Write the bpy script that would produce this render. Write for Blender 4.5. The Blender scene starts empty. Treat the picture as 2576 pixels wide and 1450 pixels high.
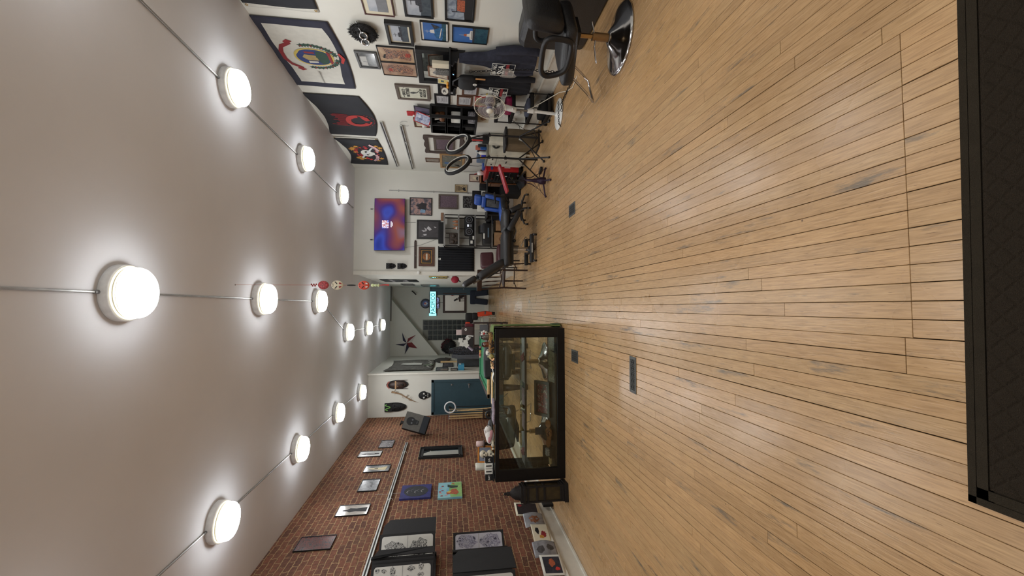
import bpy, math, random
from mathutils import Matrix, Vector, noise
from math import sin, cos, pi, radians as rad

sc = bpy.context.scene
COL = sc.collection
PI = math.pi

# ---------------------------------------------------------------- camera (phone held upright, picture stored on its side)
F_PX, PITCH, YAW, ROLL = 1080.0, 0.143, 0.0446, 0.0038
fwd = Vector((sin(YAW) * cos(PITCH), cos(YAW) * cos(PITCH), -sin(PITCH)))
rgt = Vector((cos(YAW), -sin(YAW), 0.0))
upv = rgt.cross(fwd)
r2 = rgt * cos(ROLL) + upv * sin(ROLL)
u2 = upv * cos(ROLL) - rgt * sin(ROLL)
cd = bpy.data.cameras.new('camera')
cam = bpy.data.objects.new('camera', cd)
COL.objects.link(cam)
cd.sensor_fit = 'HORIZONTAL'
cd.sensor_width = 36.0
cd.lens = 36.0 * F_PX / 2576.0
cd.clip_start = 0.02
X, Y, Z = -u2, r2, -fwd          # the long side of the picture runs down the room's vertical
cam.matrix_world = Matrix(((X.x, Y.x, Z.x, 0.0), (X.y, Y.y, Z.y, 0.0), (X.z, Y.z, Z.z, 1.5), (0, 0, 0, 1)))
sc.camera = cam
# ---------------------------------------------------------------- world, exposure
w = bpy.data.worlds.new('world'); sc.world = w
w.use_nodes = True
w.node_tree.nodes['Background'].inputs[0].default_value = (0.03, 0.035, 0.05, 1)
w.node_tree.nodes['Background'].inputs[1].default_value = 0.3
sc.view_settings.view_transform = 'Standard'
sc.view_settings.look = 'None'
sc.view_settings.gamma = 1.0
sc.view_settings.exposure = 0.0
sc.view_settings.use_curve_mapping = False
LAMP = 58.0
try:
    sc.cycles.use_denoising = True
    sc.cycles.max_bounces = 7
    sc.cycles.adaptive_threshold = 0.02
    sc.cycles.diffuse_bounces = 4
    sc.cycles.glossy_bounces = 4
    sc.cycles.transparent_max_bounces = 12
    sc.cycles.sample_clamp_indirect = 6.0
except Exception:
    pass

# ---------------------------------------------------------------- materials
MATS = {}
def srgb(c):
    return tuple((x / 12.92 if x <= 0.04045 else ((x + 0.055) / 1.055) ** 2.4) for x in [v / 255.0 for v in c])
def nt(name):
    m = bpy.data.materials.new(name); m.use_nodes = True
    t = m.node_tree; b = t.nodes['Principled BSDF']
    return m, t, b
def link(t, a, ao, b, bi): t.links.new(a.outputs[ao], b.inputs[bi])
def mat(name, rgb=(128, 128, 128), rough=0.6, metal=0.0, spec=0.5, noise_amt=0.06, nscale=18.0, bump=0.0, bscale=60.0, emit=None, es=0.0, coat=0.0, alpha=None, trans=0.0):
    if name in MATS: return MATS[name]
    m, t, b = nt(name)
    c = srgb(rgb)
    b.inputs['Roughness'].default_value = rough
    b.inputs['Metallic'].default_value = metal
    b.inputs['Specular IOR Level'].default_value = spec
    b.inputs['Coat Weight'].default_value = coat
    b.inputs['Transmission Weight'].default_value = trans
    tc = t.nodes.new('ShaderNodeTexCoord')
    n = t.nodes.new('ShaderNodeTexNoise'); n.inputs['Scale'].default_value = nscale; n.inputs['Detail'].default_value = 4
    link(t, tc, 'Object', n, 'Vector')
    r = t.nodes.new('ShaderNodeValToRGB')
    r.color_ramp.elements[0].position = 0.3; r.color_ramp.elements[1].position = 0.7
    r.color_ramp.elements[0].color = tuple(max(0, x * (1 - noise_amt * 2)) for x in c) + (1,)
    r.color_ramp.elements[1].color = tuple(min(1, x * (1 + noise_amt)) for x in c) + (1,)
    link(t, n, 'Fac', r, 'Fac'); link(t, r, 'Color', b, 'Base Color')
    if bump:
        n2 = t.nodes.new('ShaderNodeTexNoise'); n2.inputs['Scale'].default_value = bscale; n2.inputs['Detail'].default_value = 3
        link(t, tc, 'Object', n2, 'Vector')
        bp = t.nodes.new('ShaderNodeBump'); bp.inputs['Strength'].default_value = bump; bp.inputs['Distance'].default_value = 0.01
        link(t, n2, 'Fac', bp, 'Height'); link(t, bp, 'Normal', b, 'Normal')
    if emit:
        b.inputs['Emission Color'].default_value = srgb(emit) + (1,)
        b.inputs['Emission Strength'].default_value = es
    if alpha is not None: b.inputs['Alpha'].default_value = alpha
    MATS[name] = m
    return m
def wood(name, a, b_, rough=0.5, axis=2, scale=6.0, bump=0.1):
    if name in MATS: return MATS[name]
    m, t, b = nt(name)
    tc = t.nodes.new('ShaderNodeTexCoord'); mp = t.nodes.new('ShaderNodeMapping')
    s = [scale * 4] * 3; s[axis] = scale * 0.35
    mp.inputs['Scale'].default_value = s
    link(t, tc, 'Object', mp, 'Vector')
    n = t.nodes.new('ShaderNodeTexNoise'); n.inputs['Scale'].default_value = 1.5; n.inputs['Detail'].default_value = 6; n.inputs['Distortion'].default_value = 0.6
    link(t, mp, 'Vector', n, 'Vector')
    r = t.nodes.new('ShaderNodeValToRGB')
    r.color_ramp.elements[0].position = 0.32; r.color_ramp.elements[1].position = 0.68
    r.color_ramp.elements[0].color = srgb(a) + (1,); r.color_ramp.elements[1].color = srgb(b_) + (1,)
    link(t, n, 'Fac', r, 'Fac'); link(t, r, 'Color', b, 'Base Color')
    b.inputs['Roughness'].default_value = rough
    bp = t.nodes.new('ShaderNodeBump'); bp.inputs['Strength'].default_value = bump; bp.inputs['Distance'].default_value = 0.004
    link(t, n, 'Fac', bp, 'Height'); link(t, bp, 'Normal', b, 'Normal')
    MATS[name] = m
    return m
def art(name, pal, scale=3.0, seed=0.0, rough=0.35, distort=1.0, detail=5.0, hard=False, coat=0.3, kind='noise', lo=0.3, hi=0.7):
    """printed picture: a procedural palette pattern over the sheet"""
    if name in MATS: return MATS[name]
    m, t, b = nt(name)
    tc = t.nodes.new('ShaderNodeTexCoord'); mp = t.nodes.new('ShaderNodeMapping')
    mp.inputs['Location'].default_value = (seed * 3.1, seed * 1.7, seed * 2.3)
    link(t, tc, 'Object', mp, 'Vector')
    if kind == 'voronoi':
        n = t.nodes.new('ShaderNodeTexVoronoi'); n.inputs['Scale'].default_value = scale * 3; out = 'Distance'
    elif kind == 'ink':
        n = t.nodes.new('ShaderNodeTexNoise'); n.inputs['Scale'].default_value = scale; n.inputs['Detail'].default_value = 8; n.inputs['Roughness'].default_value = 0.75
        n.inputs['Distortion'].default_value = distort; out = 'Fac'
    else:
        n = t.nodes.new('ShaderNodeTexNoise'); n.inputs['Scale'].default_value = scale; n.inputs['Detail'].default_value = detail
        n.inputs['Distortion'].default_value = distort; out = 'Fac'
    link(t, mp, 'Vector', n, 'Vector')
    r = t.nodes.new('ShaderNodeValToRGB')
    els = r.color_ramp.elements
    while len(els) < len(pal): els.new(0.5)
    for i, c in enumerate(pal):
        els[i].position = lo + (hi - lo) * i / (len(pal) - 1)
        els[i].color = srgb(c) + (1,)
    if hard: r.color_ramp.interpolation = 'CONSTANT'
    link(t, n, out, r, 'Fac'); link(t, r, 'Color', b, 'Base Color')
    b.inputs['Roughness'].default_value = rough
    b.inputs['Coat Weight'].default_value = coat
    b.inputs['Coat Roughness'].default_value = 0.06
    MATS[name] = m
    return m

# ---------------------------------------------------------------- mesh building
class MB:
    def __init__(s): s.v = []; s.f = []; s.mi = []; s.sm = []; s.mats = []; s.T = Matrix()
    def add(s, vs, fs, m, smooth=False):
        if m not in s.mats: s.mats.append(m)
        k = s.mats.index(m); o = len(s.v)
        s.v += [tuple(s.T @ Vector(p)) for p in vs]
        for f in fs:
            s.f.append([o + i for i in f]); s.mi.append(k); s.sm.append(smooth)
        return s
    def box(s, c, d, m, rot=None):
        R = rotm(rot)
        vs = [Vector(c) + R @ Vector((x * d[0] / 2, y * d[1] / 2, z * d[2] / 2)) for x in (-1, 1) for y in (-1, 1) for z in (-1, 1)]
        return s.add(vs, [(0, 1, 3, 2), (4, 6, 7, 5), (0, 4, 5, 1), (2, 3, 7, 6), (0, 2, 6, 4), (1, 5, 7, 3)], m)
    def bb(s, a, b, m):
        return s.box([(a[i] + b[i]) / 2 for i in range(3)], [abs(b[i] - a[i]) for i in range(3)], m)
    def rbox(s, c, d, r, m, rot=None, n=6, puff=0.0):
        """box with rounded edges, for cushions"""
        R = rotm(rot); vs = []; fs = []
        h = [x / 2 for x in d]; r = min(r, min(h))
        for ax in range(3):
            for sg in (-1, 1):
                o = len(vs); a1, a2 = (ax + 1) % 3, (ax + 2) % 3
                for i in range(n + 1):
                    for j in range(n + 1):
                        q = [0, 0, 0]; q[ax] = sg
                        q[a1] = -cos(pi * i / n); q[a2] = -cos(pi * j / n)
                        p = Vector([q[k] * h[k] for k in range(3)])
                        inner = Vector([max(-(h[k] - r), min(h[k] - r, p[k])) for k in range(3)])
                        dd = p - inner
                        if dd.length > 1e-9: p = inner + dd.normalized() * r
                        if puff: p[ax] += sg * puff * (1 - q[a1] ** 2) * (1 - q[a2] ** 2)
                        vs.append(Vector(c) + R @ p)
                for i in range(n):
                    for j in range(n):
                        k = o + i * (n + 1) + j
                        q4 = (k, k + n + 1, k + n + 2, k + 1)
                        fs.append(q4 if sg > 0 else q4[::-1])
        return s.add(vs, fs, m, True)
    def cyl(s, p0, p1, r0, m, r1=None, n=14, cap=True, smooth=True):
        p0 = Vector(p0); p1 = Vector(p1); r1 = r0 if r1 is None else r1
        a, b = perp(p1 - p0)
        vs = [p0 + (a * cos(2 * pi * i / n) + b * sin(2 * pi * i / n)) * r0 for i in range(n)]
        vs += [p1 + (a * cos(2 * pi * i / n) + b * sin(2 * pi * i / n)) * r1 for i in range(n)]
        s.add(vs, [(i, (i + 1) % n, n + (i + 1) % n, n + i) for i in range(n)], m, smooth)
        if cap:
            s.add(vs[:n], [tuple(range(n))[::-1]], m); s.add(vs[n:], [tuple(range(n))], m)
        return s
    def tube(s, pts, r, m, n=8, closed=False, cap=True):
        pts = [Vector(p) for p in pts]; N = len(pts)
        rr = r if isinstance(r, (list, tuple)) else [r] * N
        vs = []; a = None
        for i, p in enumerate(pts):
            if closed: d = pts[(i + 1) % N] - pts[i - 1]
            else: d = pts[min(i + 1, N - 1)] - pts[max(i - 1, 0)]
            if d.length < 1e-9: d = Vector((0, 0, 1))
            d.normalize()
            if a is None: a, b = perp(d)
            else:
                a = (a - d * a.dot(d))
                if a.length < 1e-6: a, b = perp(d)
                a.normalize(); b = d.cross(a)
            vs += [p + (a * cos(2 * pi * k / n) + b * sin(2 * pi * k / n)) * rr[i] for k in range(n)]
        fs = []
        for i in range(N if closed else N - 1):
            j = (i + 1) % N
            for k in range(n): fs.append((i * n + k, i * n + (k + 1) % n, j * n + (k + 1) % n, j * n + k))
        s.add(vs, fs, m, True)
        if cap and not closed:
            s.add(vs[:n], [tuple(range(n))[::-1]], m); s.add(vs[-n:], [tuple(range(n))], m)
        return s
    def lathe(s, prof, m, c=(0, 0, 0), axis='z', n=24, sx=1.0, sy=1.0, rot=None):
        R = rotm(rot); vs = []; K = len(prof)
        for i in range(n):
            t = 2 * pi * i / n
            for (r, h) in prof:
                p = Vector((r * cos(t) * sx, r * sin(t) * sy, h))
                if axis == 'y': p = Vector((p.x, p.z, p.y))
                if axis == 'x': p = Vector((p.z, p.x, p.y))
                vs.append(Vector(c) + R @ p)
        fs = []
        for i in range(n):
            j = (i + 1) % n
            for k in range(K - 1): fs.append((i * K + k, j * K + k, j * K + k + 1, i * K + k + 1))
        return s.add(vs, fs, m, True)
    def ball(s, c, r, m, n=12, rot=None):
        rx, ry, rz = (r, r, r) if not isinstance(r, (list, tuple)) else r
        R = rotm(rot); vs = []; fs = []; h = n // 2 + 1
        for i in range(h + 1):
            for j in range(n):
                a = pi * i / h; b = 2 * pi * j / n
                vs.append(Vector(c) + R @ Vector((rx * sin(a) * cos(b), ry * sin(a) * sin(b), rz * cos(a))))
        for i in range(h):
            for j in range(n):
                fs.append((i * n + j, (i + 1) * n + j, (i + 1) * n + (j + 1) % n, i * n + (j + 1) % n))
        return s.add(vs, fs, m, True)
    def torus(s, c, R_, r, m, axis='z', n=32, k=8, rot=None, sx=1, sy=1):
        M = rotm(rot); pts = []
        for i in range(n):
            a = 2 * pi * i / n
            p = Vector((R_ * cos(a) * sx, R_ * sin(a) * sy, 0))
            if axis == 'y': p = Vector((p.x, 0, p.y))
            if axis == 'x': p = Vector((0, p.x, p.y))
            pts.append(Vector(c) + M @ p)
        return s.tube(pts, r, m, n=k, closed=True)
    def poly(s, pts, m, y=0.0, th=0.0):
        """flat outline in the local x-z plane facing -y, with thickness th towards +y"""
        n = len(pts)
        ar = sum(pts[i][0] * pts[(i + 1) % n][1] - pts[(i + 1) % n][0] * pts[i][1] for i in range(n))
        if ar < 0: pts = pts[::-1]
        vs = [(p[0], y, p[1]) for p in pts]
        s.add(vs, [tuple(range(n))], m)
        if th:
            vb = [(p[0], y + th, p[1]) for p in pts]
            s.add(vs + vb, [((i + 1) % n, i, n + i, n + (i + 1) % n) for i in range(n)], m)
            s.add(vb, [tuple(range(n))[::-1]], m)
        return s
    def grid(s, fn, nu, nv, m, smooth=True, th=0.0):
        vs = [fn(i / nu, j / nv) for i in range(nu + 1) for j in range(nv + 1)]
        fs = [(i * (nv + 1) + j, (i + 1) * (nv + 1) + j, (i + 1) * (nv + 1) + j + 1, i * (nv + 1) + j + 1) for i in range(nu) for j in range(nv)]
        return s.add(vs, fs, m, smooth)
    def build(s, name, parent=None, bevel=0.0, sub=0, solid=0.0):
        me = bpy.data.meshes.new(name)
        me.from_pydata(s.v, [], s.f)
        for m in s.mats: me.materials.append(m)
        me.polygons.foreach_set('material_index', s.mi)
        me.polygons.foreach_set('use_smooth', s.sm)
        me.update()
        o = bpy.data.objects.new(name, me); COL.objects.link(o)
        if parent is not None: o.parent = parent
        if solid:
            q = o.modifiers.new('solid', 'SOLIDIFY'); q.thickness = solid; q.offset = 0
        if bevel:
            q = o.modifiers.new('bevel', 'BEVEL'); q.width = bevel; q.segments = 2; q.limit_method = 'ANGLE'; q.angle_limit = rad(40)
        if sub:
            q = o.modifiers.new('sub', 'SUBSURF'); q.levels = sub; q.render_levels = sub
        return o
def rotm(r):
    if r is None: return Matrix.Identity(3)
    return (Matrix.Rotation(r[2], 3, 'Z') @ Matrix.Rotation(r[1], 3, 'Y') @ Matrix.Rotation(r[0], 3, 'X'))
def perp(d):
    d = d.normalized(); a = Vector((0, 0, 1)) if abs(d.z) < 0.9 else Vector((1, 0, 0))
    a = d.cross(a).normalized(); return a, d.cross(a)
def text_into(mb, s, size, m, x=0, z=0, y=0.0, align='CENTER', ext=0.0005, sx=1.0, rot=0.0, bold=0.0):
    """lettering in the local x-z plane, facing -y"""
    cu = bpy.data.curves.new('t', 'FONT'); cu.body = s; cu.size = size; cu.align_x = align; cu.align_y = 'CENTER'; cu.extrude = ext; cu.offset = bold
    cu.resolution_u = 3
    o = bpy.data.objects.new('t', cu); COL.objects.link(o)
    dg = bpy.context.evaluated_depsgraph_get(); dg.update()
    me = bpy.data.meshes.new_from_object(o.evaluated_get(dg))
    c, sn = cos(rot), sin(rot)
    vs = []
    for v in me.vertices:
        px, pz = v.co.x * sx, v.co.y
        vs.append((x + px * c - pz * sn, y - v.co.z, z + px * sn + pz * c))
    mb.add(vs, [tuple(p.vertices) for p in me.polygons], m)
    bpy.data.objects.remove(o); bpy.data.curves.remove(cu); bpy.data.meshes.remove(me)
    return mb
def tag(o, label, cat, group=None, kind=None):
    if label: o['label'] = label
    if cat: o['category'] = cat
    if group: o['group'] = group
    if kind: o['kind'] = kind
    return o
def thing(name, label, cat, loc=(0, 0, 0), rz=0.0, group=None, rot=None):
    o = bpy.data.objects.new(name, None); COL.objects.link(o)
    o.empty_display_size = 0.1; o.location = loc
    o.rotation_euler = rot if rot else (0, 0, rz)
    return tag(o, label, cat, group)
def solo(mb, name, label, cat, loc=(0, 0, 0), rz=0.0, group=None, rot=None, **kw):
    o = mb.build(name, **kw); o.location = loc; o.rotation_euler = rot if rot else (0, 0, rz)
    return tag(o, label, cat, group)
def struct(mb, name, parent=None, label=None, **kw):
    o = mb.build(name, parent, **kw)
    if parent is None: o['kind'] = 'structure'
    if label: o['label'] = label
    return o
def copy_tree(o, parent=None):
    c = o.copy(); COL.objects.link(c)
    if parent is not None: c.parent = parent
    for ch in [x for x in bpy.data.objects if x.parent == o]: copy_tree(ch, c)
    return c
RW, LW, HT = 3.2, -2.97, 3.68        # right wall, brick wall, ceiling height
RZ = {'R': -PI / 2, 'L': PI / 2, 'B': 0.0}
def at_wall(wl, a, z, off=0.0):
    if wl == 'R': return (RW - off, a, z)
    if wl == 'L': return (LW + off, a, z)
    if wl == 'T': return (a, 10.15 - off, z)
    if wl == 'D': return (a, 12.1 - off, z)
    if wl == 'S': return (a, 16.9 - off, z)
    if wl == 'CL': return (-1.8 + off, a, z)
    if wl == 'CR': return (0.77 - off, a, z)
def wrz(wl): return {'R': -PI / 2, 'CR': -PI / 2, 'L': PI / 2, 'CL': PI / 2}.get(wl, 0.0)

# common materials
M_black = mat('black_satin', (22, 22, 24), 0.45)
M_blackm = mat('black_matt', (17, 17, 19), 0.75, bump=0.1)
M_blackg = mat('black_gloss', (14, 14, 15), 0.2)
M_leather = mat('black_leather', (30, 30, 32), 0.42, bump=0.25, bscale=90)
M_chrome = mat('chrome', (205, 205, 208), 0.12, 1.0)
M_steel = mat('brushed_steel', (150, 150, 150), 0.35, 1.0)
M_dark = mat('dark_iron', (36, 34, 34), 0.5, 0.6)
M_white = mat('white_plastic', (215, 214, 208), 0.4)
M_paper = mat('paper_white', (218, 218, 210), 0.8, noise_amt=0.02)
M_cream = mat('cream_board', (216, 208, 184), 0.8, noise_amt=0.02)
M_ink = mat('black_ink', (24, 24, 26), 0.7)
M_wall = mat('white_paint', (215, 214, 205), 0.7, noise_amt=0.03, nscale=1.2, bump=0.03, bscale=40)
M_trim = mat('white_trim_paint', (214, 211, 200), 0.45, noise_amt=0.02)
M_wood = wood('mid_wood', (120, 74, 42), (160, 108, 66))
M_darkwood = wood('dark_wood', (42, 27, 22), (62, 40, 30))
M_palewood = wood('pale_wood', (190, 156, 104), (214, 184, 134))
M_red = mat('red_paint', (176, 30, 34), 0.35)
M_grey = mat('grey_plastic', (92, 94, 98), 0.5)
M_bone = mat('bone', (196, 186, 164), 0.6, noise_amt=0.12)
M_teal = mat('teal_door_paint', (43, 70, 80), 0.42, noise_amt=0.05)
M_blue = mat('blue_vinyl', (32, 72, 150), 0.4)
# ================================================================ SETTING
# brick
def brick_mat():
    m, t, b = nt('old_red_brick')
    tc = t.nodes.new('ShaderNodeTexCoord'); sep = t.nodes.new('ShaderNodeSeparateXYZ'); link(t, tc, 'Object', sep, 0)
    cb = t.nodes.new('ShaderNodeCombineXYZ')
    link(t, sep, 'Y', cb, 'X'); link(t, sep, 'Z', cb, 'Y')
    n0 = t.nodes.new('ShaderNodeTexNoise'); n0.inputs['Scale'].default_value = 7.0; n0.inputs['Detail'].default_value = 3
    link(t, cb, 0, n0, 'Vector')
    sb = t.nodes.new('ShaderNodeVectorMath'); sb.operation = 'SUBTRACT'; link(t, n0, 'Color', sb, 0); sb.inputs[1].default_value = (0.5, 0.5, 0.5)
    scl = t.nodes.new('ShaderNodeVectorMath'); scl.operation = 'MULTIPLY'; link(t, sb, 0, scl, 0); scl.inputs[1].default_value = (0.05, 0.034, 0)
    ad = t.nodes.new('ShaderNodeVectorMath'); ad.operation = 'ADD'; link(t, cb, 0, ad, 0); link(t, scl, 0, ad, 1)
    n01 = t.nodes.new('ShaderNodeTexNoise'); n01.inputs['Scale'].default_value = 38.0; n01.inputs['Detail'].default_value = 2
    link(t, cb, 0, n01, 'Vector')
    sb2 = t.nodes.new('ShaderNodeVectorMath'); sb2.operation = 'SUBTRACT'; link(t, n01, 'Color', sb2, 0); sb2.inputs[1].default_value = (0.5, 0.5, 0.5)
    sc2 = t.nodes.new('ShaderNodeVectorMath'); sc2.operation = 'MULTIPLY'; link(t, sb2, 0, sc2, 0); sc2.inputs[1].default_value = (0.024, 0.018, 0)
    ad2 = t.nodes.new('ShaderNodeVectorMath'); ad2.operation = 'ADD'; link(t, ad, 0, ad2, 0); link(t, sc2, 0, ad2, 1)
    br = t.nodes.new('ShaderNodeTexBrick')
    br.inputs['Scale'].default_value = 1.0; br.inputs['Brick Width'].default_value = 0.195; br.inputs['Row Height'].default_value = 0.073
    br.inputs['Mortar Size'].default_value = 0.0068; br.inputs['Mortar Smooth'].default_value = 0.5; br.inputs['Bias'].default_value = -0.1
    br.inputs['Color1'].default_value = srgb((128, 82, 62)) + (1,); br.inputs['Color2'].default_value = srgb((90, 60, 48)) + (1,)
    br.inputs['Mortar'].default_value = srgb((172, 144, 106)) + (1,)
    link(t, ad2, 0, br, 'Vector')
    # blotches: smeared mortar and dark burnt bricks
    n1 = t.nodes.new('ShaderNodeTexNoise'); n1.inputs['Scale'].default_value = 3.0; n1.inputs['Detail'].default_value = 8; n1.inputs['Roughness'].default_value = 0.7
    link(t, cb, 0, n1, 'Vector')
    r1 = t.nodes.new('ShaderNodeValToRGB'); r1.color_ramp.elements[0].position = 0.52; r1.color_ramp.elements[1].position = 0.72
    r1.color_ramp.elements[0].color = (0, 0, 0, 1); r1.color_ramp.elements[1].color = (0.7, 0.7, 0.7, 1)
    link(t, n1, 'Fac', r1, 'Fac')
    mx = t.nodes.new('ShaderNodeMix'); mx.data_type = 'RGBA'
    link(t, r1, 'Color', mx, 0); link(t, br, 'Color', mx, 6); mx.inputs[7].default_value = srgb((140, 108, 80)) + (1,)
    n2 = t.nodes.new('ShaderNodeTexNoise'); n2.inputs['Scale'].default_value = 26.0; n2.inputs['Detail'].default_value = 6
    link(t, cb, 0, n2, 'Vector')
    r2_ = t.nodes.new('ShaderNodeValToRGB'); r2_.color_ramp.elements[0].position = 0.3; r2_.color_ramp.elements[1].position = 0.7
    r2_.color_ramp.elements[0].color = (0.62, 0.62, 0.62, 1); r2_.color_ramp.elements[1].color = (1.15, 1.12, 1.1, 1)
    link(t, n2, 'Fac', r2_, 'Fac')
    mu = t.nodes.new('ShaderNodeMix'); mu.data_type = 'RGBA'; mu.blend_type = 'MULTIPLY'; mu.inputs[0].default_value = 1.0
    link(t, mx, 2, mu, 6); link(t, r2_, 'Color', mu, 7)
    link(t, mu, 2, b, 'Base Color')
    b.inputs['Roughness'].default_value = 0.85
    b.inputs['Specular IOR Level'].default_value = 0.3
    inv = t.nodes.new('ShaderNodeMath'); inv.operation = 'MULTIPLY_ADD'; link(t, br, 'Fac', inv, 0); inv.inputs[1].default_value = -1.0; inv.inputs[2].default_value = 1.0
    ad3 = t.nodes.new('ShaderNodeMath'); ad3.operation = 'MULTIPLY_ADD'; link(t, n2, 'Fac', ad3, 0); ad3.inputs[1].default_value = 0.6; link(t, inv, 0, ad3, 2)
    bp = t.nodes.new('ShaderNodeBump'); bp.inputs['Strength'].default_value = 0.9; bp.inputs['Distance'].default_value = 0.012
    link(t, ad3, 0, bp, 'Height'); link(t, bp, 'Normal', b, 'Normal')
    return m
M_brick = brick_mat()
def floor_mat():
    m, t, b = nt('worn_oak_boards')
    g = t.nodes.new('ShaderNodeNewGeometry'); tc = t.nodes.new('ShaderNodeTexCoord')
    # per board offset of the grain
    cmb = t.nodes.new('ShaderNodeCombineXYZ')
    mm = t.nodes.new('ShaderNodeMath'); mm.operation = 'MULTIPLY'; mm.inputs[1].default_value = 37.0
    link(t, g, 'Random Per Island', mm, 0); link(t, mm, 0, cmb, 'X'); link(t, mm, 0, cmb, 'Y')
    ad = t.nodes.new('ShaderNodeVectorMath'); ad.operation = 'ADD'; link(t, tc, 'Object', ad, 0); link(t, cmb, 0, ad, 1)
    mp = t.nodes.new('ShaderNodeMapping'); mp.inputs['Scale'].default_value = (150, 9, 30); link(t, ad, 0, mp, 'Vector')
    n = t.nodes.new('ShaderNodeTexNoise'); n.inputs['Scale'].default_value = 1.0; n.inputs['Detail'].default_value = 6; n.inputs['Distortion'].default_value = 0.8
    link(t, mp, 'Vector', n, 'Vector')
    r = t.nodes.new('ShaderNodeValToRGB'); els = r.color_ramp.elements
    els[0].position = 0.18; els[1].position = 0.80
    els[0].color = srgb((146, 114, 76)) + (1,); els[1].color = srgb((196, 162, 118)) + (1,)
    e = els.new(0.5); e.color = srgb((178, 144, 102)) + (1,)
    link(t, n, 'Fac', r, 'Fac')
    # board to board tint
    rb = t.nodes.new('ShaderNodeValToRGB'); eb = rb.color_ramp.elements
    eb[0].color = (0.84, 0.81, 0.77, 1); eb[1].color = (1.05, 1.0, 0.94, 1)
    e2 = eb.new(.45); e2.color = (1.0, .97, .93, 1); e3 = eb.new(.55); e3.color = (.93, .93, .90, 1)
    link(t, g, 'Random Per Island', rb, 'Fac')
    mu = t.nodes.new('ShaderNodeMix'); mu.data_type = 'RGBA'; mu.blend_type = 'MULTIPLY'; mu.inputs[0].default_value = 0.85
    link(t, r, 'Color', mu, 6); link(t, rb, 'Color', mu, 7)
    # grey worn patches, long along the boards
    mp2 = t.nodes.new('ShaderNodeMapping'); mp2.inputs['Scale'].default_value = (10, 1.3, 1); link(t, ad, 0, mp2, 'Vector')
    n2 = t.nodes.new('ShaderNodeTexNoise'); n2.inputs['Scale'].default_value = 1.0; n2.inputs['Detail'].default_value = 9; n2.inputs['Roughness'].default_value = 0.72
    link(t, mp2, 'Vector', n2, 'Vector')
    r2_ = t.nodes.new('ShaderNodeValToRGB'); r2_.color_ramp.elements[0].position = 0.58; r2_.color_ramp.elements[1].position = 0.66
    r2_.color_ramp.elements[0].color = (0, 0, 0, 1); r2_.color_ramp.elements[1].color = (0.85, 0.85, 0.85, 1)
    link(t, n2, 'Fac', r2_, 'Fac')
    mpf = t.nodes.new('ShaderNodeMapping'); mpf.inputs['Scale'].default_value = (230, 22, 1); link(t, ad, 0, mpf, 'Vector')
    nf = t.nodes.new('ShaderNodeTexNoise'); nf.inputs['Scale'].default_value = 1.0; nf.inputs['Detail'].default_value = 3; link(t, mpf, 'Vector', nf, 'Vector')
    rf = t.nodes.new('ShaderNodeValToRGB'); rf.color_ramp.elements[0].position = 0.66; rf.color_ramp.elements[1].position = 0.72
    rf.color_ramp.elements[0].color = (1, 1, 1, 1); rf.color_ramp.elements[1].color = (.55, .50, .45, 1); link(t, nf, 'Fac', rf, 'Fac')
    muf = t.nodes.new('ShaderNodeMix'); muf.data_type = 'RGBA'; muf.blend_type = 'MULTIPLY'; muf.inputs[0].default_value = 1.0
    link(t, mu, 2, muf, 6); link(t, rf, 'Color', muf, 7)
    mx = t.nodes.new('ShaderNodeMix'); mx.data_type = 'RGBA'
    link(t, r2_, 'Color', mx, 0); link(t, muf, 2, mx, 6); mx.inputs[7].default_value = srgb((100, 92, 80)) + (1,)
    # broad pale wear and nail spots
    n3 = t.nodes.new('ShaderNodeTexNoise'); n3.inputs['Scale'].default_value = 0.9; n3.inputs['Detail'].default_value = 4
    link(t, tc, 'Object', n3, 'Vector')
    r3 = t.nodes.new('ShaderNodeValToRGB'); r3.color_ramp.elements[0].position = 0.35; r3.color_ramp.elements[1].position = 0.7
    r3.color_ramp.elements[0].color = (0.92, 0.9, 0.88, 1); r3.color_ramp.elements[1].color = (1.06, 1.06, 1.06, 1)
    link(t, n3, 'Fac', r3, 'Fac')
    mu2 = t.nodes.new('ShaderNodeMix'); mu2.data_type = 'RGBA'; mu2.blend_type = 'MULTIPLY'; mu2.inputs[0].default_value = 1.0
    link(t, mx, 2, mu2, 6); link(t, r3, 'Color', mu2, 7)
    vo = t.nodes.new('ShaderNodeTexVoronoi'); vo.inputs['Scale'].default_value = 5.5; vo.inputs['Randomness'].default_value = 1.0
    link(t, ad, 0, vo, 'Vector')
    r4 = t.nodes.new('ShaderNodeValToRGB'); r4.color_ramp.elements[0].position = 0.018; r4.color_ramp.elements[1].position = 0.035
    r4.color_ramp.elements[0].color = (0.25, 0.22, 0.2, 1); r4.color_ramp.elements[1].color = (1, 1, 1, 1)
    link(t, vo, 'Distance', r4, 'Fac')
    mu3 = t.nodes.new('ShaderNodeMix'); mu3.data_type = 'RGBA'; mu3.blend_type = 'MULTIPLY'; mu3.inputs[0].default_value = 1.0
    link(t, mu2, 2, mu3, 6); link(t, r4, 'Color', mu3, 7)
    link(t, mu3, 2, b, 'Base Color')
    rr = t.nodes.new('ShaderNodeMapRange'); link(t, n3, 'Fac', rr, 0)
    rr.inputs[1].default_value = 0.3; rr.inputs[2].default_value = 0.7; rr.inputs[3].default_value = 0.20; rr.inputs[4].default_value = 0.36
    link(t, rr, 0, b, 'Roughness')
    b.inputs['Specular IOR Level'].default_value = 0.55
    bp = t.nodes.new('ShaderNodeBump'); bp.inputs['Strength'].default_value = 0.25; bp.inputs['Distance'].default_value = 0.002
    link(t, n, 'Fac', bp, 'Height'); link(t, bp, 'Normal', b, 'Normal')
    return m
M_floor = floor_mat()
M_gap = mat('floor_gap_dark', (16, 12, 10), 0.95, spec=0.1)
rnd = random.Random(7)
fb = MB()
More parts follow.
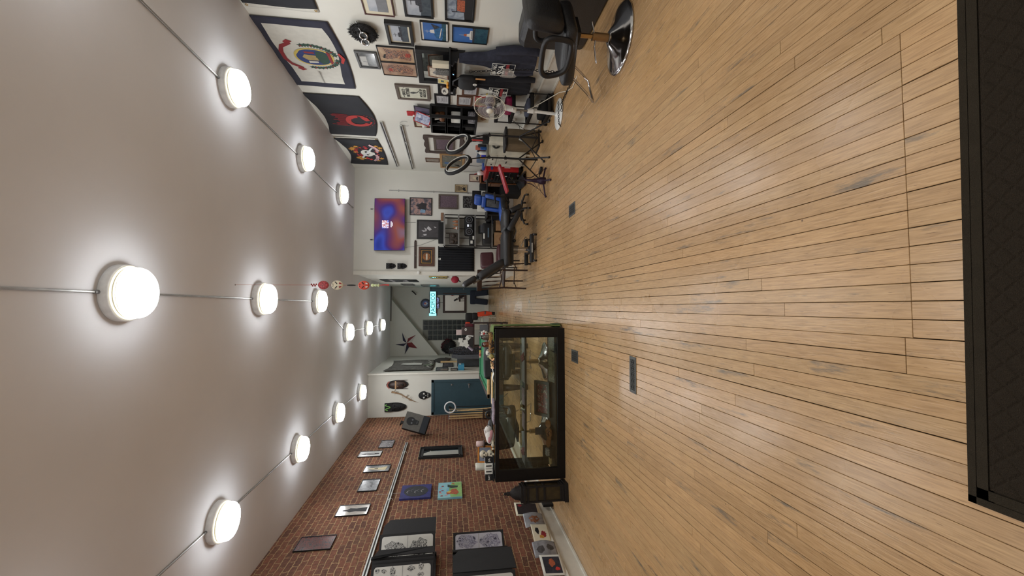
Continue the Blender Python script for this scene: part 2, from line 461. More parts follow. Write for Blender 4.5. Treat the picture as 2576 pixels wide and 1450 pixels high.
fb.bb((-3.0, -2.6, -0.05), (3.25, 17.0, -0.006), M_gap)
PW = 0.0603
xs = -3.0; k = 0
while xs < 3.22:
    wd = PW
    cuts = []
    y = -2.6 - rnd.random() * 1.5
    while y < 17.0:
        y += rnd.choice((0.9, 1.4, 1.9, 2.4, 2.9, 3.4)) * rnd.uniform(0.9, 1.1)
        cuts.append(y)
    if -0.27 < xs < 0.86:                      # the straight seam of a floor repair near the entrance
        cuts = [c for c in cuts if abs(c - 1.21) > 0.5] + [1.21 if xs > -0.16 else 1.235]
        cuts.sort()
    elif 0.86 <= xs < 0.92:
        cuts = [c for c in cuts if abs(c - 1.27) > 0.5] + [1.27]; cuts.sort()
    else:
        cuts = [c for c in cuts if not 0.9 < c < 1.6]
    y0 = -2.6
    for c in cuts + [17.0]:
        y1 = min(c, 17.0)
        if y1 - y0 > 0.05:
            g = rnd.choice((0.0012, 0.0018, 0.0026, 0.0036, 0.0052)); g2 = rnd.uniform(0.0006, 0.0016)
            zt = rnd.uniform(-0.0007, 0.0)
            a, b_, c0, c1 = xs + g * 0.6, xs + wd - g2 * 0.5, y0 + 0.0008, y1 - 0.0008
            bv = 0.0011
            vs = [(a, c0, -0.012), (b_, c0, -0.012), (b_, c1, -0.012), (a, c1, -0.012),
                  (a, c0, zt - bv), (b_, c0, zt - bv), (b_, c1, zt - bv), (a, c1, zt - bv),
                  (a + bv, c0 + bv, zt), (b_ - bv, c0 + bv, zt), (b_ - bv, c1 - bv, zt), (a + bv, c1 - bv, zt)]
            fs = [(8, 9, 10, 11)]
            for i in range(4):
                j = (i + 1) % 4
                fs += [(i, j, 4 + j, 4 + i), (4 + i, 4 + j, 8 + j, 8 + i)]
            fb.add(vs, fs, M_floor)
        y0 = y1
        if y1 >= 17.0: break
    xs += wd
struct(fb, 'floor')
M_ceil = mat('ceiling_paint', (232, 234, 240), 0.8, noise_amt=0.03, nscale=0.8, bump=0.05, bscale=25)
M_cpaint = mat('corridor_grey_paint', (198, 199, 190), 0.7, noise_amt=0.03, nscale=1.2)
struct(MB().bb((-3.1, -2.7, HT), (3.35, 17.1, HT + 0.1), M_ceil), 'ceiling')
struct(MB().bb((RW, -2.7, 0), (RW + 0.15, 10.3, HT), M_wall), 'wall_right')
o = MB().bb((LW - 0.15, -2.7, 0), (LW, 12.25, HT), M_brick); struct(o, 'wall_left')
# storefront behind the camera
struct(MB().bb((LW, -2.75, 0), (RW, -2.6, HT), M_wall), 'wall_front')
struct(MB().bb((0.77, 10.15, 0), (RW, 10.3, HT), M_wall), 'wall_back')
struct(MB().bb((LW, 12.1, 0), (-1.8, 12.25, HT), M_wall), 'wall_rear')
struct(MB().bb((-1.95, 12.25, 0), (-1.8, 17.0, HT), M_cpaint), 'wall_corridor_left')
struct(MB().bb((0.77, 10.3, 0), (0.92, 17.0, HT), M_wall), 'wall_corridor_right')
struct(MB().bb((-1.95, 16.9, 0), (0.92, 17.05, HT), M_cpaint), 'wall_corridor_end')
# sloped underside of the stair boxed in above the corridor end
m = MB()
m.poly([(0.33, HT), (-1.8, 1.94), (-1.8, HT)], M_cpaint, 16.35, 0.55)
struct(m, 'wall_stair_panel')
struct(MB().bb((-0.51, 16.33, HT - 0.04), (0.77, 16.37, HT), mat('dark_grey_trim', (90, 88, 84), 0.7)), 'trim_1')  # thin dark grey strip along the ceiling at the stair panel
# wainscot baseboards
def baseboard(name, x, y0, y1, side):
    s = 1 if side == 'L' else -1
    m = MB()
    m.bb((x, y0, 0), (x + s * 0.018, y1, 0.235), M_trim)
    m.bb((x, y0, 0.212), (x + s * (0.062 if side == 'L' else .04), y1, 0.238), M_trim)
    m.bb((x, y0, 0.19), (x + s * 0.026, y1, 0.208), M_trim)
    m.bb((x, y0, 0), (x + s * 0.034, y1, 0.028), M_trim)
    return struct(m, name, bevel=0.003)
baseboard('baseboard_left', LW, -2.6, 12.1, 'L')
baseboard('baseboard_right', RW, -2.6, 10.15, 'R')
struct(MB().bb((0.77, 10.125, 0), (RW - 0.04, 10.15, 0.16), M_trim), 'baseboard_back', bevel=0.003)
struct(MB().bb((-1.8, 16.87, 0), (0.77, 16.9, 0.16), M_trim), 'baseboard_corridor', bevel=0.003)
# white corner post where the corridor starts, door casing at its right
struct(MB().bb((-1.82, 11.98, 0), (-1.78, 12.12, HT), M_trim), 'trim_2', bevel=0.004)
struct(MB().bb((0.745, 10.13, 0), (0.83, 10.165, HT), M_trim), 'trim_3', bevel=0.004)
# teal door at the rear of the brick side
def teal_door(name, loc, w, h, rz, handle=1):
    e = bpy.data.objects.new(name, None); COL.objects.link(e); e.location = loc; e.rotation_euler = (0, 0, rz); e['kind'] = 'structure'
    m = MB()
    for x in (-w / 2 + 0.035, w / 2 - 0.035): m.bb((x - 0.035, -0.05, 0), (x + 0.035, 0, h), M_teal)
    m.bb((-w / 2, -0.05, h - 0.07), (w / 2, 0, h), M_teal); m.build('door_frame', e, bevel=0.004)
    MB().bb((-w / 2 + 0.07, -0.03, 0.01), (w / 2 - 0.07, 0, h - 0.07), M_teal).build('door_leaf', e, bevel=0.003)
    hx = (w / 2 - 0.14) * handle
    m = MB(); m.cyl((hx, -0.03, 0.98), (hx, -0.075, 0.98), 0.028, M_steel); m.cyl((hx, -0.07, 0.98), (hx - 0.1 * handle, -0.075, 0.975), 0.009, M_steel)
    m.build('door_handle', e)
    m = MB(); m.cyl((hx, -0.03, 1.45), (hx, -0.05, 1.45), 0.024, M_steel); m.box((hx, -0.056, 1.45), (0.012, 0.012, 0.04), M_steel); m.build('lock', e)
    m = MB()
    for z in (0.3, h - 0.4): m.cyl((-(w / 2 - 0.07) * handle, -0.036, z - 0.05), (-(w / 2 - 0.07) * handle, -0.036, z + 0.05), 0.007, M_steel)
    m.build('hinge', e)
    return e
teal_door('door_1', (-2.47, 12.1, 0), 0.94, 2.0, 0, 1)
teal_door('door_2', (0.40, 16.9, 0), 0.72, 2.28, 0, 1)
bpy.data.objects['door_2'].location = (0.62, 16.9, 0); bpy.data.objects['door_2'].scale = (0.4, 1, 1)
# glass block window
wn = bpy.data.objects.new('window_1', None); COL.objects.link(wn); wn.location = (0, 16.9, 0); wn['kind'] = 'structure'
M_gblock = mat('dark_glass_block', (38, 46, 45), 0.3, noise_amt=0.7, nscale=26, bump=0.6, bscale=40, spec=.3)
M_grout = mat('grout', (132, 134, 126), 0.8)
MB().bb((-1.28, -0.006, 0.86), (-0.48, 0, 2.54), M_grout).build('window_frame', wn)
m = MB()
rows, cols = 9, 4
for i in range(rows):
    for j in range(cols):
        x0 = -1.265 + j * 0.193; z0 = 0.875 + i * 0.184
        if z0 + 0.17 > 2.36 + (x0 + 1.265) * 0.8: continue
        m.rbox((x0 + 0.088, -0.006, z0 + 0.085), (0.172, 0.016, 0.168), 0.004, M_gblock, n=4)
m.build('glass_blocks', wn)
# entry carpet
def carpet_mat():
    m, t, b = nt('brown_entry_carpet')
    tc = t.nodes.new('ShaderNodeTexCoord'); mp = t.nodes.new('ShaderNodeMapping'); mp.inputs['Rotation'].default_value = (0, 0, PI / 4); mp.inputs['Scale'].default_value = (1, 1, 1)
    link(t, tc, 'Object', mp, 'Vector')
    br = t.nodes.new('ShaderNodeTexBrick'); br.offset = 0.0; br.inputs['Scale'].default_value = 1.0
    br.inputs['Brick Width'].default_value = 0.045; br.inputs['Row Height'].default_value = 0.045; br.inputs['Mortar Size'].default_value = 0.009; br.inputs['Mortar Smooth'].default_value = 1.0
    link(t, mp, 'Vector', br, 'Vector')
    n = t.nodes.new('ShaderNodeTexNoise'); n.inputs['Scale'].default_value = 420; n.inputs['Detail'].default_value = 2; link(t, tc, 'Object', n, 'Vector')
    r = t.nodes.new('ShaderNodeValToRGB'); r.color_ramp.elements[0].color = srgb((30, 25, 20)) + (1,); r.color_ramp.elements[1].color = srgb((58, 50, 40)) + (1,)
    link(t, n, 'Fac', r, 'Fac'); link(t, r, 'Color', b, 'Base Color')
    b.inputs['Roughness'].default_value = 1.0; b.inputs['Specular IOR Level'].default_value = 0.1
    h = t.nodes.new('ShaderNodeMath'); h.operation = 'MULTIPLY_ADD'; link(t, br, 'Fac', h, 0); h.inputs[1].default_value = -1.2; link(t, n, 'Fac', h, 2)
    bp = t.nodes.new('ShaderNodeBump'); bp.inputs['Strength'].default_value = 0.9; bp.inputs['Distance'].default_value = 0.006
    link(t, h, 0, bp, 'Height'); link(t, bp, 'Normal', b, 'Normal')
    return m
M_carpet = carpet_mat()
M_rim = mat('carpet_rim', (50, 44, 35), 1.0, bump=0.6, bscale=400, spec=0.1)
cm = thing('entry_mat', 'dark brown ribbed entry mat with a diamond pattern on the boards', 'mat', (-0.567, 1.073, 0), -0.022)
MB().bb((0.055, -0.9, 0), (2.6, -0.055, 0.010), M_carpet).build('carpet_pile', cm)
m = MB(); m.bb((0, -0.9, 0), (0.02, 0, 0.006), M_rim); m.bb((0, -0.02, 0), (2.6, 0, 0.006), M_rim)
m.bb((0.024, -0.9, 0), (0.05, -0.024, 0.009), M_rim); m.bb((0.024, -0.05, 0), (2.6, -0.024, 0.009), M_rim)
m.bb((0.0, -0.9, 0), (0.06, 0, 0.004), M_rim); m.bb((0, -0.06, 0), (2.6, 0, 0.004), M_rim)
m.build('border', cm)
# ---------------------------------------------------------------- ceiling lamps and their conduit
M_pan = mat('lamp_pan_white', (232, 234, 234), 0.35)
M_ring = mat('lamp_ring', (240, 230, 200), 0.2, 0.0, emit=(255, 246, 214), es=1.3)
def glow_mat(name='lit_glass_dome', k=1.0):
    m, t, b = nt(name)
    b.inputs['Base Color'].default_value = (0.9, 0.9, 0.88, 1)
    b.inputs['Emission Color'].default_value = (0.965, 0.985, 1.0, 1); b.inputs['Emission Strength'].default_value = LAMP * k
    return m
M_glow = glow_mat(); M_glow2 = glow_mat('lit_glass_dome_side', 0.30)
def make_lamp():
    t = thing('ceiling_lamp', '', 'ceiling lamp', (0, 0, HT), 0, 'round flush ceiling lamps')
    MB().lathe([(0.0, 0), (0.186, 0), (0.19, -0.004), (0.190, -0.056), (0.182, -0.062), (0, -0.062)], M_pan, n=40).build('pan', t)
    m = MB(); m.torus((0, 0, -0.068), 0.175, 0.0055, M_ring, n=48); m.torus((0, 0, -0.084), 0.171, 0.0045, M_ring, n=48)
    m.lathe([(0.168, -0.06), (0.168, -0.092)], M_steel, n=40); m.build('trim_ring', t)
    m = MB(); m.lathe([(0.165, -0.088), (0.169, -0.096), (0.169, -0.120), (0.164, -0.134)], M_glow2, n=48)
    m.lathe([(0.164, -0.134), (0.15, -0.150), (0.12, -0.162), (0.08, -0.168), (0.04, -0.171), (0, -0.172)], M_glow, n=48)
    m.build('glass_dome', t)
    return t
spots = [
 ((0.10, 3.20), 'largest, nearest round lamp of the middle row, above the walkway'),
 ((0.10, 5.30), 'round lamp second along the middle row, behind the largest one'),
 ((0.10, 7.40), 'round lamp where the middle conduit bends aside, third of the row'),
 ((-0.52, 9.45), 'round lamp just past the bent conduit, nearest of three small ones'),
 ((-0.54, 11.65), 'middle lamp of the three small ones before the corridor'),
 ((-0.55, 13.9), 'farthest small round lamp deep in the corridor ceiling'),
 ((2.17, 4.50), 'nearest round lamp on the side with the flags'),
 ((2.19, 6.60), 'second round lamp on the flag side, in the middle of its row'),
 ((2.22, 8.75), 'farthest round lamp on the flag side, before the television wall'),
 ((-2.02, 4.50), 'nearest round lamp on the brick wall side'),
 ((-2.02, 6.60), 'second round lamp along the brick wall'),
 ((-2.02, 8.72), 'third round lamp along the brick wall, opposite the large speaker'),
 ((-2.05, 10.88), 'farthest lamp of the brick wall row, before the teal door'),
 # out of the picture, lighting the near part of the room
 ((0.10, 1.05), 'round lamp overhead near the entrance, middle row'),
 ((2.17, 2.40), 'round lamp near the entrance on the flag side'),
 ((-2.02, 2.40), 'round lamp near the entrance on the brick side'),
 ((0.10, -1.1), 'round lamp behind the entrance mat, middle row'),
 ((2.17, 0.3), 'round lamp by the shop front on the flag side'),
 ((-2.02, 0.3), 'round lamp by the shop front on the brick side')]
l0 = make_lamp()
for i, ((x, y), lb) in enumerate(spots):
    o = l0 if i == 0 else copy_tree(l0)
    o.location = (x, y, HT); o['label'] = lb
M_cond = mat('galvanised_conduit', (168, 168, 166), 0.4, 0.7)
def conduit(label, pts):
    m = MB(); m.tube(pts, 0.0085, M_cond, n=8)
    return solo(m, 'conduit_pipe', label, 'conduit', group='ceiling conduits')
zc = HT - 0.011
def run(label, ps):
    for (a, b) in zip(ps[:-1], ps[1:]):
        pass
    conduit(label, [(p[0], p[1], zc) for p in ps])
def seg(label, a, b, mid=()):
    va = Vector((a[0], a[1], zc)); vb = Vector((b[0], b[1], zc)); pts = [va] + [Vector((q[0], q[1], zc)) for q in mid] + [vb]
    d0 = (pts[1] - pts[0]).normalized(); d1 = (pts[-1] - pts[-2]).normalized()
    pts[0] = pts[0] + d0 * 0.19; pts[-1] = pts[-1] - d1 * 0.19
    m = MB(); m.tube(pts, 0.0085, M_cond, n=8)
    m.cyl(pts[0] - d0 * 0.01, pts[0] + d0 * 0.03, 0.013, M_steel); m.cyl(pts[-1] - d1 * 0.03, pts[-1] + d1 * 0.01, 0.013, M_steel)
    solo(m, 'conduit_pipe', label, 'conduit', group='steel conduit between ceiling lamps')
S = [s[0] for s in spots]
seg('steel conduit running from the picture edge to the largest lamp', S[13], S[0]); seg('steel conduit between the first and second middle lamps', S[0], S[1])
seg('steel conduit between the second and third middle lamps', S[1], S[2]); seg('bent steel conduit turning aside after the third middle lamp', S[2], S[3], [(0.08, 7.78)])
seg('short steel conduit between the two lamps nearest the corridor', S[3], S[4]); seg('steel conduit leading to the farthest corridor lamp', S[4], S[5])
seg('steel conduit above the flags leading to their nearest lamp', S[14], S[6]); seg('steel conduit between first and second lamps of the flag side', S[6], S[7])
seg('steel conduit between second and third lamps of the flag side', S[7], S[8]); seg('steel conduit leading to the nearest brick side lamp', S[15], S[9])
seg('steel conduit between first and second brick side lamps', S[9], S[10]); seg('steel conduit between second and third brick side lamps', S[10], S[11]); seg('steel conduit between third and fourth brick side lamps', S[11], S[12])
m = MB(); m.tube([(2.22, 8.94, zc), (2.24, 9.95, zc)], 0.0085, M_cond, n=8); m.cyl((2.24, 9.9, zc), (2.24, 9.97, zc), 0.014, M_steel)
solo(m, 'conduit_pipe', 'short conduit stub ending on the ceiling before the television wall', 'conduit', group='steel conduit between ceiling lamps')
# ================================================================ PICTURES AND OTHER THINGS ON THE WALLS
def mapuv(x0, x1, z0, z1, pts): return [(x0 + (x1 - x0) * u, z0 + (z1 - z0) * v) for u, v in pts]
def circ(cx, cz, r, n=14, rz_=None, a0=0, a1=2 * PI):
    rz_ = r if rz_ is None else rz_
    full = abs(a1 - a0 - 2 * PI) < 1e-6
    k = n if full else n + 1
    return [(cx + r * cos(a0 + (a1 - a0) * i / n), cz + rz_ * sin(a0 + (a1 - a0) * i / n)) for i in range(k)]
def stroke(pts, w):
    """a ribbon outline along points"""
    L, R = [], []
    for i, p in enumerate(pts):
        a = pts[max(i - 1, 0)]; b = pts[min(i + 1, len(pts) - 1)]
        dx, dz = b[0] - a[0], b[1] - a[1]; l = math.hypot(dx, dz) or 1
        ww = w * (0.35 + 0.65 * sin(PI * (i + 0.5) / len(pts)))
        L.append((p[0] - dz / l * ww / 2, p[1] + dx / l * ww / 2)); R.append((p[0] + dz / l * ww / 2, p[1] - dx / l * ww / 2))
    return L, R
def ribbon(m, pts, w, mt, y):
    L, R = stroke(pts, w)
    for i in range(len(pts) - 1): m.poly([L[i], L[i + 1], R[i + 1], R[i]], mt, y)
def frame(name, wl, a0, a1, z0, z1, label, pic, fm=None, border=0.02, depth=0.02, matb=0.0, matc=None, decals=(), cat='picture', group=None, off=0.0, tilt=0.0, loc=None, rz=None, rot=None):
    w, h = abs(a1 - a0), abs(z1 - z0)
    L = loc if loc else at_wall(wl, (a0 + a1) / 2, (z0 + z1) / 2, off)
    R_ = wrz(wl) if rz is None else rz
    t = thing(name, label, cat, L, R_, group, rot=rot if rot else (tilt, 0, R_))
    x0, x1, zz0, zz1 = -w / 2, w / 2, -h / 2, h / 2; b = border; d = depth
    if b > 0:
        m = MB()
        for (p, q) in (((x0, zz0), (x0 + b, zz1)), ((x1 - b, zz0), (x1, zz1)), ((x0 + b, zz1 - b), (x1 - b, zz1)), ((x0 + b, zz0), (x1 - b, zz0 + b))):
            m.bb((p[0], -d, p[1]), (q[0], 0, q[1]), fm)
        m.build('frame', t, bevel=min(0.003, b * 0.2))
    yi = -d * 0.55 if b > 0 else -d
    px0, px1, pz0, pz1 = x0 + b, x1 - b, zz0 + b, zz1 - b
    if matb:
        MB().bb((px0, yi, pz0), (px1, -0.001, pz1), matc or M_cream).build('mat_board', t)
        px0 += matb; px1 -= matb; pz0 += matb; pz1 -= matb; yi -= 0.0015
    m = MB(); m.bb((px0, yi, pz0), (px1, -0.0012, pz1), pic)
    for k, (mt, pts) in enumerate(decals):
        m.poly(mapuv(px0, px1, pz0, pz1, pts), mt, yi - 0.0006 - 0.0003 * k)
    m.build('picture', t)
    return t
A = art
sky = A('photo_grey_sky', [(150, 158, 170), (186, 190, 196)], 6, 1); sea = A('photo_dark_sea', [(40, 52, 66), (74, 84, 92)], 14, 2)
bluesky = A('photo_blue_sky', [(44, 88, 158), (66, 112, 176)], 3, 3); bluesea = A('photo_blue_sea', [(22, 52, 74), (48, 92, 104)], 20, 4)
c_ship = mat('photo_ship_dark', (56, 58, 66), 0.5, noise_amt=.45, nscale=55); c_hull = mat('photo_ship_blue', (40, 100, 150), 0.5, noise_amt=.25, nscale=30); c_wht = mat('photo_white', (214, 212, 206), 0.5)
c_or = mat('photo_orange', (178, 96, 66), 0.5, noise_amt=0.3, nscale=60)
M_mahog = mat('mahogany', (72, 26, 26), 0.35); M_bframe = mat('black_frame', (20, 20, 22), 0.35); M_brframe = wood('brown_frame', (78, 50, 38), (104, 70, 50), 0.5, 2, 10)
M_greyw = wood('weathered_frame', (76, 66, 60), (104, 92, 82), 0.7, 2, 14)
shipd = [(sea, [(0, 0), (1, 0), (1, .42), (0, .42)]), (c_ship, [(.12, .35), (.9, .38), (.97, .52), (.6, .5), (.55, .62), (.3, .6), (.28, .48), (.1, .47)]), (c_ship, [(.41, .6), (.43, .6), (.43, .92), (.41, .92)]), (c_ship, [(.3, .78), (.55, .78), (.55, .8), (.3, .8)])]
frame('framed_photo', 'R', 4.12, 4.71, 2.11, 2.43, 'grey seascape photo in a mahogany frame, highest of the harbour photos', sky, M_mahog, .014, .022, .045, M_cream,
      [(mat('photo_grey_sea', (120, 122, 126), .5), [(0, 0), (1, 0), (1, .55), (0, .55)])], group='framed ship photos')
frame('framed_photo', 'R', 4.08, 4.68, 1.69, 2.00, 'black framed photo of a grey ship with tall lattice masts, beside the picture edge', sky, M_bframe, .026, .024, 0, None, shipd, group='framed ship photos')
frame('framed_photo', 'R', 4.05, 4.68, 1.25, 1.57, 'black framed photo of a ship with rusty orange cargo and spray', A('photo_spray', [(70, 84, 104), (176, 186, 196)], 10, 5), M_bframe, .022, .024, 0, None,
      [(M_ink, [(0, 0), (1, 0), (1, .3), (.5, .38), (0, .3)]), (c_or, [(.2, .3), (.85, .32), (.88, .62), (.24, .6)]), (c_ship, [(.2, .6), (.5, .6), (.5, .63), (.2, .63)]), (c_ship, [(.52, .3), (.54, .3), (.54, .85), (.52, .85)]), (c_ship, [(.2, .3), (.22, .3), (.22, .8), (.2, .8)])], group='framed ship photos')
frame('framed_photo', 'R', 4.78, 5.18, 1.94, 2.24, 'small harbour photo with a cream mount in a deep black frame', sky, M_bframe, .034, .05, .022, M_cream, shipd, group='framed ship photos')
frame('framed_photo', 'R', 4.74, 5.08, 1.53, 1.85, 'photo of a blue hulled ship bow between two white strips, thin black frame', bluesky, M_bframe, .010, .022, 0, None,
      [(bluesea, [(0, .0), (1, .0), (1, .22), (0, .22)]), (c_hull, [(.1, .2), (.72, .16), (.92, .62), (.62, .5), (.3, .52), (.08, .42)]), (c_wht, [(.4, .5), (.62, .52), (.58, .68), (.42, .66)]), (c_wht, [(.49, .66), (.52, .66), (.51, .88), (.5, .88)]), (c_wht, [(.14, .30), (.70, .22), (.72, .25), (.15, .33)]), (c_wht, [(.42, .78), (.58, .78), (.58, .79), (.42, .79)]), (c_ship, [(.62, .5), (.92, .62), (.78, .3)]), (c_wht, [(0, .93), (1, .93), (1, 1), (0, 1)]), (c_wht, [(0, 0), (1, 0), (1, .06), (0, .06)])], group='framed ship photos')
frame('framed_photo', 'R', 4.77, 5.07, 1.07, 1.49, 'tall photo of a white ship under deep blue sky, lowest of the ship photos', bluesky, M_bframe, .010, .022, 0, None,
      [(bluesea, [(0, 0), (1, 0), (1, .42), (0, .42)]), (c_wht, [(.2, .42), (.8, .42), (.78, .5), (.6, .52), (.55, .62), (.4, .6), (.38, .52), (.2, .5)]), (c_or, [(.40, .6), (.58, .6), (.56, .68), (.43, .68)]), (c_wht, [(.47, .68), (.5, .68), (.49, .82), (.48, .82)]), (c_ship, [(.25, .45), (.75, .45), (.75, .465), (.25, .465)]), (c_ship, [(0, .38), (1, .36), (1, .44), (0, .42)])], group='framed ship photos')
frame('framed_photo', 'R', 5.42, 5.80, 2.43, 2.70, 'small grey framed black and white photo below the seal flag', A('photo_bw', [(60, 62, 64), (120, 122, 124)], 12, 7, rough=.15), mat('pewter_frame', (74, 74, 74), .4), .03, .022, 0, None,
      [(mat('photo_pale', (182, 182, 178), .3), [(.08, .55), (.75, .55), (.72, .92), (.1, .92)]), (c_ship, [(.35, .5), (.37, .5), (.37, .8), (.35, .8)])], cat='picture')
tigp = A('flash_sheet_tan', [(150, 116, 86), (196, 166, 132)], 5, 8)
tigk = A('flash_ink_mix', [(40, 32, 34), (120, 60, 48), (190, 140, 100), (92, 84, 84), (36, 30, 34), (176, 130, 100)], 13, 9, hard=True, distort=3.5, lo=.34, hi=.62)
tigr = mat('flash_red', (170, 66, 48), .5, noise_amt=.3, nscale=70)
frame('flash_print', 'R', 5.28, 5.61, 1.96, 2.41, 'tan print of a red-crested tattoo beast, edge framed in black, nearer one of two', tigp, M_bframe, .010, .02, 0, None,
      [(tigk, [(.12, .1), (.5, .06), (.86, .14), (.8, .5), (.9, .85), (.55, .78), (.3, .92), (.14, .8), (.28, .5)]), (tigr, [(.35, .12), (.62, .08), (.66, .22), (.4, .26)]), (M_ink, [(.2, .84), (.5, .8), (.48, .86), (.22, .9)])], group='tan tattoo prints')
frame('flash_print', 'R', 5.62, 5.94, 1.96, 2.41, 'tan print of a curled tattoo figure, edge framed in black, farther one of two', A('flash_sheet_tan2', [(142, 112, 88), (184, 150, 124)], 5, 9), M_bframe, .008, .02, 0, None,
      [(tigk, [(.15, .12), (.6, .07), (.85, .25), (.82, .8), (.5, .9), (.2, .82), (.3, .55), (.12, .4)]), (tigr, [(.3, .7), (.55, .72), (.5, .84), (.32, .8)])], group='tan tattoo prints')
# butcher poster
t = frame('framed_poster', 'R', 6.17, 6.60, 1.81, 2.30, 'white butcher shop poster with a hanging hook drawing in a weathered brown frame', mat('poster_offwhite', (206, 206, 188), .5), M_greyw, .045, .03)
m = MB(); y = -.0185
text_into(m, 'GREG\'S', .062, M_ink, 0, .135, y, sx=.95, bold=.0015); text_into(m, 'BUTCHER', .066, M_ink, 0, .075, y, sx=.86, bold=.002)
text_into(m, 'HOUSE OF', .052, M_ink, 0, -.115, y, sx=.95, bold=.0015); text_into(m, 'DELICACIES', .052, M_ink, 0, -.165, y, sx=.85, bold=.0015)
m.poly([(-.02, .04), (.0, .045), (.02, .03), (.03, -.01), (.02, -.045), (.03, -.06), (.075, -.085), (.06, -.09), (.02, -.07), (-.01, -.045), (-.028, 0)], mat('ink_grey', (74, 76, 74), .6, noise_amt=.4, nscale=60), y)
m.poly([(-.03, .155), (-.155, .14), (-.15, .13)], M_ink, y); m.poly([(.09, .155), (.155, .12), (.15, .115)], M_ink, y)
m.build('lettering', t)
# certificates
M_cert = mat('certificate_paper', (188, 188, 190), .5, noise_amt=.02); M_certline = mat('certificate_print', (120, 120, 124), .6)
def cert(a0, a1, z0, z1, label, fm, b=.028, fancy=False):
    t = frame('framed_certificate', 'R', a0, a1, z0, z1, label, M_cert, fm, b, .022, cat='certificate', group='framed certificates')
    m = MB(); w = abs(a1 - a0) - 2 * b; h = abs(z1 - z0) - 2 * b
    for i, (u, l) in enumerate(((.82, .5), (.72, .3), (.6, .62), (.5, .4), (.38, .7), (.3, .66), (.18, .5))):
        m.bb((-w * l / 2, -.0135, -h / 2 + h * u - .0022), (w * l / 2, -.0125, -h / 2 + h * u + .0022), M_ink if i == 3 else M_certline)
    m.poly(circ(w * .36, -h * .38, .009, 10), M_ink, -.0136)
    m.build('print', t); return t
cert(6.08, 6.38, 1.43, 1.69, 'wide black framed certificate partly behind the little round clock', M_bframe, .04)
cert(6.39, 6.70, 1.51, 1.75, 'black framed certificate just above the black cube shelf', M_bframe, .03)
cert(6.08, 6.36, 1.10, 1.34, 'brown framed certificate between the dark hoodie and the shelf bracket', M_brframe)
cert(6.39, 6.70, 1.17, 1.41, 'brown framed certificate next to the pedestal fan head, lower row', M_brframe)
frame('framed_photo', 'R', 6.38, 6.68, .88, 1.13, 'red framed picture of an animal behind the white fan', A('tan_pic', [(120, 104, 80), (186, 176, 148)], 8, 12), M_red, .010, .022, .012, M_cream,
      [(mat('animal_dark', (60, 52, 44), .6), [(.3, .3), (.75, .35), (.7, .65), (.5, .7), (.35, .6)])])
cp = frame('framed_certificate', 'R', 7.25, 7.60, 1.86, 2.13, 'brown wood framed paper above the cube shelf, beside the red sign', M_cream, M_brframe, .03, .03, .0, cat='certificate')
m = MB()
for i in range(7): m.bb((-.11, -.0185, .07 - i * .022), (.02 + .05 * (i % 3), -.0175, .073 - i * .022), M_certline)
m.build('print', cp)
m = MB(); m.rbox((0, -.012, 0), (.15, .024, .13), .01, M_red); m.rbox((-.03, -.03, -.045), (.04, .03, .035), .012, M_paper)
solo(m, 'wall_dispenser', 'small red wall dispenser with a white roll, above the cube shelf', 'dispenser', at_wall('R', 7.10, 2.15), wrz('R'))
# wavy frame with a smaller picture hung inside
t = thing('wavy_frame', 'large dark wavy-edged frame hung around a smaller purple carved picture', 'picture', at_wall('R', 8.42, 1.63), wrz('R'), rot=(0, 0, wrz('R')))
M_wavy = wood('wavy_brown', (62, 50, 46), (84, 70, 64), .6, 2, 10)
m = MB(); W2, H2, b_ = .44, .375, .075
def wav(i, n, amp): return amp * sin(i / n * 2 * PI * 2.5)
N = 28
outer = [(-W2 + 2 * W2 * i / N, H2 + wav(i, N, .014)) for i in range(N)] + [(W2 + wav(i, N, .01), H2 - 2 * H2 * i / N) for i in range(N)] + [(W2 - 2 * W2 * i / N, -H2 + wav(i, N, .014)) for i in range(N)] + [(-W2 + wav(i, N, .01), -H2 + 2 * H2 * i / N) for i in range(N)]
inner = [(max(-W2 + b_, min(W2 - b_, p[0])), max(-H2 + b_, min(H2 - b_, p[1]))) for p in outer]
K = len(outer)
vs = [(p[0], -.03, p[1]) for p in outer] + [(p[0], -.022, p[1]) for p in inner] + [(p[0], 0, p[1]) for p in outer] + [(p[0], 0, p[1]) for p in inner]
fs = []
for i in range(K):
    j = (i + 1) % K
    fs += [(i, j, K + j, K + i), (2 * K + i, 2 * K + j, j, i), (K + i, K + j, 3 * K + j, 3 * K + i)]
m.add(vs, fs, M_wavy); m.build('frame', t)
M_purple = A('purple_carving', [(54, 40, 48), (112, 92, 104), (74, 58, 68), (140, 122, 132)], 26, 14, distort=2.0, rough=.5)
frame('carved_picture', 'R', 8.10, 8.72, 1.42, 1.83, 'small purple-grey carved picture inside the large wavy frame', M_purple, M_greyw, .045, .02)
frame('framed_photo', 'R', 9.22, 9.45, 1.74, 2.04, 'narrow pinkish sketch in a thin brown frame near the room corner', A('pink_sketch', [(150, 128, 116), (104, 96, 84), (176, 156, 142)], 16, 15), M_brframe, .02, .02)
t = frame('landscape_collage', 'R', 8.91, 9.78, 1.2, 1.73, 'tan wooden frame with a dark landscape behind the far ring light', A('dark_landscape', [(44, 50, 44), (96, 100, 84), (60, 58, 52), (134, 118, 90)], 7, 16), wood('tan_frame', (150, 112, 70), (182, 146, 98)), .05, .03, 0, None,
      [(mat('landscape_blue', (44, 98, 158), .4), [(.25, .5), (.42, .48), (.42, .9), (.28, .88)]), (mat('landscape_sand', (186, 156, 110), .5), [(.55, .05), (.95, .1), (.9, .3), (.6, .25)]), (M_ink, [(.05, .1), (.25, .15), (.2, .4)])])
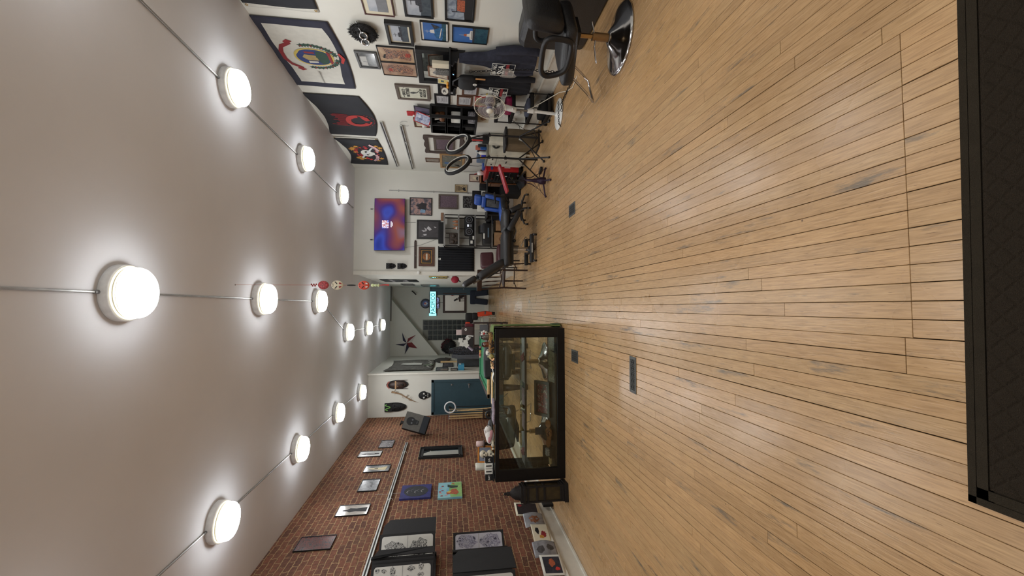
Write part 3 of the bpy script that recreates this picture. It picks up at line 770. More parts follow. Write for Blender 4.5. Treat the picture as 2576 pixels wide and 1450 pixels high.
# ---------------------------------------------------------------- flags
M_navy = mat('flag_navy', (44, 46, 62), .85, noise_amt=.12, nscale=3, bump=.15, bscale=12); M_fblack = mat('flag_black', (36, 38, 44), .85, noise_amt=.15, nscale=3, bump=.15, bscale=12)
M_fwhite = mat('flag_white', (206, 205, 196), .85, noise_amt=.03, bump=.1, bscale=12); M_fred = mat('flag_red', (186, 52, 48), .8); M_fdred = mat('flag_dark_red', (140, 38, 44), .8)
M_fgreen = mat('flag_green', (38, 72, 58), .8); M_fblue = mat('flag_blue', (40, 60, 120), .8); M_fyel = mat('flag_yellow', (206, 184, 92), .8); M_fgold = mat('flag_gold', (196, 142, 60), .8, noise_amt=.15)
def cloth_fn(w, h, sagt, sagb, amp, ph, y0=-.012):
    """a hanging flag: pinned at its corners, so top and bottom edges sag inward"""
    def f(u, v):
        x = -w / 2 + w * u
        top = h / 2 - sagt * sin(PI * u); bot = -h / 2 - sagb * sin(PI * u)
        z = bot + (top - bot) * v
        y = y0 - amp * (0.5 + 0.5 * sin(7 * u + 3 * v + ph)) * sin(PI * v) - amp * .5 * sin(13 * u + ph) ** 2
        return (x, y, z)
    return f
def flag(label, a0, a1, z0, z1, mt, sagt, sagb, ph, header=None, hs=1):
    w, h = abs(a1 - a0), abs(z1 - z0)
    t = thing('wall_flag', label, 'flag', at_wall('R', (a0 + a1) / 2, (z0 + z1) / 2), wrz('R'), 'flags pinned above the pictures')
    fn = cloth_fn(w, h, sagt, sagb, .012, ph)
    m = MB(); m.grid(fn, 40, 24, mt); m.build('cloth', t, solid=.0015)
    if header:
        x = -w / 2 * hs
        m = MB(); m.grid(lambda u, v: (x - hs * .06 * u, -.010 - .004 * sin(9 * v), -h / 2 + h * v * (1 - .01 * u)), 3, 20, M_fwhite)
        for z in (-h / 2 + .03, h / 2 - .03): m.torus((x - hs * .03, -.014, z), .012, .003, mat('brass', (176, 146, 84), .3, 1.0), axis='y', n=14, k=6)
        m.build('header_tape', t, solid=.0015)
    return t, fn, w, h
def deco(fn, pts, off=.004):
    """points given as u,v of the cloth -> 3d just above it"""
    out = []
    for (u, v) in pts:
        x, y, z = fn(u, v); out.append((x, y - off, z))
    return out
def dec(m, fn, pts, mt, off=.004):
    P3 = deco(fn, pts, off); c = (sum(p[0] for p in pts) / len(pts), sum(p[1] for p in pts) / len(pts))
    n = len(pts); ar = sum(pts[i][0] * pts[(i + 1) % n][1] - pts[(i + 1) % n][0] * pts[i][1] for i in range(n))
    if ar < 0: P3 = P3[::-1]
    m.add(P3, [tuple(range(n))], mt)
def decr(m, fn, pts, w, mt, off=.004):
    L, R = stroke(pts, w)
    for i in range(len(pts) - 1): dec(m, fn, [L[i], L[i + 1], R[i + 1], R[i]], mt, off)
flag('plain black flag with white header tape, cut by the picture edge', 3.3, 4.70, 2.91, 3.66, M_fblack, 0, .01, 1.0, True, 1)
t, fn, w_, h_ = flag('navy bordered white state flag with a wreathed seal', 4.90, 6.38, 2.87, 3.70, M_navy, 0, .05, 2.0)
f2 = fn
m = MB()
def inner(u, v):
    uu = .075 + .85 * u; vv = .13 + .75 * v + .04 * sin(5 * u + 1) * (1 if v < .5 else -.6)
    x, y, z = f2(uu, vv); return (x, y - .003, z)
m.grid(inner, 30, 16, M_fwhite)
m.build('white_field', t)
m = MB(); cu, cv = .52, .45; rr = h_ / w_
rs = random.Random(5)
def el(cu, cv, a, b, n=20, a0=0, a1=2 * PI): return [(cu + a * cos(a0 + (a1 - a0) * i / n), cv + b * sin(a0 + (a1 - a0) * i / n)) for i in range(n)]
for i in range(26):                                   # rhododendron wreath
    a = PI * .1 - i / 25 * PI * 1.2; 
    if -1.72 < a < -1.42: continue
    pu, pv = cu + .175 * cos(a), cv + .31 * sin(a); s = .03
    q = []
    for k in range(10):
        r_ = s if k % 2 == 0 else s * .45; q.append((pu + r_ * cos(k * PI / 5 + i), pv + r_ / rr * sin(k * PI / 5 + i)))
    dec(m, fn, q, M_fgreen, .006)
    if i % 3 == 0: dec(m, fn, el(pu, pv, .009, .016, 8), M_fdred, .008)
dec(m, fn, el(cu, cv, .135, .27, 28), M_fyel, .007)
dec(m, fn, el(cu, cv, .118, .24, 28), M_fblue, .008)
dec(m, fn, [(cu - .1, cv - .08), (cu - .02, cv - .02), (cu + .1, cv - .06), (cu + .08, cv - .17), (cu, cv - .21), (cu - .08, cv - .17)], M_fgreen, .009)
dec(m, fn, [(cu - .04, cv - .05), (cu + .03, cv - .03), (cu + .04, cv + .12), (cu, cv + .16), (cu - .04, cv + .1)], mat('flag_tan', (170, 150, 96), .8), .010)
dec(m, fn, [(cu - .08, cv - .03), (cu - .055, cv - .03), (cu - .05, cv + .1), (cu - .085, cv + .1)], M_fwhite, .010); dec(m, fn, [(cu + .055, cv - .03), (cu + .08, cv - .03), (cu + .085, cv + .11), (cu + .06, cv + .1)], M_fdred, .010)
dec(m, fn, [(cu - .1, cv - .2), (cu + .1, cv - .2), (cu + .07, cv - .24), (cu - .07, cv - .24)], M_fdred, .010)
decr(m, fn, [(cu - .19, cv + .24), (cu - .13, cv + .37), (cu - .05, cv + .42), (cu + .05, cv + .42), (cu + .13, cv + .37), (cu + .19, cv + .22)], .06, M_fdred, .007)
dec(m, fn, [(cu - .21, cv + .2), (cu - .17, cv + .3), (cu - .2, cv + .33), (cu - .23, cv + .27)], M_fdred, .008); dec(m, fn, [(cu + .21, cv + .18), (cu + .17, cv + .28), (cu + .2, cv + .31), (cu + .23, cv + .25)], M_fdred, .008)
decr(m, fn, [(cu - .07, cv - .36), (cu, cv - .40), (cu + .07, cv - .36)], .05, M_fred, .009)
m.build('seal', t)
# black flag with red prisoner style emblem
t, fn, w_, h_ = flag('black flag with a red ring emblem and dripping red bars', 6.62, 8.15, 2.88, 3.70, M_fblack, .11, .12, 3.2)
m = MB(); cu, cv = .44, .34
R1 = [(cu + .15 * cos(a), cv + .26 * sin(a)) for a in [i * 2 * PI / 30 for i in range(31)]]
for i in range(30):
    a = i * 2 * PI / 30
    k = .6 if .9 < a < 2.6 else (.55 if a < 4.0 else .86)
    if 4.6 < a < 5.6: continue
    b0, b1 = R1[i], R1[i + 1]
    dec(m, fn, [b0, b1, (cu + (b1[0] - cu) * k, cv + (b1[1] - cv) * k), (cu + (b0[0] - cu) * k, cv + (b0[1] - cv) * k)], M_fred, .006)
dec(m, fn, [(cu + .02, cv - .22), (cu + .1, cv - .18), (cu + .12, cv - .05), (cu + .05, cv - .08), (cu, cv - .14)], M_fred, .008)
rs = random.Random(8)
for i in range(13):
    u = cu - .14 + i * .0235; l = rs.uniform(.08, .2) + (.06 if abs(i - 6) > 3 else 0)
    dec(m, fn, [(u, cv + .2 + .05 * sin(i)), (u + .012, cv + .2 + .05 * sin(i)), (u + .014, cv + .3 + l), (u - .002, cv + .3 + l)], M_fdred, .006)
for i in range(12):
    a = -2.6 + i * .19; dec(m, fn, el(cu + .18 * cos(a), cv + .31 * sin(a), .009, .014, 6), M_fdred, .006)
m.build('emblem', t)
# black flag with flaming skull and ribbons
t, fn, w_, h_ = flag('black flag with a dagger-pierced skull, gold flames and pink ribbons', 8.33, 9.77, 2.88, 3.69, M_fblack, .13, .03, 4.4, True, -1)
t.children[-1].name = 'header_tape'
m = MB(); rs = random.Random(11)
for (u, v, s_) in ((.3, .78, .05), (.26, .7, .05), (.62, .86, .06), (.52, .8, .05), (.68, .8, .05), (.74, .68, .045), (.3, .14, .05), (.2, .24, .045), (.62, .1, .05), (.72, .06, .05), (.78, .14, .04)):
    q = []
    for k in range(14):
        r_ = s_ if k % 2 == 0 else s_ * .5; q.append((u + r_ * cos(k * PI / 7), v + 1.8 * r_ * sin(k * PI / 7)))
    dec(m, fn, q, M_fgold, .006)
for i in range(34):
    a = rs.uniform(0, 2 * PI); d = rs.uniform(.16, .24); u, v = .5 + d * cos(a), .45 + d * 1.5 * sin(a); s_ = rs.uniform(.02, .04)
    dec(m, fn, [(u - s_, v), (u, v + s_ * 1.5), (u + s_, v + .01), (u + .01, v - s_ * 1.5)], rs.choice((M_fdred, M_fred, M_fdred)), .007)
dec(m, fn, el(.5, .5, .12, .17, 20), M_fwhite, .009)
dec(m, fn, [(.44, .38), (.56, .38), (.55, .28), (.45, .28)], M_fwhite, .009)
for u in (.45, .55): dec(m, fn, el(u, .5, .028, .05, 10), M_ink, .010)
dec(m, fn, [(.49, .42), (.51, .42), (.5, .46)], M_ink, .010)
dec(m, fn, [(.30, .66), (.33, .70), (.72, .30), (.74, .22)], mat('flag_steel', (196, 198, 200), .7), .012)
dec(m, fn, [(.28, .58), (.31, .56), (.38, .74), (.35, .76)], M_fyel, .013)
pk = mat('flag_pink', (214, 176, 180), .8)
decr(m, fn, [(.2, .36), (.28, .26), (.38, .24), (.46, .26)], .10, pk, .011); decr(m, fn, [(.56, .2), (.64, .16), (.74, .22), (.82, .3)], .10, pk, .011)
for i in range(5):
    u = .23 + i * .045; dec(m, fn, [(u, .22 + abs(2 - i) * .02), (u + .012, .22 + abs(2 - i) * .02), (u + .012, .3 + abs(2 - i) * .02), (u, .3 + abs(2 - i) * .02)], M_ink, .013)
    u = .58 + i * .045; dec(m, fn, [(u, .14 + i * .02), (u + .012, .14 + i * .02), (u + .012, .22 + i * .02), (u, .22 + i * .02)], M_ink, .013)
m.build('emblem', t)
# ---------------------------------------------------------------- aluminium picture rails
M_alu = mat('aluminium', (196, 198, 194), .4, .5)
def rail(label, wl, a0, a1, z, hooks):
    t = thing('hanging_rail', label, 'rail', at_wall(wl, a0, z), wrz(wl), 'aluminium hanging rails')
    sgn = -1 if wl in 'R' else 1; L = (a1 - a0) * sgn
    m = MB(); m.bb((0, -.022, -.026), (L, 0, .026), M_alu); m.bb((0, -.034, .010), (L, -.022, .026), M_alu); m.bb((0, -.034, -.026), (L, -.022, -.010), M_alu); m.build('track', t)
    m = MB(); m.bb((0, -.024, -.0075), (L, -.0225, .0075), mat('track_slot', (60, 60, 60), .6)); m.build('slot', t)
    for h in hooks:
        x = (h - a0) * sgn
        m = MB(); m.tube([(x, -.025, 0), (x, -.045, -.01), (x, -.045, -.05), (x, -.035, -.065), (x, -.025, -.055)], .003, M_alu, n=6); m.box((x, -.026, 0), (.02, .012, .03), M_alu); m.build('hook', t)
    return t
rail('upper aluminium rail on the white wall, under the skull flag', 'R', 7.49, 9.84, 2.69, ())
rail('lower aluminium rail with clips on the white wall', 'R', 7.60, 9.98, 2.365, (8.35, 9.3))
rail('long aluminium rail across the brick wall', 'L', 3.6, 9.72, 2.42, (6.9, 9.05))
m = MB(); pts = []
for i in range(18):
    a = -.5 + i / 17 * 4.2; pts.append((.06 + .09 * cos(a) - .06, -.02, -.0 + .09 * sin(a)))
m.tube(pts, .003, M_steel, n=5)
solo(m, 'wire_loop', 'loose curled steel wire hanging off the lower rail end', 'wire', at_wall('R', 7.50, 2.28), wrz('R'))
# shaggy black wig wall piece with goggles
t = thing('wall_wig', 'shaggy black round wall piece wearing silver goggles', 'wall ornament', at_wall('R', 5.0, 2.50, 0), wrz('R'))
m = MB(); rs = random.Random(3); m.ball((0, -.045, 0), (.165, .045, .15), M_blackm, 20)
m.build('body', t)
M_fur = mat('black_fur', (20, 19, 19), .9)
m = MB()
for i in range(520):
    a = rs.uniform(0, 2 * PI); b = math.acos(rs.uniform(-.1, 1)); n_ = Vector((sin(b) * cos(a), -cos(b), sin(b) * sin(a)))
    p = Vector((.16 * n_.x, -.045 + .045 * n_.y, .145 * n_.z)); q = p + Vector((n_.x, n_.y * .6, n_.z)) * rs.uniform(.012, .03) + Vector((rs.uniform(-.012, .012), 0, rs.uniform(-.012, .012)))
    m.cyl(p, q, .0035, M_fur, .0008, n=4, cap=False)
o = m.build('tufts', t); o['kind'] = 'stuff'
m = MB()
for x in (-.07, .045): m.torus((x, -.105, -.01), .042, .009, M_chrome, axis='y', n=20, sx=1.15, rot=(0, 0, .2)); m.poly(circ(x, -.01, .04, 14, .032), mat('goggle_lens', (30, 34, 36), .1, coat=1.0), -.104)
m.tube([(.09, -.1, 0), (.13, -.06, .03), (.165, -.02, .05)], .008, M_steel, n=6); m.tube([(-.11, -.1, -.02), (-.15, -.05, -.04)], .008, M_steel, n=6); m.box((-.012, -.107, -.008), (.03, .012, .012), M_chrome)
m.build('goggles', t)
# ---------------------------------------------------------------- television wall
t = thing('television', 'large wall television lit with a purple and orange blur', 'television', (1.895, 10.055, 2.875), 0, rot=(rad(-5), 0, 0))
m = MB(); m.rbox((0, 0, 0), (1.205, .035, .70), .012, M_blackg, n=4); m.build('housing', t)
def tv_mat():
    m, t, b = nt('television_picture')
    tc = t.nodes.new('ShaderNodeTexCoord'); n = t.nodes.new('ShaderNodeTexNoise'); n.inputs['Scale'].default_value = 2.2; n.inputs['Detail'].default_value = 0.0; n.inputs['Distortion'].default_value = .2
    link(t, tc, 'Object', n, 'Vector')
    r = t.nodes.new('ShaderNodeValToRGB'); els = r.color_ramp.elements
    cols = [(.2, (20, 36, 120)), (.36, (52, 70, 176)), (.46, (60, 36, 120)), (.55, (104, 44, 84)), (.66, (142, 70, 60)), (.8, (120, 118, 150))]
    while len(els) < len(cols): els.new(.5)
    for i, (p, c) in enumerate(cols): els[i].position = p; els[i].color = srgb(c) + (1,)
    link(t, n, 'Fac', r, 'Fac'); link(t, r, 'Color', b, 'Emission Color'); b.inputs['Emission Strength'].default_value = .8
    b.inputs['Base Color'].default_value = (.01, .01, .01, 1); b.inputs['Roughness'].default_value = .5; b.inputs['Specular IOR Level'].default_value = .15
    return m
m = MB(); m.bb((-.592, -.0195, -.338), (.592, -.017, .34), tv_mat())
M_alb = A('album_cover', [(30, 60, 190), (200, 190, 220), (150, 50, 60), (220, 210, 220), (60, 90, 200)], 12, 20, hard=True, lo=.36, hi=.62)
me_ = M_alb.node_tree.nodes['Principled BSDF']; me_.inputs['Emission Strength'].default_value = .55
M_alb.node_tree.links.new([l.from_socket for l in M_alb.node_tree.links if l.to_socket.name == 'Base Color'][0], me_.inputs['Emission Color'])
m.poly([(-.09, .02), (.09, .02), (.09, .17), (-.09, .17)], M_alb, -.0205)
M_tvw = mat('screen_text', (230, 230, 240), .4, emit=(230, 235, 255), es=1.2)
m.bb((-.065, -.0206, -.045), (.065, -.0202, -.028), M_tvw); m.bb((-.04, -.0206, -.07), (.04, -.0202, -.06), M_tvw)
m.build('screen', t)
m = MB(); m.box((0, .045, 0), (.4, .055, .3), M_black, rot=(rad(5), 0, 0)); m.build('wall_bracket', t)
for i, x in enumerate((1.55, 2.26)):
    m = MB(); m.tube([(0, -.004, .03), (0, -.03, .02), (0, -.04, -.02), (0, -.02, -.03)], .004, M_dark, n=6); m.box((0, -.004, .02), (.02, .008, .05), M_dark)
    solo(m, 'wall_hook', 'small dark hook above the television, ' + ('nearer the corridor' if i == 0 else 'nearer the flags'), 'hook', (x, 10.15, 3.275), 0, group='hooks above the television')
fj = lambda lb, a0, a1, z0, z1, pic, fm, b, **k: frame('framed_picture', 'T', a0, a1, z0, z1, lb, pic, fm, b, .025, **k)
fj('black framed painting of a castle ruin in pink cloud, right of the television', 2.14, 2.56, 1.93, 2.44, A('castle', [(40, 38, 44), (92, 88, 98), (170, 134, 124), (70, 66, 74)], 7, 21, distort=1.6), M_bframe, .018,
   decals=[(mat('castle_dark', (36, 34, 38), .6), [(.25, .25), (.7, .22), (.74, .45), (.62, .6), (.6, .78), (.45, .6), (.38, .68), (.3, .5)]), (mat('castle_ice', (120, 150, 176), .5), [(.1, .3), (.3, .28), (.35, .5), (.15, .55)])])
fj('purple-grey carved relief in a brown frame below the castle painting', 2.31, 2.66, 1.32, 1.78, M_purple, M_greyw, .035)
fj('unframed black sheet of white band lettering behind the blue chair', 2.35, 2.63, .93, 1.21, A('band_letters', [(22, 22, 24), (24, 24, 26), (120, 120, 120), (22, 22, 24)], 26, 23, lo=.4, hi=.66), M_bframe, .006)
whitefig = mat('pale_figures', (186, 184, 186), .6)
fj('black framed picture with white winged figures, below the television', 1.59, 2.04, 1.73, 2.275, A('night_field', [(44, 42, 46), (62, 58, 62)], 8, 24), M_bframe, .032,
   decals=[(whitefig, [(.35, .75), (.45, .85), (.42, .65), (.62, .72), (.5, .58), (.4, .6)]), (whitefig, [(.42, .45), (.56, .6), (.7, .52), (.6, .42), (.5, .35)]), (whitefig, [(.06, .85), (.14, .7), (.2, .78), (.22, .6), (.14, .6)]), (whitefig, [(.6, .2), (.68, .26), (.64, .12)])])
fj('small gilt painting of a ring of flowers in a brown frame, beside the wooden bar', .95, 1.40, 1.865, 2.23, mat('gilt_field', (50, 44, 36), .6), wood('red_brown_frame', (70, 42, 30), (96, 60, 42)), .05,
   decals=[(M_fgold, [(.06, .06), (.94, .06), (.94, .94), (.06, .94)]), (mat('gilt_field2', (44, 40, 34), .6), [(.09, .1), (.91, .1), (.91, .9), (.09, .9)]), (mat('flower_orange', (150, 92, 44), .6, noise_amt=.4, nscale=50), circ(.5, .5, .27, 18, .33)), (mat('scroll_white', (196, 190, 172), .6), [(.3, .42), (.7, .42), (.7, .56), (.3, .56)])])
t = fj('tan tin sign with a small black figure above lettering, beside the steel conduit', 2.72, 2.905, 1.11, 1.40, mat('tan_tin', (178, 158, 122), .5), mat('tin_edge', (120, 108, 88), .5), .006)
m = MB()
for i, wd in enumerate((.12, .115, .11, .07)): m.bb((-wd / 2, -.0155, .085 - i * .032), (wd / 2, -.0145, .103 - i * .032), mat('brown_print', (70, 54, 40), .6, noise_amt=.5, nscale=120))
m.poly([(-.06, -.08), (-.02, -.03), (.01, -.035), (.035, -.07), (.02, -.09), (.04, -.12), (.01, -.1), (-.03, -.11), (-.05, -.13)], M_ink, -.0156); ribbon(m, [(.02, -.02), (.05, -.04), (.07, -.07), (.06, -.11)], .008, M_ink, -.0156); m.build('print', t)
fj('small framed bird picture above the wooden cabinet in the corner', 2.98, 3.165, .82, 1.06, mat('pink_cream', (206, 188, 170), .6), M_mahog, .012,
   decals=[(M_ink, [(.15, .12), (.7, .1), (.8, .22), (.5, .3), (.2, .25)]), (mat('bird_cream', (220, 210, 176), .6), [(.3, .3), (.6, .32), (.62, .55), (.8, .6), (.55, .7), (.35, .6)])])
m = MB(); m.tube([(1.97, 10.135, 2.55), (1.97, 10.14, 2.30)], .004, M_grey, n=5); m.tube([(1.38, 10.13, 2.53), (1.44, 10.14, 2.2), (1.60, 10.14, 1.8)], .003, M_grey, n=5)
solo(m, 'television_cable', 'thin grey cables dropping from the television to the rack', 'cable')
m = MB(); m.tube([(0, -.012, 1.02), (0, -.012, -1.02)], .011, M_cond, n=8)
for z in (-.8, 0, .8): m.box((0, -.008, z), (.045, .014, .018), M_steel)
solo(m, 'wall_conduit', 'vertical steel conduit on the television wall', 'conduit', (2.71, 10.15, 1.89), 0)
# curtain panel
t = thing('curtain', 'black pleated curtain over the opening left of the metal rack', 'curtain', (1.125, 10.15, 1.36), 0)
m = MB(); m.grid(lambda u, v: (-.28 + .56 * u, -.02 - .012 * sin(u * 60) - .004 * sin(v * 5), -.42 + .84 * v), 90, 8, mat('black_curtain', (16, 18, 24), .85)); m.build('drape', t, solid=.002)
m = MB(); m.cyl((-.3, -.02, .415), (.3, -.02, .415), .009, M_dark); m.build('rod', t)
m = MB(); m.bb((-.02, -.04, .36), (.02, -.038, .41), M_paper); m.poly(circ(0, .385, .01, 10), M_ink, -.0405); m.build('paper_tag', t)
# carved wooden bar, pair of dark masks
m = MB(); m.box((0, -.012, 0), (.62, .024, .05), M_darkwood); m.cyl((.33, -.012, 0), (.31, -.012, 0), .02, M_darkwood); m.ball((.32, -.012, 0), (.03, .012, .022), M_darkwood); m.ball((-.02, -.03, -.02), .012, M_steel)
solo(m, 'wooden_bar', 'dark carved wooden bar with a metal stud on the television wall', 'wall ornament', (1.21, 10.15, 2.305), 0)
def tmask(z, label):
    m = MB(); prof = [(-.065, .095), (.065, .095), (.062, .0), (.068, -.02), (.05, -.08), (.02, -.115), (-.02, -.115), (-.05, -.08), (-.068, -.02), (-.062, .0)]
    m.poly(prof, M_blackm, -.03, .03); m.rbox((0, -.035, .045), (.11, .03, .08), .01, M_dark, n=4)
    for x in (-.025, .025): m.ball((x, -.04, -.015), (.016, .014, .01), M_dark, 8)
    m.rbox((0, -.045, -.04), (.02, .03, .05), .008, M_dark, n=4); m.ball((0, -.04, -.075), (.028, .012, .009), M_dark, 8)
    for i in range(5): m.ball((-.044 + .022 * i, -.052, .06 - .012 * (i % 2)), .007, M_grey, 6)
    return solo(m, 'tribal_mask', label, 'mask', (.95, 10.15, z), 0, group='small dark masks left of the television')
tmask(2.86, 'upper of two small dark carved masks left of the television'); tmask(2.61, 'lower of two small dark carved masks left of the television')
m = MB(); m.rbox((0, 0, 0), (.05, .07, .05), .012, M_white); m.lathe([(0, 0), (.035, 0), (.04, .03), (.03, .06), (0, .06)], M_white, (-.0, -.03, .0), axis='y', n=14)
solo(m, 'wall_camera', 'small white camera on the corner by the corridor mouth', 'camera', (.80, 10.1, 2.22), 0)
# ---------------------------------------------------------------- string of ornaments hanging from the ceiling
t = thing('hanging_ornament', 'thin red string of opera masks and charms hanging from the ceiling', 'ornament', (.235, 4.75, HT), 0)
m = MB(); m.cyl((0, 0, 0), (0, 0, -1.40), .0012, M_fred, n=5); m.cyl((0, 0, 0), (0, 0, -.004), .008, M_steel); m.build('string', t)
def omask(z, r, c1, c2, kind, nm):
    m = MB(); m.ball((0, -.004, z), (r * .82, .014, r), c1, 18)
    if kind:
        for s in (-1, 1):
            m.poly([(s * .008, z + r * .05), (s * r * .6, z + r * .45), (s * r * .62, z + r * .25), (s * r * .2, z - r * .1)], c2, -.0185); m.poly([(s * .005, z + r * .5), (s * r * .3, z + r * .8), (s * r * .1, z + r * .75)], c2, -.019)
            m.poly([(s * .012, z - r * .3), (s * r * .5, z - r * .35), (s * r * .35, z - r * .7), (s * .01, z - r * .75)], M_fdred if kind == 1 else c_wht, -.0185)
    m.build(nm, t)
omask(-.86, .055, mat('mask_red_pattern', (176, 66, 70), .5, noise_amt=.4, nscale=90), M_ink, 0, 'oval_charm'); omask(-1.0, .06, mat('mask_ivory', (206, 196, 170), .5), M_ink, 1, 'painted_mask')
omask(-1.27, .058, mat('mask_vermilion', (206, 74, 50), .5), M_ink, 2, 'painted_mask')
m = MB(); 
for i in range(5): m.ball((.008 * (-1) ** i, 0, -.74 - i * .012), .009, M_fdred, 8)
m.build('red_beads', t); m = MB(); m.ball((0, 0, -1.14), (.008, .008, .05), M_ink, 8); m.build('black_bead', t)
m = MB(); m.ball((0, 0, -1.36), (.018, .012, .02), mat('pale_green', (206, 220, 170), .5), 10); m.ball((0, 0, -1.39), (.014, .012, .02), MATS['pale_green'], 8); m.ball((0, 0, -1.42), (.018, .01, .012), MATS['pale_green'], 8); m.build('pale_charm', t)
m = MB(); m.tube([(0, 0, -1.43), (.006, 0, -1.48), (.004, 0, -1.53)], [.002, .006, .009], M_fred, n=6); m.build('tassel', t)
# ================================================================ BRICK WALL
def canvas(label, a0, a1, z0, z1, pic, decals=(), edge=None, d=.02, cat='picture', name='metal_print', hi=None):
    t = frame(name, 'L', a0, a1, z0, z1, label, pic, edge or M_bframe, .006, d, 0, None, decals, cat=cat, group='prints high on the brick wall' if name == 'metal_print' else None)
    return t
g1 = A('grey_smoke', [(56, 58, 62), (120, 122, 128), (70, 72, 76)], 6, 31, rough=.18, distort=2); g2 = A('grey_smoke2', [(70, 70, 76), (150, 148, 156), (44, 44, 48), (176, 176, 182)], 9, 32, rough=.2, distort=2.5)
canvas('small smoky grey print, farthest of the upper prints', 9.48, 9.98, 2.70, 2.99, g2)
canvas('narrow print of a dark figure on white, second farthest up high', 8.96, 9.29, 2.865, 3.305, mat('print_white', (196, 196, 196), .2, coat=.5), [(M_ink, [(.4, .08), (.62, .1), (.66, .5), (.58, .8), (.5, .92), (.42, .78), (.36, .5)]), (whitefig, [(.46, .3), (.54, .3), (.53, .7), (.47, .7)])])
canvas('narrow dark print of a cream robed figure', 8.13, 8.47, 2.59, 3.04, mat('print_charcoal', (48, 50, 52), .2, coat=.5), [(mat('robe_cream', (200, 186, 146), .5), [(.2, .15), (.75, .1), (.6, .35), (.62, .6), (.5, .92), (.4, .75), (.3, .45)]), (M_ink, [(.42, .45), (.56, .48), (.52, .62), (.44, .6)])])
canvas('square grey print with a lamp reflected in it', 7.31, 7.79, 2.67, 2.97, g1)
canvas('glossy pale print of a standing dark figure, lamp glare across it', 6.5, 6.84, 2.67, 3.11, mat('print_pale', (170, 164, 156), .12, coat=.8), [(M_ink, [(.3, .05), (.72, .05), (.64, .4), (.7, .62), (.56, .7), (.55, .85), (.44, .85), (.42, .7), (.3, .6), (.38, .4)])])
canvas('dark print of a rust-red tentacled creature, nearest of the upper prints', 5.66, 5.99, 2.945, 3.38, A('creature', [(46, 48, 54), (70, 70, 76), (120, 66, 60), (56, 58, 64), (96, 74, 72)], 12, 35, distort=4, rough=.2))
t = frame('canvas_painting', 'L', 6.90, 7.40, 1.79, 2.265, 'blue edged canvas with pale curls on black, hung under the rail', mat('canvas_navy', (38, 40, 104), .7, noise_amt=.2), M_fblue, .0, .03)
m = MB(); m.poly(circ(0, 0, .2, 22, .19), mat('canvas_black', (40, 42, 48), .8, noise_amt=.2), -.0312)
for k, (x, z) in enumerate(((-.02, .12), (.03, .06), (-.03, .0), (.02, -.04), (.0, -.1))): ribbon(m, [(x - .05, z), (x - .01, z + .025), (x + .03, z + .01), (x + .05, z - .02)], .008, M_grey if k % 2 else whitefig, -.0320)
m.build('painted_figure', t)
t = frame('canvas_painting', 'L', 6.84, 7.42, 1.30, 1.68, 'bright canvas of an orange dog and a black bird on grass with balloons', A('canvas_sky', [(96, 160, 196), (140, 186, 190), (120, 176, 200)], 5, 37, rough=.7, coat=0), M_fblue, .0, .03)
m = MB(); gr = A('canvas_grass', [(110, 160, 92), (150, 184, 116)], 8, 38, rough=.8, coat=0)
m.poly([(-.28, -.188), (.28, -.188), (.28, -.03), (0, .02), (-.28, -.01)], gr, -.0312)
m.poly([(-.2, -.1), (-.13, -.14), (.02, -.1), (.02, -.04), (-.05, .0), (-.1, .06), (-.18, .05), (-.16, -.02)], c_or, -.0320); m.poly([(-.12, .0), (-.06, -.02), (-.07, .04), (-.11, .05)], M_fyel, -.0326)
m.poly([(.06, -.12), (.13, -.13), (.16, -.02), (.2, .04), (.1, .04), (.05, -.02)], mat('crow_green_black', (40, 58, 48), .7), -.0320); m.poly([(.18, -.08), (.25, -.06), (.22, -.02)], c_or, -.0320)
for (x, z, c) in ((-.22, .13, 'r'), (-.12, .15, 'p'), (-.03, .12, 'r'), (.06, .15, 'p'), (-.2, .06, 'p'), (.14, .12, 'r'), (-.07, .16, 'r')): m.poly(circ(x, z, .018, 10, .022), M_fdred if c == 'r' else mat('pink_dot', (206, 150, 160), .7), -.0320)
m.build('painted_animals', t)
m = MB(); m.tube([(0, 0, .66), (0, -.004, .15)], .0015, M_alu, n=4); m.tube([(0, 0, -.31), (0, 0, -.43)], .0025, M_alu, n=4)
solo(m, 'hanging_wire', 'thin steel cable joining the rail and the two canvases', 'wire', (LW + .02, 7.13, 1.92 + .08), PI / 2)
# tall black mirror
t = thing('wall_mirror', 'tall narrow mirror in a carved black frame on the brick wall', 'mirror', at_wall('L', 9.0, 1.67), wrz('L'))
m = MB(); w2, h2, b = .32, .435, .085
for (p, q) in (((-w2, -h2), (-w2 + b, h2)), ((w2 - b, -h2), (w2, h2)), ((-w2 + b, h2 - b), (w2 - b, h2)), ((-w2 + b, -h2), (w2 - b, -h2 + b))):
    m.bb((p[0], -.03, p[1]), (q[0], 0, q[1]), M_blackm)
for s in (-1, 1):
    m.cyl((s * (w2 - .012), -.035, -h2), (s * (w2 - .012), -.035, h2), .012, M_dark); m.cyl((s * (w2 - b), -.035, -h2 + b), (s * (w2 - b), -.035, h2 - b), .009, M_dark)
    m.cyl((-w2, -.035, s * (h2 - .012)), (w2, -.035, s * (h2 - .012)), .012, M_dark)
    for q in (-1, 1): m.torus((q * (w2 - .045), -.04, s * (h2 - .045)), .024, .007, M_dark, axis='y', n=14)
m.build('frame', t, bevel=.003)
MB().bb((-w2 + b, -.012, -h2 + b), (w2 - b, -.002, h2 - b), mat('mirror_glass', (200, 204, 206), .02, 1.0, noise_amt=0)).build('glass', t)
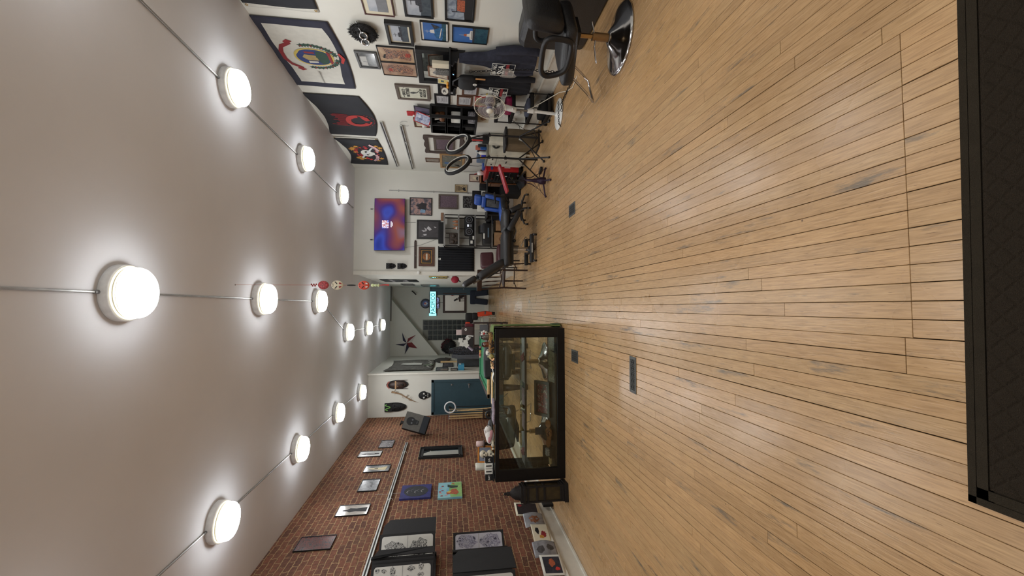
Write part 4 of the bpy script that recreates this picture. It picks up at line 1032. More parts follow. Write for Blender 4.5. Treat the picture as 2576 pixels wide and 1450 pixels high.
# big speaker with skull
t = thing('wall_speaker', 'large tilted grey speaker with a black skull grille on the brick wall', 'speaker', (-2.66, 10.25, 2.27))
t.rotation_mode = 'QUATERNION'; t.rotation_quaternion = (Matrix.Rotation(rad(24), 3, 'Z') @ Matrix.Rotation(rad(17), 3, 'Y')).to_quaternion()
m = MB(); m.rbox((0, .12, 0), (.40, .22, .56), .012, M_blackm, n=4); m.build('cabinet', t)
m = MB(); m.bb((-.19, -.006, -.13), (.19, .012, .27), mat('speaker_grey_cloth', (96, 94, 90), .85, bump=.3, bscale=300)); m.bb((-.19, -.002, -.27), (.19, .012, -.13), mat('speaker_navy', (24, 30, 38), .7)); m.build('grille', t)
m = MB(); m.poly(circ(0, .12, .095, 20, .10), M_ink, -.012, .004); m.poly([(-.062, .06), (.062, .06), (.045, -.06), (-.045, -.06)], M_ink, -.013, .004)
for s in (-1, 1): m.poly(circ(s * .038, .09, .020, 10), M_grey, -.0145)
m.poly([(-.03, -.02), (.03, -.02), (.025, -.032), (-.025, -.032)], M_grey, -.0145)
m.build('skull_emblem', t)
m = MB(); m.box((-.06, .12, .31), (.06, .08, .08), M_dark); m.tube([(-.06, .16, .33), (-.10, .22, .36)], .022, M_dark); m.build('wall_arm', t)
# ---------------------------------------------------------------- flip-panel display racks
pap = mat('flash_paper', (188, 188, 182), .6, noise_amt=.03); pap2 = mat('flash_paper_blue', (176, 176, 186), .6, noise_amt=.06)
inkm = A('flash_line_art', [(28, 28, 30), (190, 190, 184), (60, 60, 62), (196, 196, 190), (30, 30, 32)], 15, 41, hard=True, distort=4, lo=.38, hi=.58, coat=0)
inkb = A('flash_shaded_art', [(60, 60, 76), (170, 170, 186), (96, 96, 116), (188, 188, 196), (70, 70, 90)], 10, 42, distort=3, lo=.36, hi=.62, coat=0)
def rounded(x0, x1, z0, z1, r, n=4):
    out = []
    for (cx, cz, a) in ((x1 - r, z1 - r, 0), (x0 + r, z1 - r, PI / 2), (x0 + r, z0 + r, PI), (x1 - r, z0 + r, 1.5 * PI)):
        for i in range(n + 1): out.append((cx + r * cos(a + PI / 2 * i / n), cz + r * sin(a + PI / 2 * i / n)))
    return out
def blob(cx, cz, r, n=18, seed=0, e=1.0):
    g = random.Random(seed); return [(cx + r * (.7 + .4 * g.random()) * cos(2 * PI * i / n), cz + e * r * (.7 + .4 * g.random()) * sin(2 * PI * i / n)) for i in range(n)]
def bl(u, v, r, s, e=1.0): return blob(u, v, r, 18, s, e)
def board(t, p0, p1, z0, z1, sheet=None, figs=(), cut=0.0, nm='panel', inset=.025):
    """an upright swing panel from plan point p0 (left as seen) to p1 (right), given in the room"""
    d = Vector((p1[0] - p0[0], p1[1] - p0[1], 0)); w = d.length; a = math.atan2(d.y, d.x); h = z1 - z0
    T = t.matrix_basis.inverted() @ Matrix.Translation((p0[0], p0[1], z0)) @ Matrix.Rotation(a, 4, 'Z')
    m = MB(); m.T = T
    pl = [(0, 0), (w, 0), (w, h), (0, h)] if not cut else [(0, 0), (w, 0), (w, h - cut * .5), (w - cut, h), (0, h)]
    m.poly(pl, M_blackm, 0, .010); o = m.build(nm, t, bevel=.002)
    if sheet:
        m = MB(); m.T = T; i = inset
        m.poly(rounded(i, w - i, i, h - i, .028), sheet, -.0015)
        m.bb((i + .004, -.0022, h / 2 - .004), (w - i - .004, -.0018, h / 2 + .004), mat('sheet_fold', (150, 150, 146), .7))
        for (mt, pts) in figs: m.poly([(w * u, h * v) for u, v in pts], mt, -.0028)
        m.build('sheet', o)
    return o
t = thing('flip_display', 'upper black swing-panel display of tattoo flash sheets on the brick', 'display rack', (LW + .002, 5.0, 1.98), PI / 2)
bpy.context.view_layer.update()
m = MB(); m.bb((-1.1, -.03, -.33), (.35, 0, .33), M_blackm); m.cyl((.3, -.05, -.33), (.3, -.05, .33), .02, M_black); m.cyl((-.4, -.05, -.33), (-.4, -.05, .33), .02, M_black); m.build('back_board', t)
board(t, (-2.675, 5.30), (-2.645, 5.62), 1.66, 2.28, cut=.12)
board(t, (-2.86, 5.00), (-2.60, 5.19), 1.66, 2.28, pap, [(inkm, bl(.50, .72, .30, 1, .75)), (inkm, bl(.50, .28, .32, 2, .62)), (inkm, [(.3, .52), (.36, .66), (.5, .56)])])
board(t, (-2.565, 4.69), (-2.545, 4.77), 1.66, 2.29, cut=.12)
board(t, (-2.86, 4.56), (-2.585, 4.70), 1.66, 2.28, pap, [(M_grey, [(.2, .2), (.8, .2), (.8, .3), (.2, .3)])])
board(t, (-2.88, 4.50), (-2.59, 4.66), 1.66, 2.28, None)
figs = [(inkm, blob(u, v, r_, 14, int(u * 1000 + v * 77), 1 if e == 0 else e)) for (u, v, r_, e) in ((.84, .9, .07, .6), (.82, .80, .06, .7), (.8, .66, .13, .42), (.84, .36, .07, 1.1), (.86, .2, .1, .5), (.62, .92, .06, .8), (.6, .78, .1, .4), (.62, .6, .08, .5), (.6, .42, .1, .6), (.66, .2, .07, .8), (.45, .85, .08, .5), (.42, .65, .09, .5), (.44, .35, .1, .5), (.4, .15, .08, .5), (.25, .8, .08, .5), (.22, .5, .1, .5), (.24, .25, .1, .5))]
board(t, (-2.88, 4.40), (-2.595, 4.60), 1.66, 2.27, pap, figs)
t = thing('flip_display', 'lower black swing-panel display of tattoo flash sheets on the brick', 'display rack', (LW + .002, 4.9, 1.13), PI / 2)
bpy.context.view_layer.update()
m = MB(); m.bb((-1.0, -.03, -.33), (.45, 0, .33), M_blackm); m.cyl((.4, -.05, -.33), (.4, -.05, .33), .02, M_black); m.cyl((-.3, -.05, -.33), (-.3, -.05, .33), .02, M_black); m.build('back_board', t)
board(t, (-2.95, 5.30), (-2.80, 5.50), .83, 1.45, pap2, [(inkb, bl(.52, .74, .36, 5, .6)), (inkb, bl(.5, .27, .38, 6, .58))])
board(t, (-2.69, 4.51), (-2.70, 4.92), .81, 1.46, cut=.12)
board(t, (-2.92, 4.30), (-2.69, 4.48), .83, 1.45, pap, [(inkm, bl(.55, .72, .24, 7, .6)), (inkm, bl(.5, .3, .24, 8, .6)), (M_fdred, bl(.6, .33, .06, 9))])
# prints leaning on the baseboard ledge
def leaner(a, zt, w, h, label, pic, decals, curl=0.0, edge=None, tiltz=0.0):
    w *= 1.05
    t = thing('art_print', label, 'print', (LW + .085, a, .2385), 0, 'small prints leaning along the baseboard ledge', rot=(0, 0, PI / 2 - rad(15)))
    m = MB(); lean = .10
    def P(u, v): return (-w / 2 + w * u, -.006 + (.035 * (1 - v)) - .035 - curl * sin(PI * v) * .03 + .018 * v, h * v)
    m.grid(lambda u, v: P(u, v), 4, 8, edge or pic); m.build('sheet', t, solid=.002)
    m = MB(); e = .012 if edge is None else .028
    def Q(u, v, k): x, y, z = P(u, v); return (x, y - .003 - .0006 * k, z)
    k = 0
    m.grid(lambda u, v: Q(e / w + u * (1 - 2 * e / w), e / h + v * (1 - 2 * e / h), 0), 4, 8, pic)
    for (mt, pts) in decals:
        k += 1; n = len(pts); ar = sum(pts[i][0] * pts[(i + 1) % n][1] - pts[(i + 1) % n][0] * pts[i][1] for i in range(n))
        if ar < 0: pts = pts[::-1]
        cu_ = sum(p[0] for p in pts) / n; cv_ = sum(p[1] for p in pts) / n
        m.add([Q(u, v, k + 1) for u, v in pts] + [Q(cu_, cv_, k + 1.5)], [(i, (i + 1) % n, n) for i in range(n)], mt)
    m.build('image', t); return t
leaner(6.15, 0, .25, .34, 'white bordered print of a red moon over dark hills, leaning by the lantern', mat('night_print', (40, 34, 38), .6, noise_amt=.2), [(M_fdred, circ(.75, .78, .09, 12))], 0, M_cream, rad(6))
leaner(5.80, 0, .24, .27, 'curled grey print of an orange leafy figure, second from the lantern', A('grey_print', [(120, 120, 124), (160, 160, 162)], 9, 51, coat=0), [(mat('rust_leaf', (146, 92, 62), .7, noise_amt=.3, nscale=60), bl(.5, .5, .3, 31, .9))], 1.0)
leaner(5.49, 0, .27, .22, 'cream card with black and red brush marks, middle of the leaning prints', M_cream, [(M_ink, bl(.62, .68, .22, 32, .6)), (M_fdred, bl(.4, .35, .2, 33, .8)), (M_fgold, bl(.25, .5, .1, 34, 1.6))], 0)
leaner(5.10, 0, .22, .28, 'curled grey print of a rose and a skull, fourth from the lantern', A('grey_print2', [(110, 110, 114), (150, 150, 154)], 10, 52, coat=0), [(mat('dark_rose', (70, 66, 66), .7, noise_amt=.3), bl(.42, .68, .24, 35, .8)), (mat('dark_skull', (84, 80, 78), .7, noise_amt=.3), bl(.55, .28, .2, 36, .8))], 1.0)
leaner(4.80, 0, .26, .25, 'white edged print of orange fish on navy, nearest of the leaning prints', A('navy_print', [(34, 38, 50), (60, 62, 74)], 14, 53, coat=0), [(c_or, bl(.6, .5, .2, 37, .8)), (M_fred, bl(.3, .3, .1, 38, 1.2))], 0, M_paper)
# ================================================================ REAR WALL BY THE TEAL DOOR
def emask(name, label, x, z, w, h, kind):
    t = thing(name, label, 'mask', (x, 12.1, z), 0)
    m = MB(); out = []
    n = 28
    for i in range(n):
        a = 2 * PI * i / n; cx = cos(a); sx_ = sin(a)
        if kind == 'round': out.append((w / 2 * cx, h / 2 * sx_))
        elif kind == 'point': out.append((w / 2 * (1 if cx > 0 else -1) * abs(cx) ** .6 * (1 - .35 * max(0, -sx_) ** 2), h / 2 * (min(1, sx_ * 1.25) if sx_ > 0 else sx_)))
        else: out.append((w / 2 * cx * (1 if sx_ > -.2 else .72), h / 2 * sx_))
    m.poly(out, M_blackm, -.03, .03); m.ball((0, -.03, -.02 if kind != 'skull' else .03), (w * .42, .035, h * .40 if kind != 'skull' else h * .34), M_blackm if kind != 'round' else M_darkwood, 18)
    m.build('face', t)
    return t
t = emask('carved_mask', 'tall oval mask with red flames on the brow and two horns, above the teal door', -2.10, 2.91, .24, .58, 'round')
m = MB()
for i in range(7):
    a = PI * (.15 + .7 * i / 6); m.poly([(.085 * cos(a) - .02, .17 + .07 * sin(a)), (.085 * cos(a) + .02, .17 + .07 * sin(a)), (.115 * cos(a), .19 + .095 * sin(a))], mat('mask_rust', (168, 78, 56), .5), -.062, .01)
m.poly([(-.11, .06), (.11, .06), (.1, .02), (-.1, .02)], mat('mask_tan', (176, 138, 96), .5), -.068, .01); m.build('painted_brow', t)
m = MB()
for s in (-1, 1): m.cyl((s * .105, -.03, .04), (s * .115, -.03, -.27), .012, M_darkwood, .006); m.ball((s * .045, -.07, -.02), (.026, .012, .008), mat('mask_tan', (176, 138, 96), .5), 8)
m.rbox((0, -.075, -.06), (.03, .03, .11), .012, M_darkwood, n=4); m.ball((0, -.068, -.15), (.04, .014, .014), M_dark, 8); m.build('features', t)
t = emask('carved_mask', 'pointed black mask with a green snake on its flat brow, above the teal door', -2.70, 2.95, .24, .58, 'point')
m = MB(); gsn = mat('snake_green', (126, 186, 96), .5); pts = []
for i in range(26): u = i / 25; pts.append((-.08 + .16 * u, -.072, .2 + .065 * sin(u * 9)))
m.tube(pts, .012, gsn, n=6); m.bb((-.115, -.06, .09), (.115, -.03, .285), M_blackm); m.build('snake', t)
m = MB()
for s in (-1, 1): m.ball((s * .045, -.066, .02), (.026, .014, .01), M_dark, 8)
m.rbox((0, -.075, -.03), (.028, .03, .1), .012, M_dark, n=4); m.ball((0, -.066, -.12), (.04, .016, .016), M_dark, 8); m.build('features', t)
t = emask('skull_plaque', 'flat black skull cutout with white eyes, just above the teal door', -2.41, 2.18, .23, .33, 'skull')
m = MB(); eye = mat('skull_white', (206, 206, 200), .6)
for s in (-1, 1): m.poly(circ(s * .05, .02, .028, 12, .022), eye, -.062, .004)
m.poly([(-.012, -.045), (.012, -.045), (0, -.015)], eye, -.064, .004); m.poly([(-.05, -.075), (.05, -.075), (.045, -.1), (-.045, -.1)], eye, -.05, .004); m.poly([(-.035, -.081), (.035, -.081), (.03, -.094), (-.03, -.094)], M_blackm, -.053, .004); m.build('eyes', t)
m = MB(); rs = random.Random(17); tw = mat('twig_tan', (150, 122, 92), .7)
base = [(-.16, -.02, -.34), (-.10, -.03, -.2), (.0, -.03, -.04), (.07, -.03, .08), (.13, -.02, .3)]
m.tube(base, [.006, .012, .014, .016, .03], tw, n=6)
for i in range(16):
    k = rs.randint(0, 3); p = Vector(base[k]).lerp(Vector(base[k + 1]), rs.random()); m.tube([p, p + Vector((rs.uniform(-.05, .07), -.01, rs.uniform(-.1, .02))), p + Vector((rs.uniform(-.08, .1), -.02, rs.uniform(-.14, .0)))], [.005, .004, .002], tw, n=5)
solo(m, 'dried_branch', 'dried tan branch hung between the two tall masks', 'ornament', (-2.42, 12.1, 2.76), 0)
# ring light standing before the teal door
t = thing('ring_light', 'white lit-rimmed ring light on a thin black stand before the teal door', 'ring light', (-2.50, 11.2, 0), 0)
m = MB(); m.torus((-.06, 0, 1.49), .135, .018, mat('ring_white', (224, 226, 228), .4), axis='y', n=40, k=10); m.build('ring', t)
m = MB(); m.cyl((-.05, .01, .1), (-.05, .01, 1.36), .010, M_black); m.build('pole', t)
for a in (0, 2.1, 4.2):
    m = MB(); m.tube([(-.05, .01, .35), (-.05 + .3 * cos(a), .01 + .3 * sin(a), .012)], .008, M_black); m.build('leg', t)
m = MB(); m.tube([(-.05, 0, 1.36), (-.1, -.01, 1.42), (-.06, -.02, 1.47)], .006, M_black); m.box((-.06, -.02, 1.49), (.05, .02, .08), M_black, rot=(0, .5, 0)); m.build('phone_clip', t)
# cue rack with pool cues
t = thing('cue_stand', 'dark floor rack holding pool cues in the brick corner', 'cue rack', (-2.83, 11.55, 0), 0)
m = MB(); m.rbox((0, 0, .04), (.26, .26, .08), .01, M_darkwood, n=4); m.rbox((0, 0, .62), (.24, .24, .03), .01, M_darkwood, n=4)
for sx_ in (-1, 1):
    for sy_ in (-1, 1): m.cyl((sx_ * .1, sy_ * .1, .04), (sx_ * .1, sy_ * .1, .62), .014, M_darkwood)
m.build('rack', t)
def cue():
    m = MB(); m.cyl((0, 0, 0), (0, 0, .42), .015, M_darkwood, .012); m.cyl((0, 0, .42), (0, 0, 1.42), .012, M_palewood, .0065); m.cyl((0, 0, 1.42), (0, 0, 1.44), .0065, M_white, .0062); m.cyl((0, 0, 1.44), (0, 0, 1.452), .006, M_fblue)
    return m
rs = random.Random(4); c0 = None
for i in range(9):
    px = -2.83 + (-.075 + .06 * (i % 4) * .95); py = 11.55 + (-.07 + .07 * (i // 3.1))
    if c0 is None: o = c0 = solo(cue(), 'pool_cue', '', 'pool cue')
    else: o = c0.copy(); COL.objects.link(o)
    o.location = (px, py, .082); o.rotation_euler = (rs.uniform(-.02, .02), rs.uniform(-.02, .02), 0)
    o['label'] = 'pale wooden pool cue with dark butt standing in the corner cue rack'; o['group'] = 'pool cues in the rack'
o = c0.copy(); COL.objects.link(o); o.location = (-2.50, 10.85, .012); o.rotation_euler = (-.42, -.16, 0); o['label'] = 'single pool cue leaning diagonally against the brick wall'; o['group'] = 'leaning pool cue'
# ================================================================ CORRIDOR
# stair star
t = thing('wall_star', 'large red, white and blue five-pointed metal star on the stair panel', 'wall star', (-1.32, 16.35, 3.07), 0)
m = MB(); R1, R2 = .43, .17; rot0 = PI / 2 + .12
P_ = [((R1 if k % 2 == 0 else R2) * cos(rot0 + k * PI / 5), (R1 if k % 2 == 0 else R2) * sin(rot0 + k * PI / 5)) for k in range(10)]
sw = mat('star_white', (196, 194, 188), .5); sr_ = mat('star_red', (112, 40, 46), .5); sb_ = mat('star_blue', (44, 44, 66), .5)
for k in range(10):
    a, b = P_[k], P_[(k + 1) % 10]; mt = (sb_ if k in (0, 2, 8) else sr_) if k % 2 == 0 else (sw if k not in (3,) else sr_)
    m.add([(a[0], -.015, a[1]), (b[0], -.015, b[1]), (0, -.10, 0)], [(0, 1, 2)] if True else [], mt); m.add([(a[0], 0, a[1]), (b[0], 0, b[1]), (b[0], -.015, b[1]), (a[0], -.015, a[1])], [(0, 1, 2, 3)], mt)
m.build('points', t)
# tapestry on the corridor's left side
t = thing('tapestry', 'tall grey tapestry of a pale standing figure, hung in the corridor', 'tapestry', at_wall('CL', 13.6, 2.68), wrz('CL'))
tap = A('tapestry_print', [(56, 56, 54), (98, 98, 92), (70, 68, 64), (120, 120, 110)], 5, 61, rough=.9, coat=0)
fnt = cloth_fn(2.3, 1.34, .1, .04, .02, .5, -.02)
m = MB(); m.grid(fnt, 30, 20, tap); m.build('cloth', t, solid=.002)
m = MB(); dec(m, fnt, [(.45, .3), (.6, .3), (.62, .5), (.56, .75), (.5, .8), (.44, .6)], mat('tapestry_pale', (176, 178, 170), .9), .02); dec(m, fnt, [(.3, .05), (.5, .02), (.48, .2), (.32, .25)], mat('tapestry_green', (92, 108, 84), .9), .02)
for i in range(12): dec(m, fnt, bl(.15 + .06 * i, .08 + .03 * (i % 3), .03, i, 1.0), mat('tapestry_pale', (176, 178, 170), .9), .022)
m.build('figure', t)
def slim(label, wl, a0, a1, z0, z1, pic, group=None, nm='framed_picture'): return frame(nm, wl, a0, a1, z0, z1, label, pic, M_bframe, .02, .02, group=group)
slim('long narrow dark framed print edge-on near the corridor mouth, upper', 'CL', 12.35, 13.0, 1.55, 1.9, g1); slim('small black framed print beside the blue box, corridor side', 'CL', 12.35, 12.8, 1.28, 1.48, g2); slim('dark framed strip below the tapestry', 'CL', 13.1, 14.0, 1.4, 1.72, g1)
m = MB(); m.box((0, 0, 0), (.3, .16, .17), mat('cyan_box', (60, 142, 176), .5)); m.box((0, -.081, .03), (.22, .004, .05), M_paper)
solo(m, 'wall_box', 'bright blue box mounted by the corridor mouth', 'box', (-1.72, 12.55, 1.18), PI / 2)
m = MB(); m.grid(lambda u, v: (-.6 + 1.2 * u, -.006, -.5 + 1.0 * v), 2, 2, mat('chalkboard', (38, 40, 42), .7, noise_amt=.3, nscale=20)); 
for i in range(12): ribbon(m, [(-.5 + .09 * i, .2 + .05 * sin(i)), (-.46 + .09 * i, .26), (-.43 + .09 * i, .18)], .014, whitefig, -.009)
for i in range(7): ribbon(m, [(-.4 + .12 * i, -.2), (-.36 + .12 * i, -.1 + .05 * sin(i)), (-.32 + .12 * i, -.22)], .014, whitefig, -.009)
solo(m, 'chalkboard', 'black chalkboard with white handwriting on the corridor side wall', 'chalkboard', at_wall('CR', 12.75, 2.93), wrz('CR'), solid=.004)
frame('gilt_mirror', 'CR', 10.73, 11.38, 1.57, 2.02, 'small gilt mirror on the wall beside the corridor mouth', MATS['mirror_glass'], mat('gilt', (178, 158, 96), .35, .6), .06, .03, cat='mirror')
slim('dark framed strip on the corridor side wall above the sign glow', 'CR', 14.3, 15.2, 2.7, 3.1, g1); slim('second dark strip on the corridor side wall, nearer the teal door', 'CR', 14.9, 16.2, 1.9, 2.5, g2)
m = MB(); cap = mat('crimson_cap', (150, 24, 48), .7)
m.ball((0, -.09, 0), (.09, .09, .10), cap, 14); m.rbox((.0, -.12, -.1), (.15, .09, .02), .01, M_blackm, rot=(.9, 0, 0), n=4); m.box((0, -.01, .05), (.02, .02, .05), M_steel)
solo(m, 'baseball_cap', 'crimson baseball cap hung on the wall beside the corridor mouth', 'cap', at_wall('CR', 10.7, 1.38), wrz('CR'))
m = MB(); m.tube([(0, 0, 0), (-.06, -.1, -.08), (-.14, -.15, -.16)], .02, M_dark); m.box((-.1, -.12, -.12), (.06, .04, .02), M_dark)
solo(m, 'wall_bracket', 'small dark bracket above the teal corridor door', 'bracket', (.62, 16.86, 2.95), 0)
# lit brewery sign
t = thing('lit_sign', 'glowing cyan PACIFICO ON TAP sign with a round blue emblem', 'sign', (.14, 16.9, 2.15), 0)
m = MB(); m.rbox((0, -.04, 0), (.94, .08, .30), .02, mat('sign_case', (66, 34, 38), .5), n=4); m.rbox((.02, -.04, -.19), (.44, .07, .12), .03, mat('sign_case_navy', (48, 52, 72), .5), n=4); m.build('case', t)
Lc = mat('sign_glow_cyan', (120, 240, 244), .3, emit=(130, 245, 250), es=2.2); Lw = mat('sign_glow_lilac', (190, 196, 226), .4, emit=(150, 160, 220), es=.5); Ld = mat('sign_teal_dark', (14, 70, 84), .5)
m = MB(); m.bb((-.46, -.084, -.10), (.46, -.08, .115), Lc); m.bb((-.47, -.085, -.12), (-.38, -.081, .145), Lc); m.build('light_panel', t)
m = MB(); text_into(m, 'PACIFICO', .235, Ld, 0, .0, -.088, sx=.80, bold=.002); m.build('lettering', t)
m = MB(); text_into(m, 'ON TAP', .12, Lw, .02, -.19, -.078, sx=.95, bold=.002); m.build('small_lettering', t)
m = MB(); m.lathe([(0, -.07), (.15, -.07), (.185, -.05), (.19, 0)], mat('sign_rim', (70, 74, 84), .4), (.0, 0, .29), axis='y', n=32); m.poly(circ(0, .29, .11, 24), mat('sign_blue', (54, 76, 140), .4), -.073)
m.poly([(-.08, .27), (0, .20), (.07, .26), (.03, .33), (-.05, .35)], mat('sign_pale', (170, 180, 186), .4), -.0745); m.poly([(-.03, .28), (.04, .26), (.03, .33), (-.02, .34)], mat('sign_brick', (164, 66, 66), .4), -.0755); m.build('emblem', t)
m = MB(); m.tube([(.04, -.01, -.24), (.04, -.02, -.37)], .006, M_black); m.build('cord', t)
# framed mirror under the sign
frame('wall_mirror', 'S', -.23, .55, .87, 1.78, 'square dark brown mirror below the lit sign at the corridor end', MATS['mirror_glass'], M_darkwood, .085, .04, cat='mirror')

# jeans on the wall
m = MB(); dn = mat('dark_denim', (36, 42, 56), .85, bump=.3, bscale=120)
m.rbox((0, -.05, .58), (.54, .09, .22), .04, dn); 
for s in (-1, 1): m.rbox((s * .165, -.05, .28), (.22, .09, .56), .04, dn, rot=(0, s * -.1, 0))
solo(m, 'hanging_jeans', 'dark blue jeans hung at the corridor end, under the mirror', 'jeans', (.38, 16.86, .04), 0)
# ================================================================ FURNITURE
def ptx(p, rz, c): return (c[0] + p[0] * cos(rz) - p[1] * sin(rz), c[1] + p[0] * sin(rz) + p[1] * cos(rz), c[2] + p[2])
# ---------------------------------------------------------------- glass display case
def glass_mat():
    m = bpy.data.materials.new('case_glass'); m.use_nodes = True; t = m.node_tree; t.nodes.clear()
    o = t.nodes.new('ShaderNodeOutputMaterial'); mx = t.nodes.new('ShaderNodeMixShader'); tr = t.nodes.new('ShaderNodeBsdfTransparent'); gl = t.nodes.new('ShaderNodeBsdfGlossy')
    fr = t.nodes.new('ShaderNodeFresnel'); fr.inputs['IOR'].default_value = 1.45
    n = t.nodes.new('ShaderNodeTexNoise'); n.inputs['Scale'].default_value = 3; tc = t.nodes.new('ShaderNodeTexCoord'); link(t, tc, 'Object', n, 'Vector')
    r = t.nodes.new('ShaderNodeValToRGB'); r.color_ramp.elements[0].color = (.93, .96, .92, 1); r.color_ramp.elements[1].color = (.96, .98, .95, 1); link(t, n, 'Fac', r, 'Fac'); link(t, r, 'Color', tr, 'Color')
    gl.inputs['Roughness'].default_value = .02; gl.inputs['Color'].default_value = (.9, .95, .9, 1)
    link(t, fr, 0, mx, 0); link(t, tr, 0, mx, 1); link(t, gl, 0, mx, 2); link(t, mx, 0, o, 0)
    return m
M_glass = glass_mat()
M_case = mat('case_black', (12, 10, 10), .45, noise_amt=.2, spec=.3)
cs = thing('display_case', 'long black framed glass display case on the boards', 'display case', (-1.262, 5.55, 0), -.004)
hw = .976; dp = .56
m = MB()
m.bb((-hw, 0, 0), (hw, dp, .10), M_case)                     # plinth
m.bb((-hw, 0, .87), (hw, .05, .92), M_case); m.bb((-hw, dp - .05, .87), (hw, dp, .92), M_case)
m.bb((-hw, 0, .10), (-hw + .145, .05, .87), M_case); m.bb((hw - .115, 0, .10), (hw, .05, .87), M_case)
m.bb((-hw, dp - .04, .10), (-hw + .05, dp, .87), M_case); m.bb((hw - .05, dp - .04, .10), (hw, dp, .87), M_case)
m.bb((hw - .03, .05, .10), (hw, dp - .04, .87), M_case)
m.bb((-hw, .05, .87), (-hw + .05, dp - .05, .92), M_case); m.bb((hw - .05, .05, .87), (hw, dp - .05, .92), M_case)
m.bb((-.05 - hw + .1, dp - .035, .10), (-hw + .10, dp - .005, .87), M_case)
m.build('frame', cs, bevel=.003)
m = MB(); m.bb((-hw + .03, .05, .10), (hw - .03, dp - .04, .115), mat('case_floor', (52, 44, 38), .7)); m.build('base_board', cs)
m = MB(); m.bb((-hw + .145, .018, .10), (hw - .115, .022, .87), M_glass); m.build('front_glass', cs, )
m = MB(); m.bb((-hw + .05, .05, .905), (hw - .05, dp - .05, .911), M_glass); m.build('top_glass', cs)
m = MB(); m.bb((-hw + .05, dp - .022, .12), (hw - .05, dp - .018, .87), M_glass); m.build('rear_glass', cs)
m = MB(); m.bb((-hw + .004, .05, .12), (-hw + .010, dp - .04, .87), M_glass); m.build('side_glass', cs)
m = MB(); m.bb((-hw + .05, .07, .510), (hw - .03, dp - .06, .518), M_glass); m.bb((-hw + .145, .052, .502), (hw - .115, .07, .522), M_case); m.build('shelf', cs)
# stickers and papers on the shelf and in the base of the case
def flat(nm, label, cat, x, y, z, w, d, mt, ang=0, tilt=0, group=None, th=.004):
    m = MB(); m.box((0, 0, th / 2), (w, d, th), mt); return solo(m, nm, label, cat, (x, y, z), 0, group, rot=(tilt, 0, ang), )
sh1 = A('case_sheet_a', [(60, 62, 54), (150, 150, 118), (90, 92, 80), (168, 166, 128)], 16, 71, hard=True, distort=2.5, coat=0)
sh2 = A('case_sheet_b', [(80, 84, 90), (140, 144, 150)], 10, 72, coat=0); redc = mat('dark_red_cloth', (96, 26, 30), .8, bump=.3)
for i, (x, w, a) in enumerate(((-.50, .20, .05), (-.72, .22, -.04), (-.93, .20, .08))):
    flat('flash_sheet', ['patterned grey-green flash sheet lying in the case, at its end by the walkway', 'patterned grey-green flash sheet lying in the case, second from the walkway end', 'patterned grey-green flash sheet beside the dark shadow box'][i], 'print', x, 5.82, .116, w, .34, sh1, a, group='sheets in the base of the case')
for i, (x, w, a, mt) in enumerate(((-.52, .26, .02, sh2), (-.86, .30, .0, mat('grey_folder', (84, 82, 84), .6)), (-1.20, .22, .1, mat('mauve_sheet', (104, 88, 96), .7, noise_amt=.3)), (-1.52, .22, -.05, MATS['mauve_sheet']), (-1.80, .26, .3, sh2), (-2.02, .12, .0, MATS['grey_folder']))):
    flat('sticker_sheet', ['grey sheet at the walkway end of the case shelf', 'dark grey folder on the case shelf', 'mauve sheet in the middle of the case shelf', 'second mauve sheet on the case shelf, toward the brick wall', 'pale grey angled sheet on the case shelf above the dark box', 'grey card at the brick end of the case shelf'][i], 'paper', x, 5.76, .5185, w, .22, mt, a, group='papers on the case shelf')
for i, x in enumerate((-.68, -1.93)):
    m = MB(); rs = random.Random(i)
    m.grid(lambda u, v: (-.05 + .1 * u, -.1 + .2 * v, .008 + .03 * abs(sin(9 * u + 4 * v)) * sin(PI * u) * sin(PI * v)), 10, 12, redc)
    solo(m, 'red_cloth', 'small crumpled dark red cloth on the case shelf, ' + ('near the walkway' if i == 0 else 'near the brick wall'), 'cloth', (x, 5.76, .5185), .3, 'red cloths on the case shelf', solid=.003)
t = thing('shadow_box', 'black framed shadow box of red and white art leaning in the case', 'framed art', (-1.28, 5.83, .118), 0, rot=(rad(-58), 0, .02))
m = MB()
for (p, q) in (((-.24, 0), (-.2, .3)), ((.2, 0), (.24, .3)), ((-.2, .26), (.2, .3)), ((-.2, 0), (.2, .04))): m.bb((p[0], -.04, p[1]), (q[0], 0, q[1]), M_black)
m.build('frame', t); MB().bb((-.2, -.012, .04), (.2, -.002, .26), A('shadow_art', [(150, 140, 130), (120, 40, 46), (60, 56, 56), (160, 150, 144)], 14, 73, hard=True, distort=2, coat=0)).build('picture', t)
m = MB(); m.poly(circ(0, 0, .075, 16, .05), M_wood, 0, .02); m.poly(circ(.12, .01, .055, 16, .04), M_wood, 0, .02); m.poly([(-.2, -.03), (-.05, -.04), (-.05, .04), (-.2, .03)], M_wood, 0, .02)
m.poly(circ(0, 0, .05, 12, .03), MATS['flash_ink_mix'], -.001)
solo(m, 'carved_board', 'small tan carved wooden board leaning in the display case', 'ornament', (-1.70, 5.74, .185), 0, rot=(rad(-50), 0, -.1))
m = MB(); m.rbox((0, 0, .055), (.20, .26, .11), .008, mat('dark_brown_box', (34, 24, 22), .5), n=4)
solo(m, 'dark_box', 'dark brown box with a card on top inside the case', 'box', (-1.72, 5.90, .116), .1)
m = MB(); m.box((0, 0, .05), (.10, .006, .10), mat('slate_card', (66, 70, 78), .6)); solo(m, 'slate_card', 'small slate grey card standing on the dark box in the case', 'card', (-1.72, 5.92, .227), 0)
skc = None
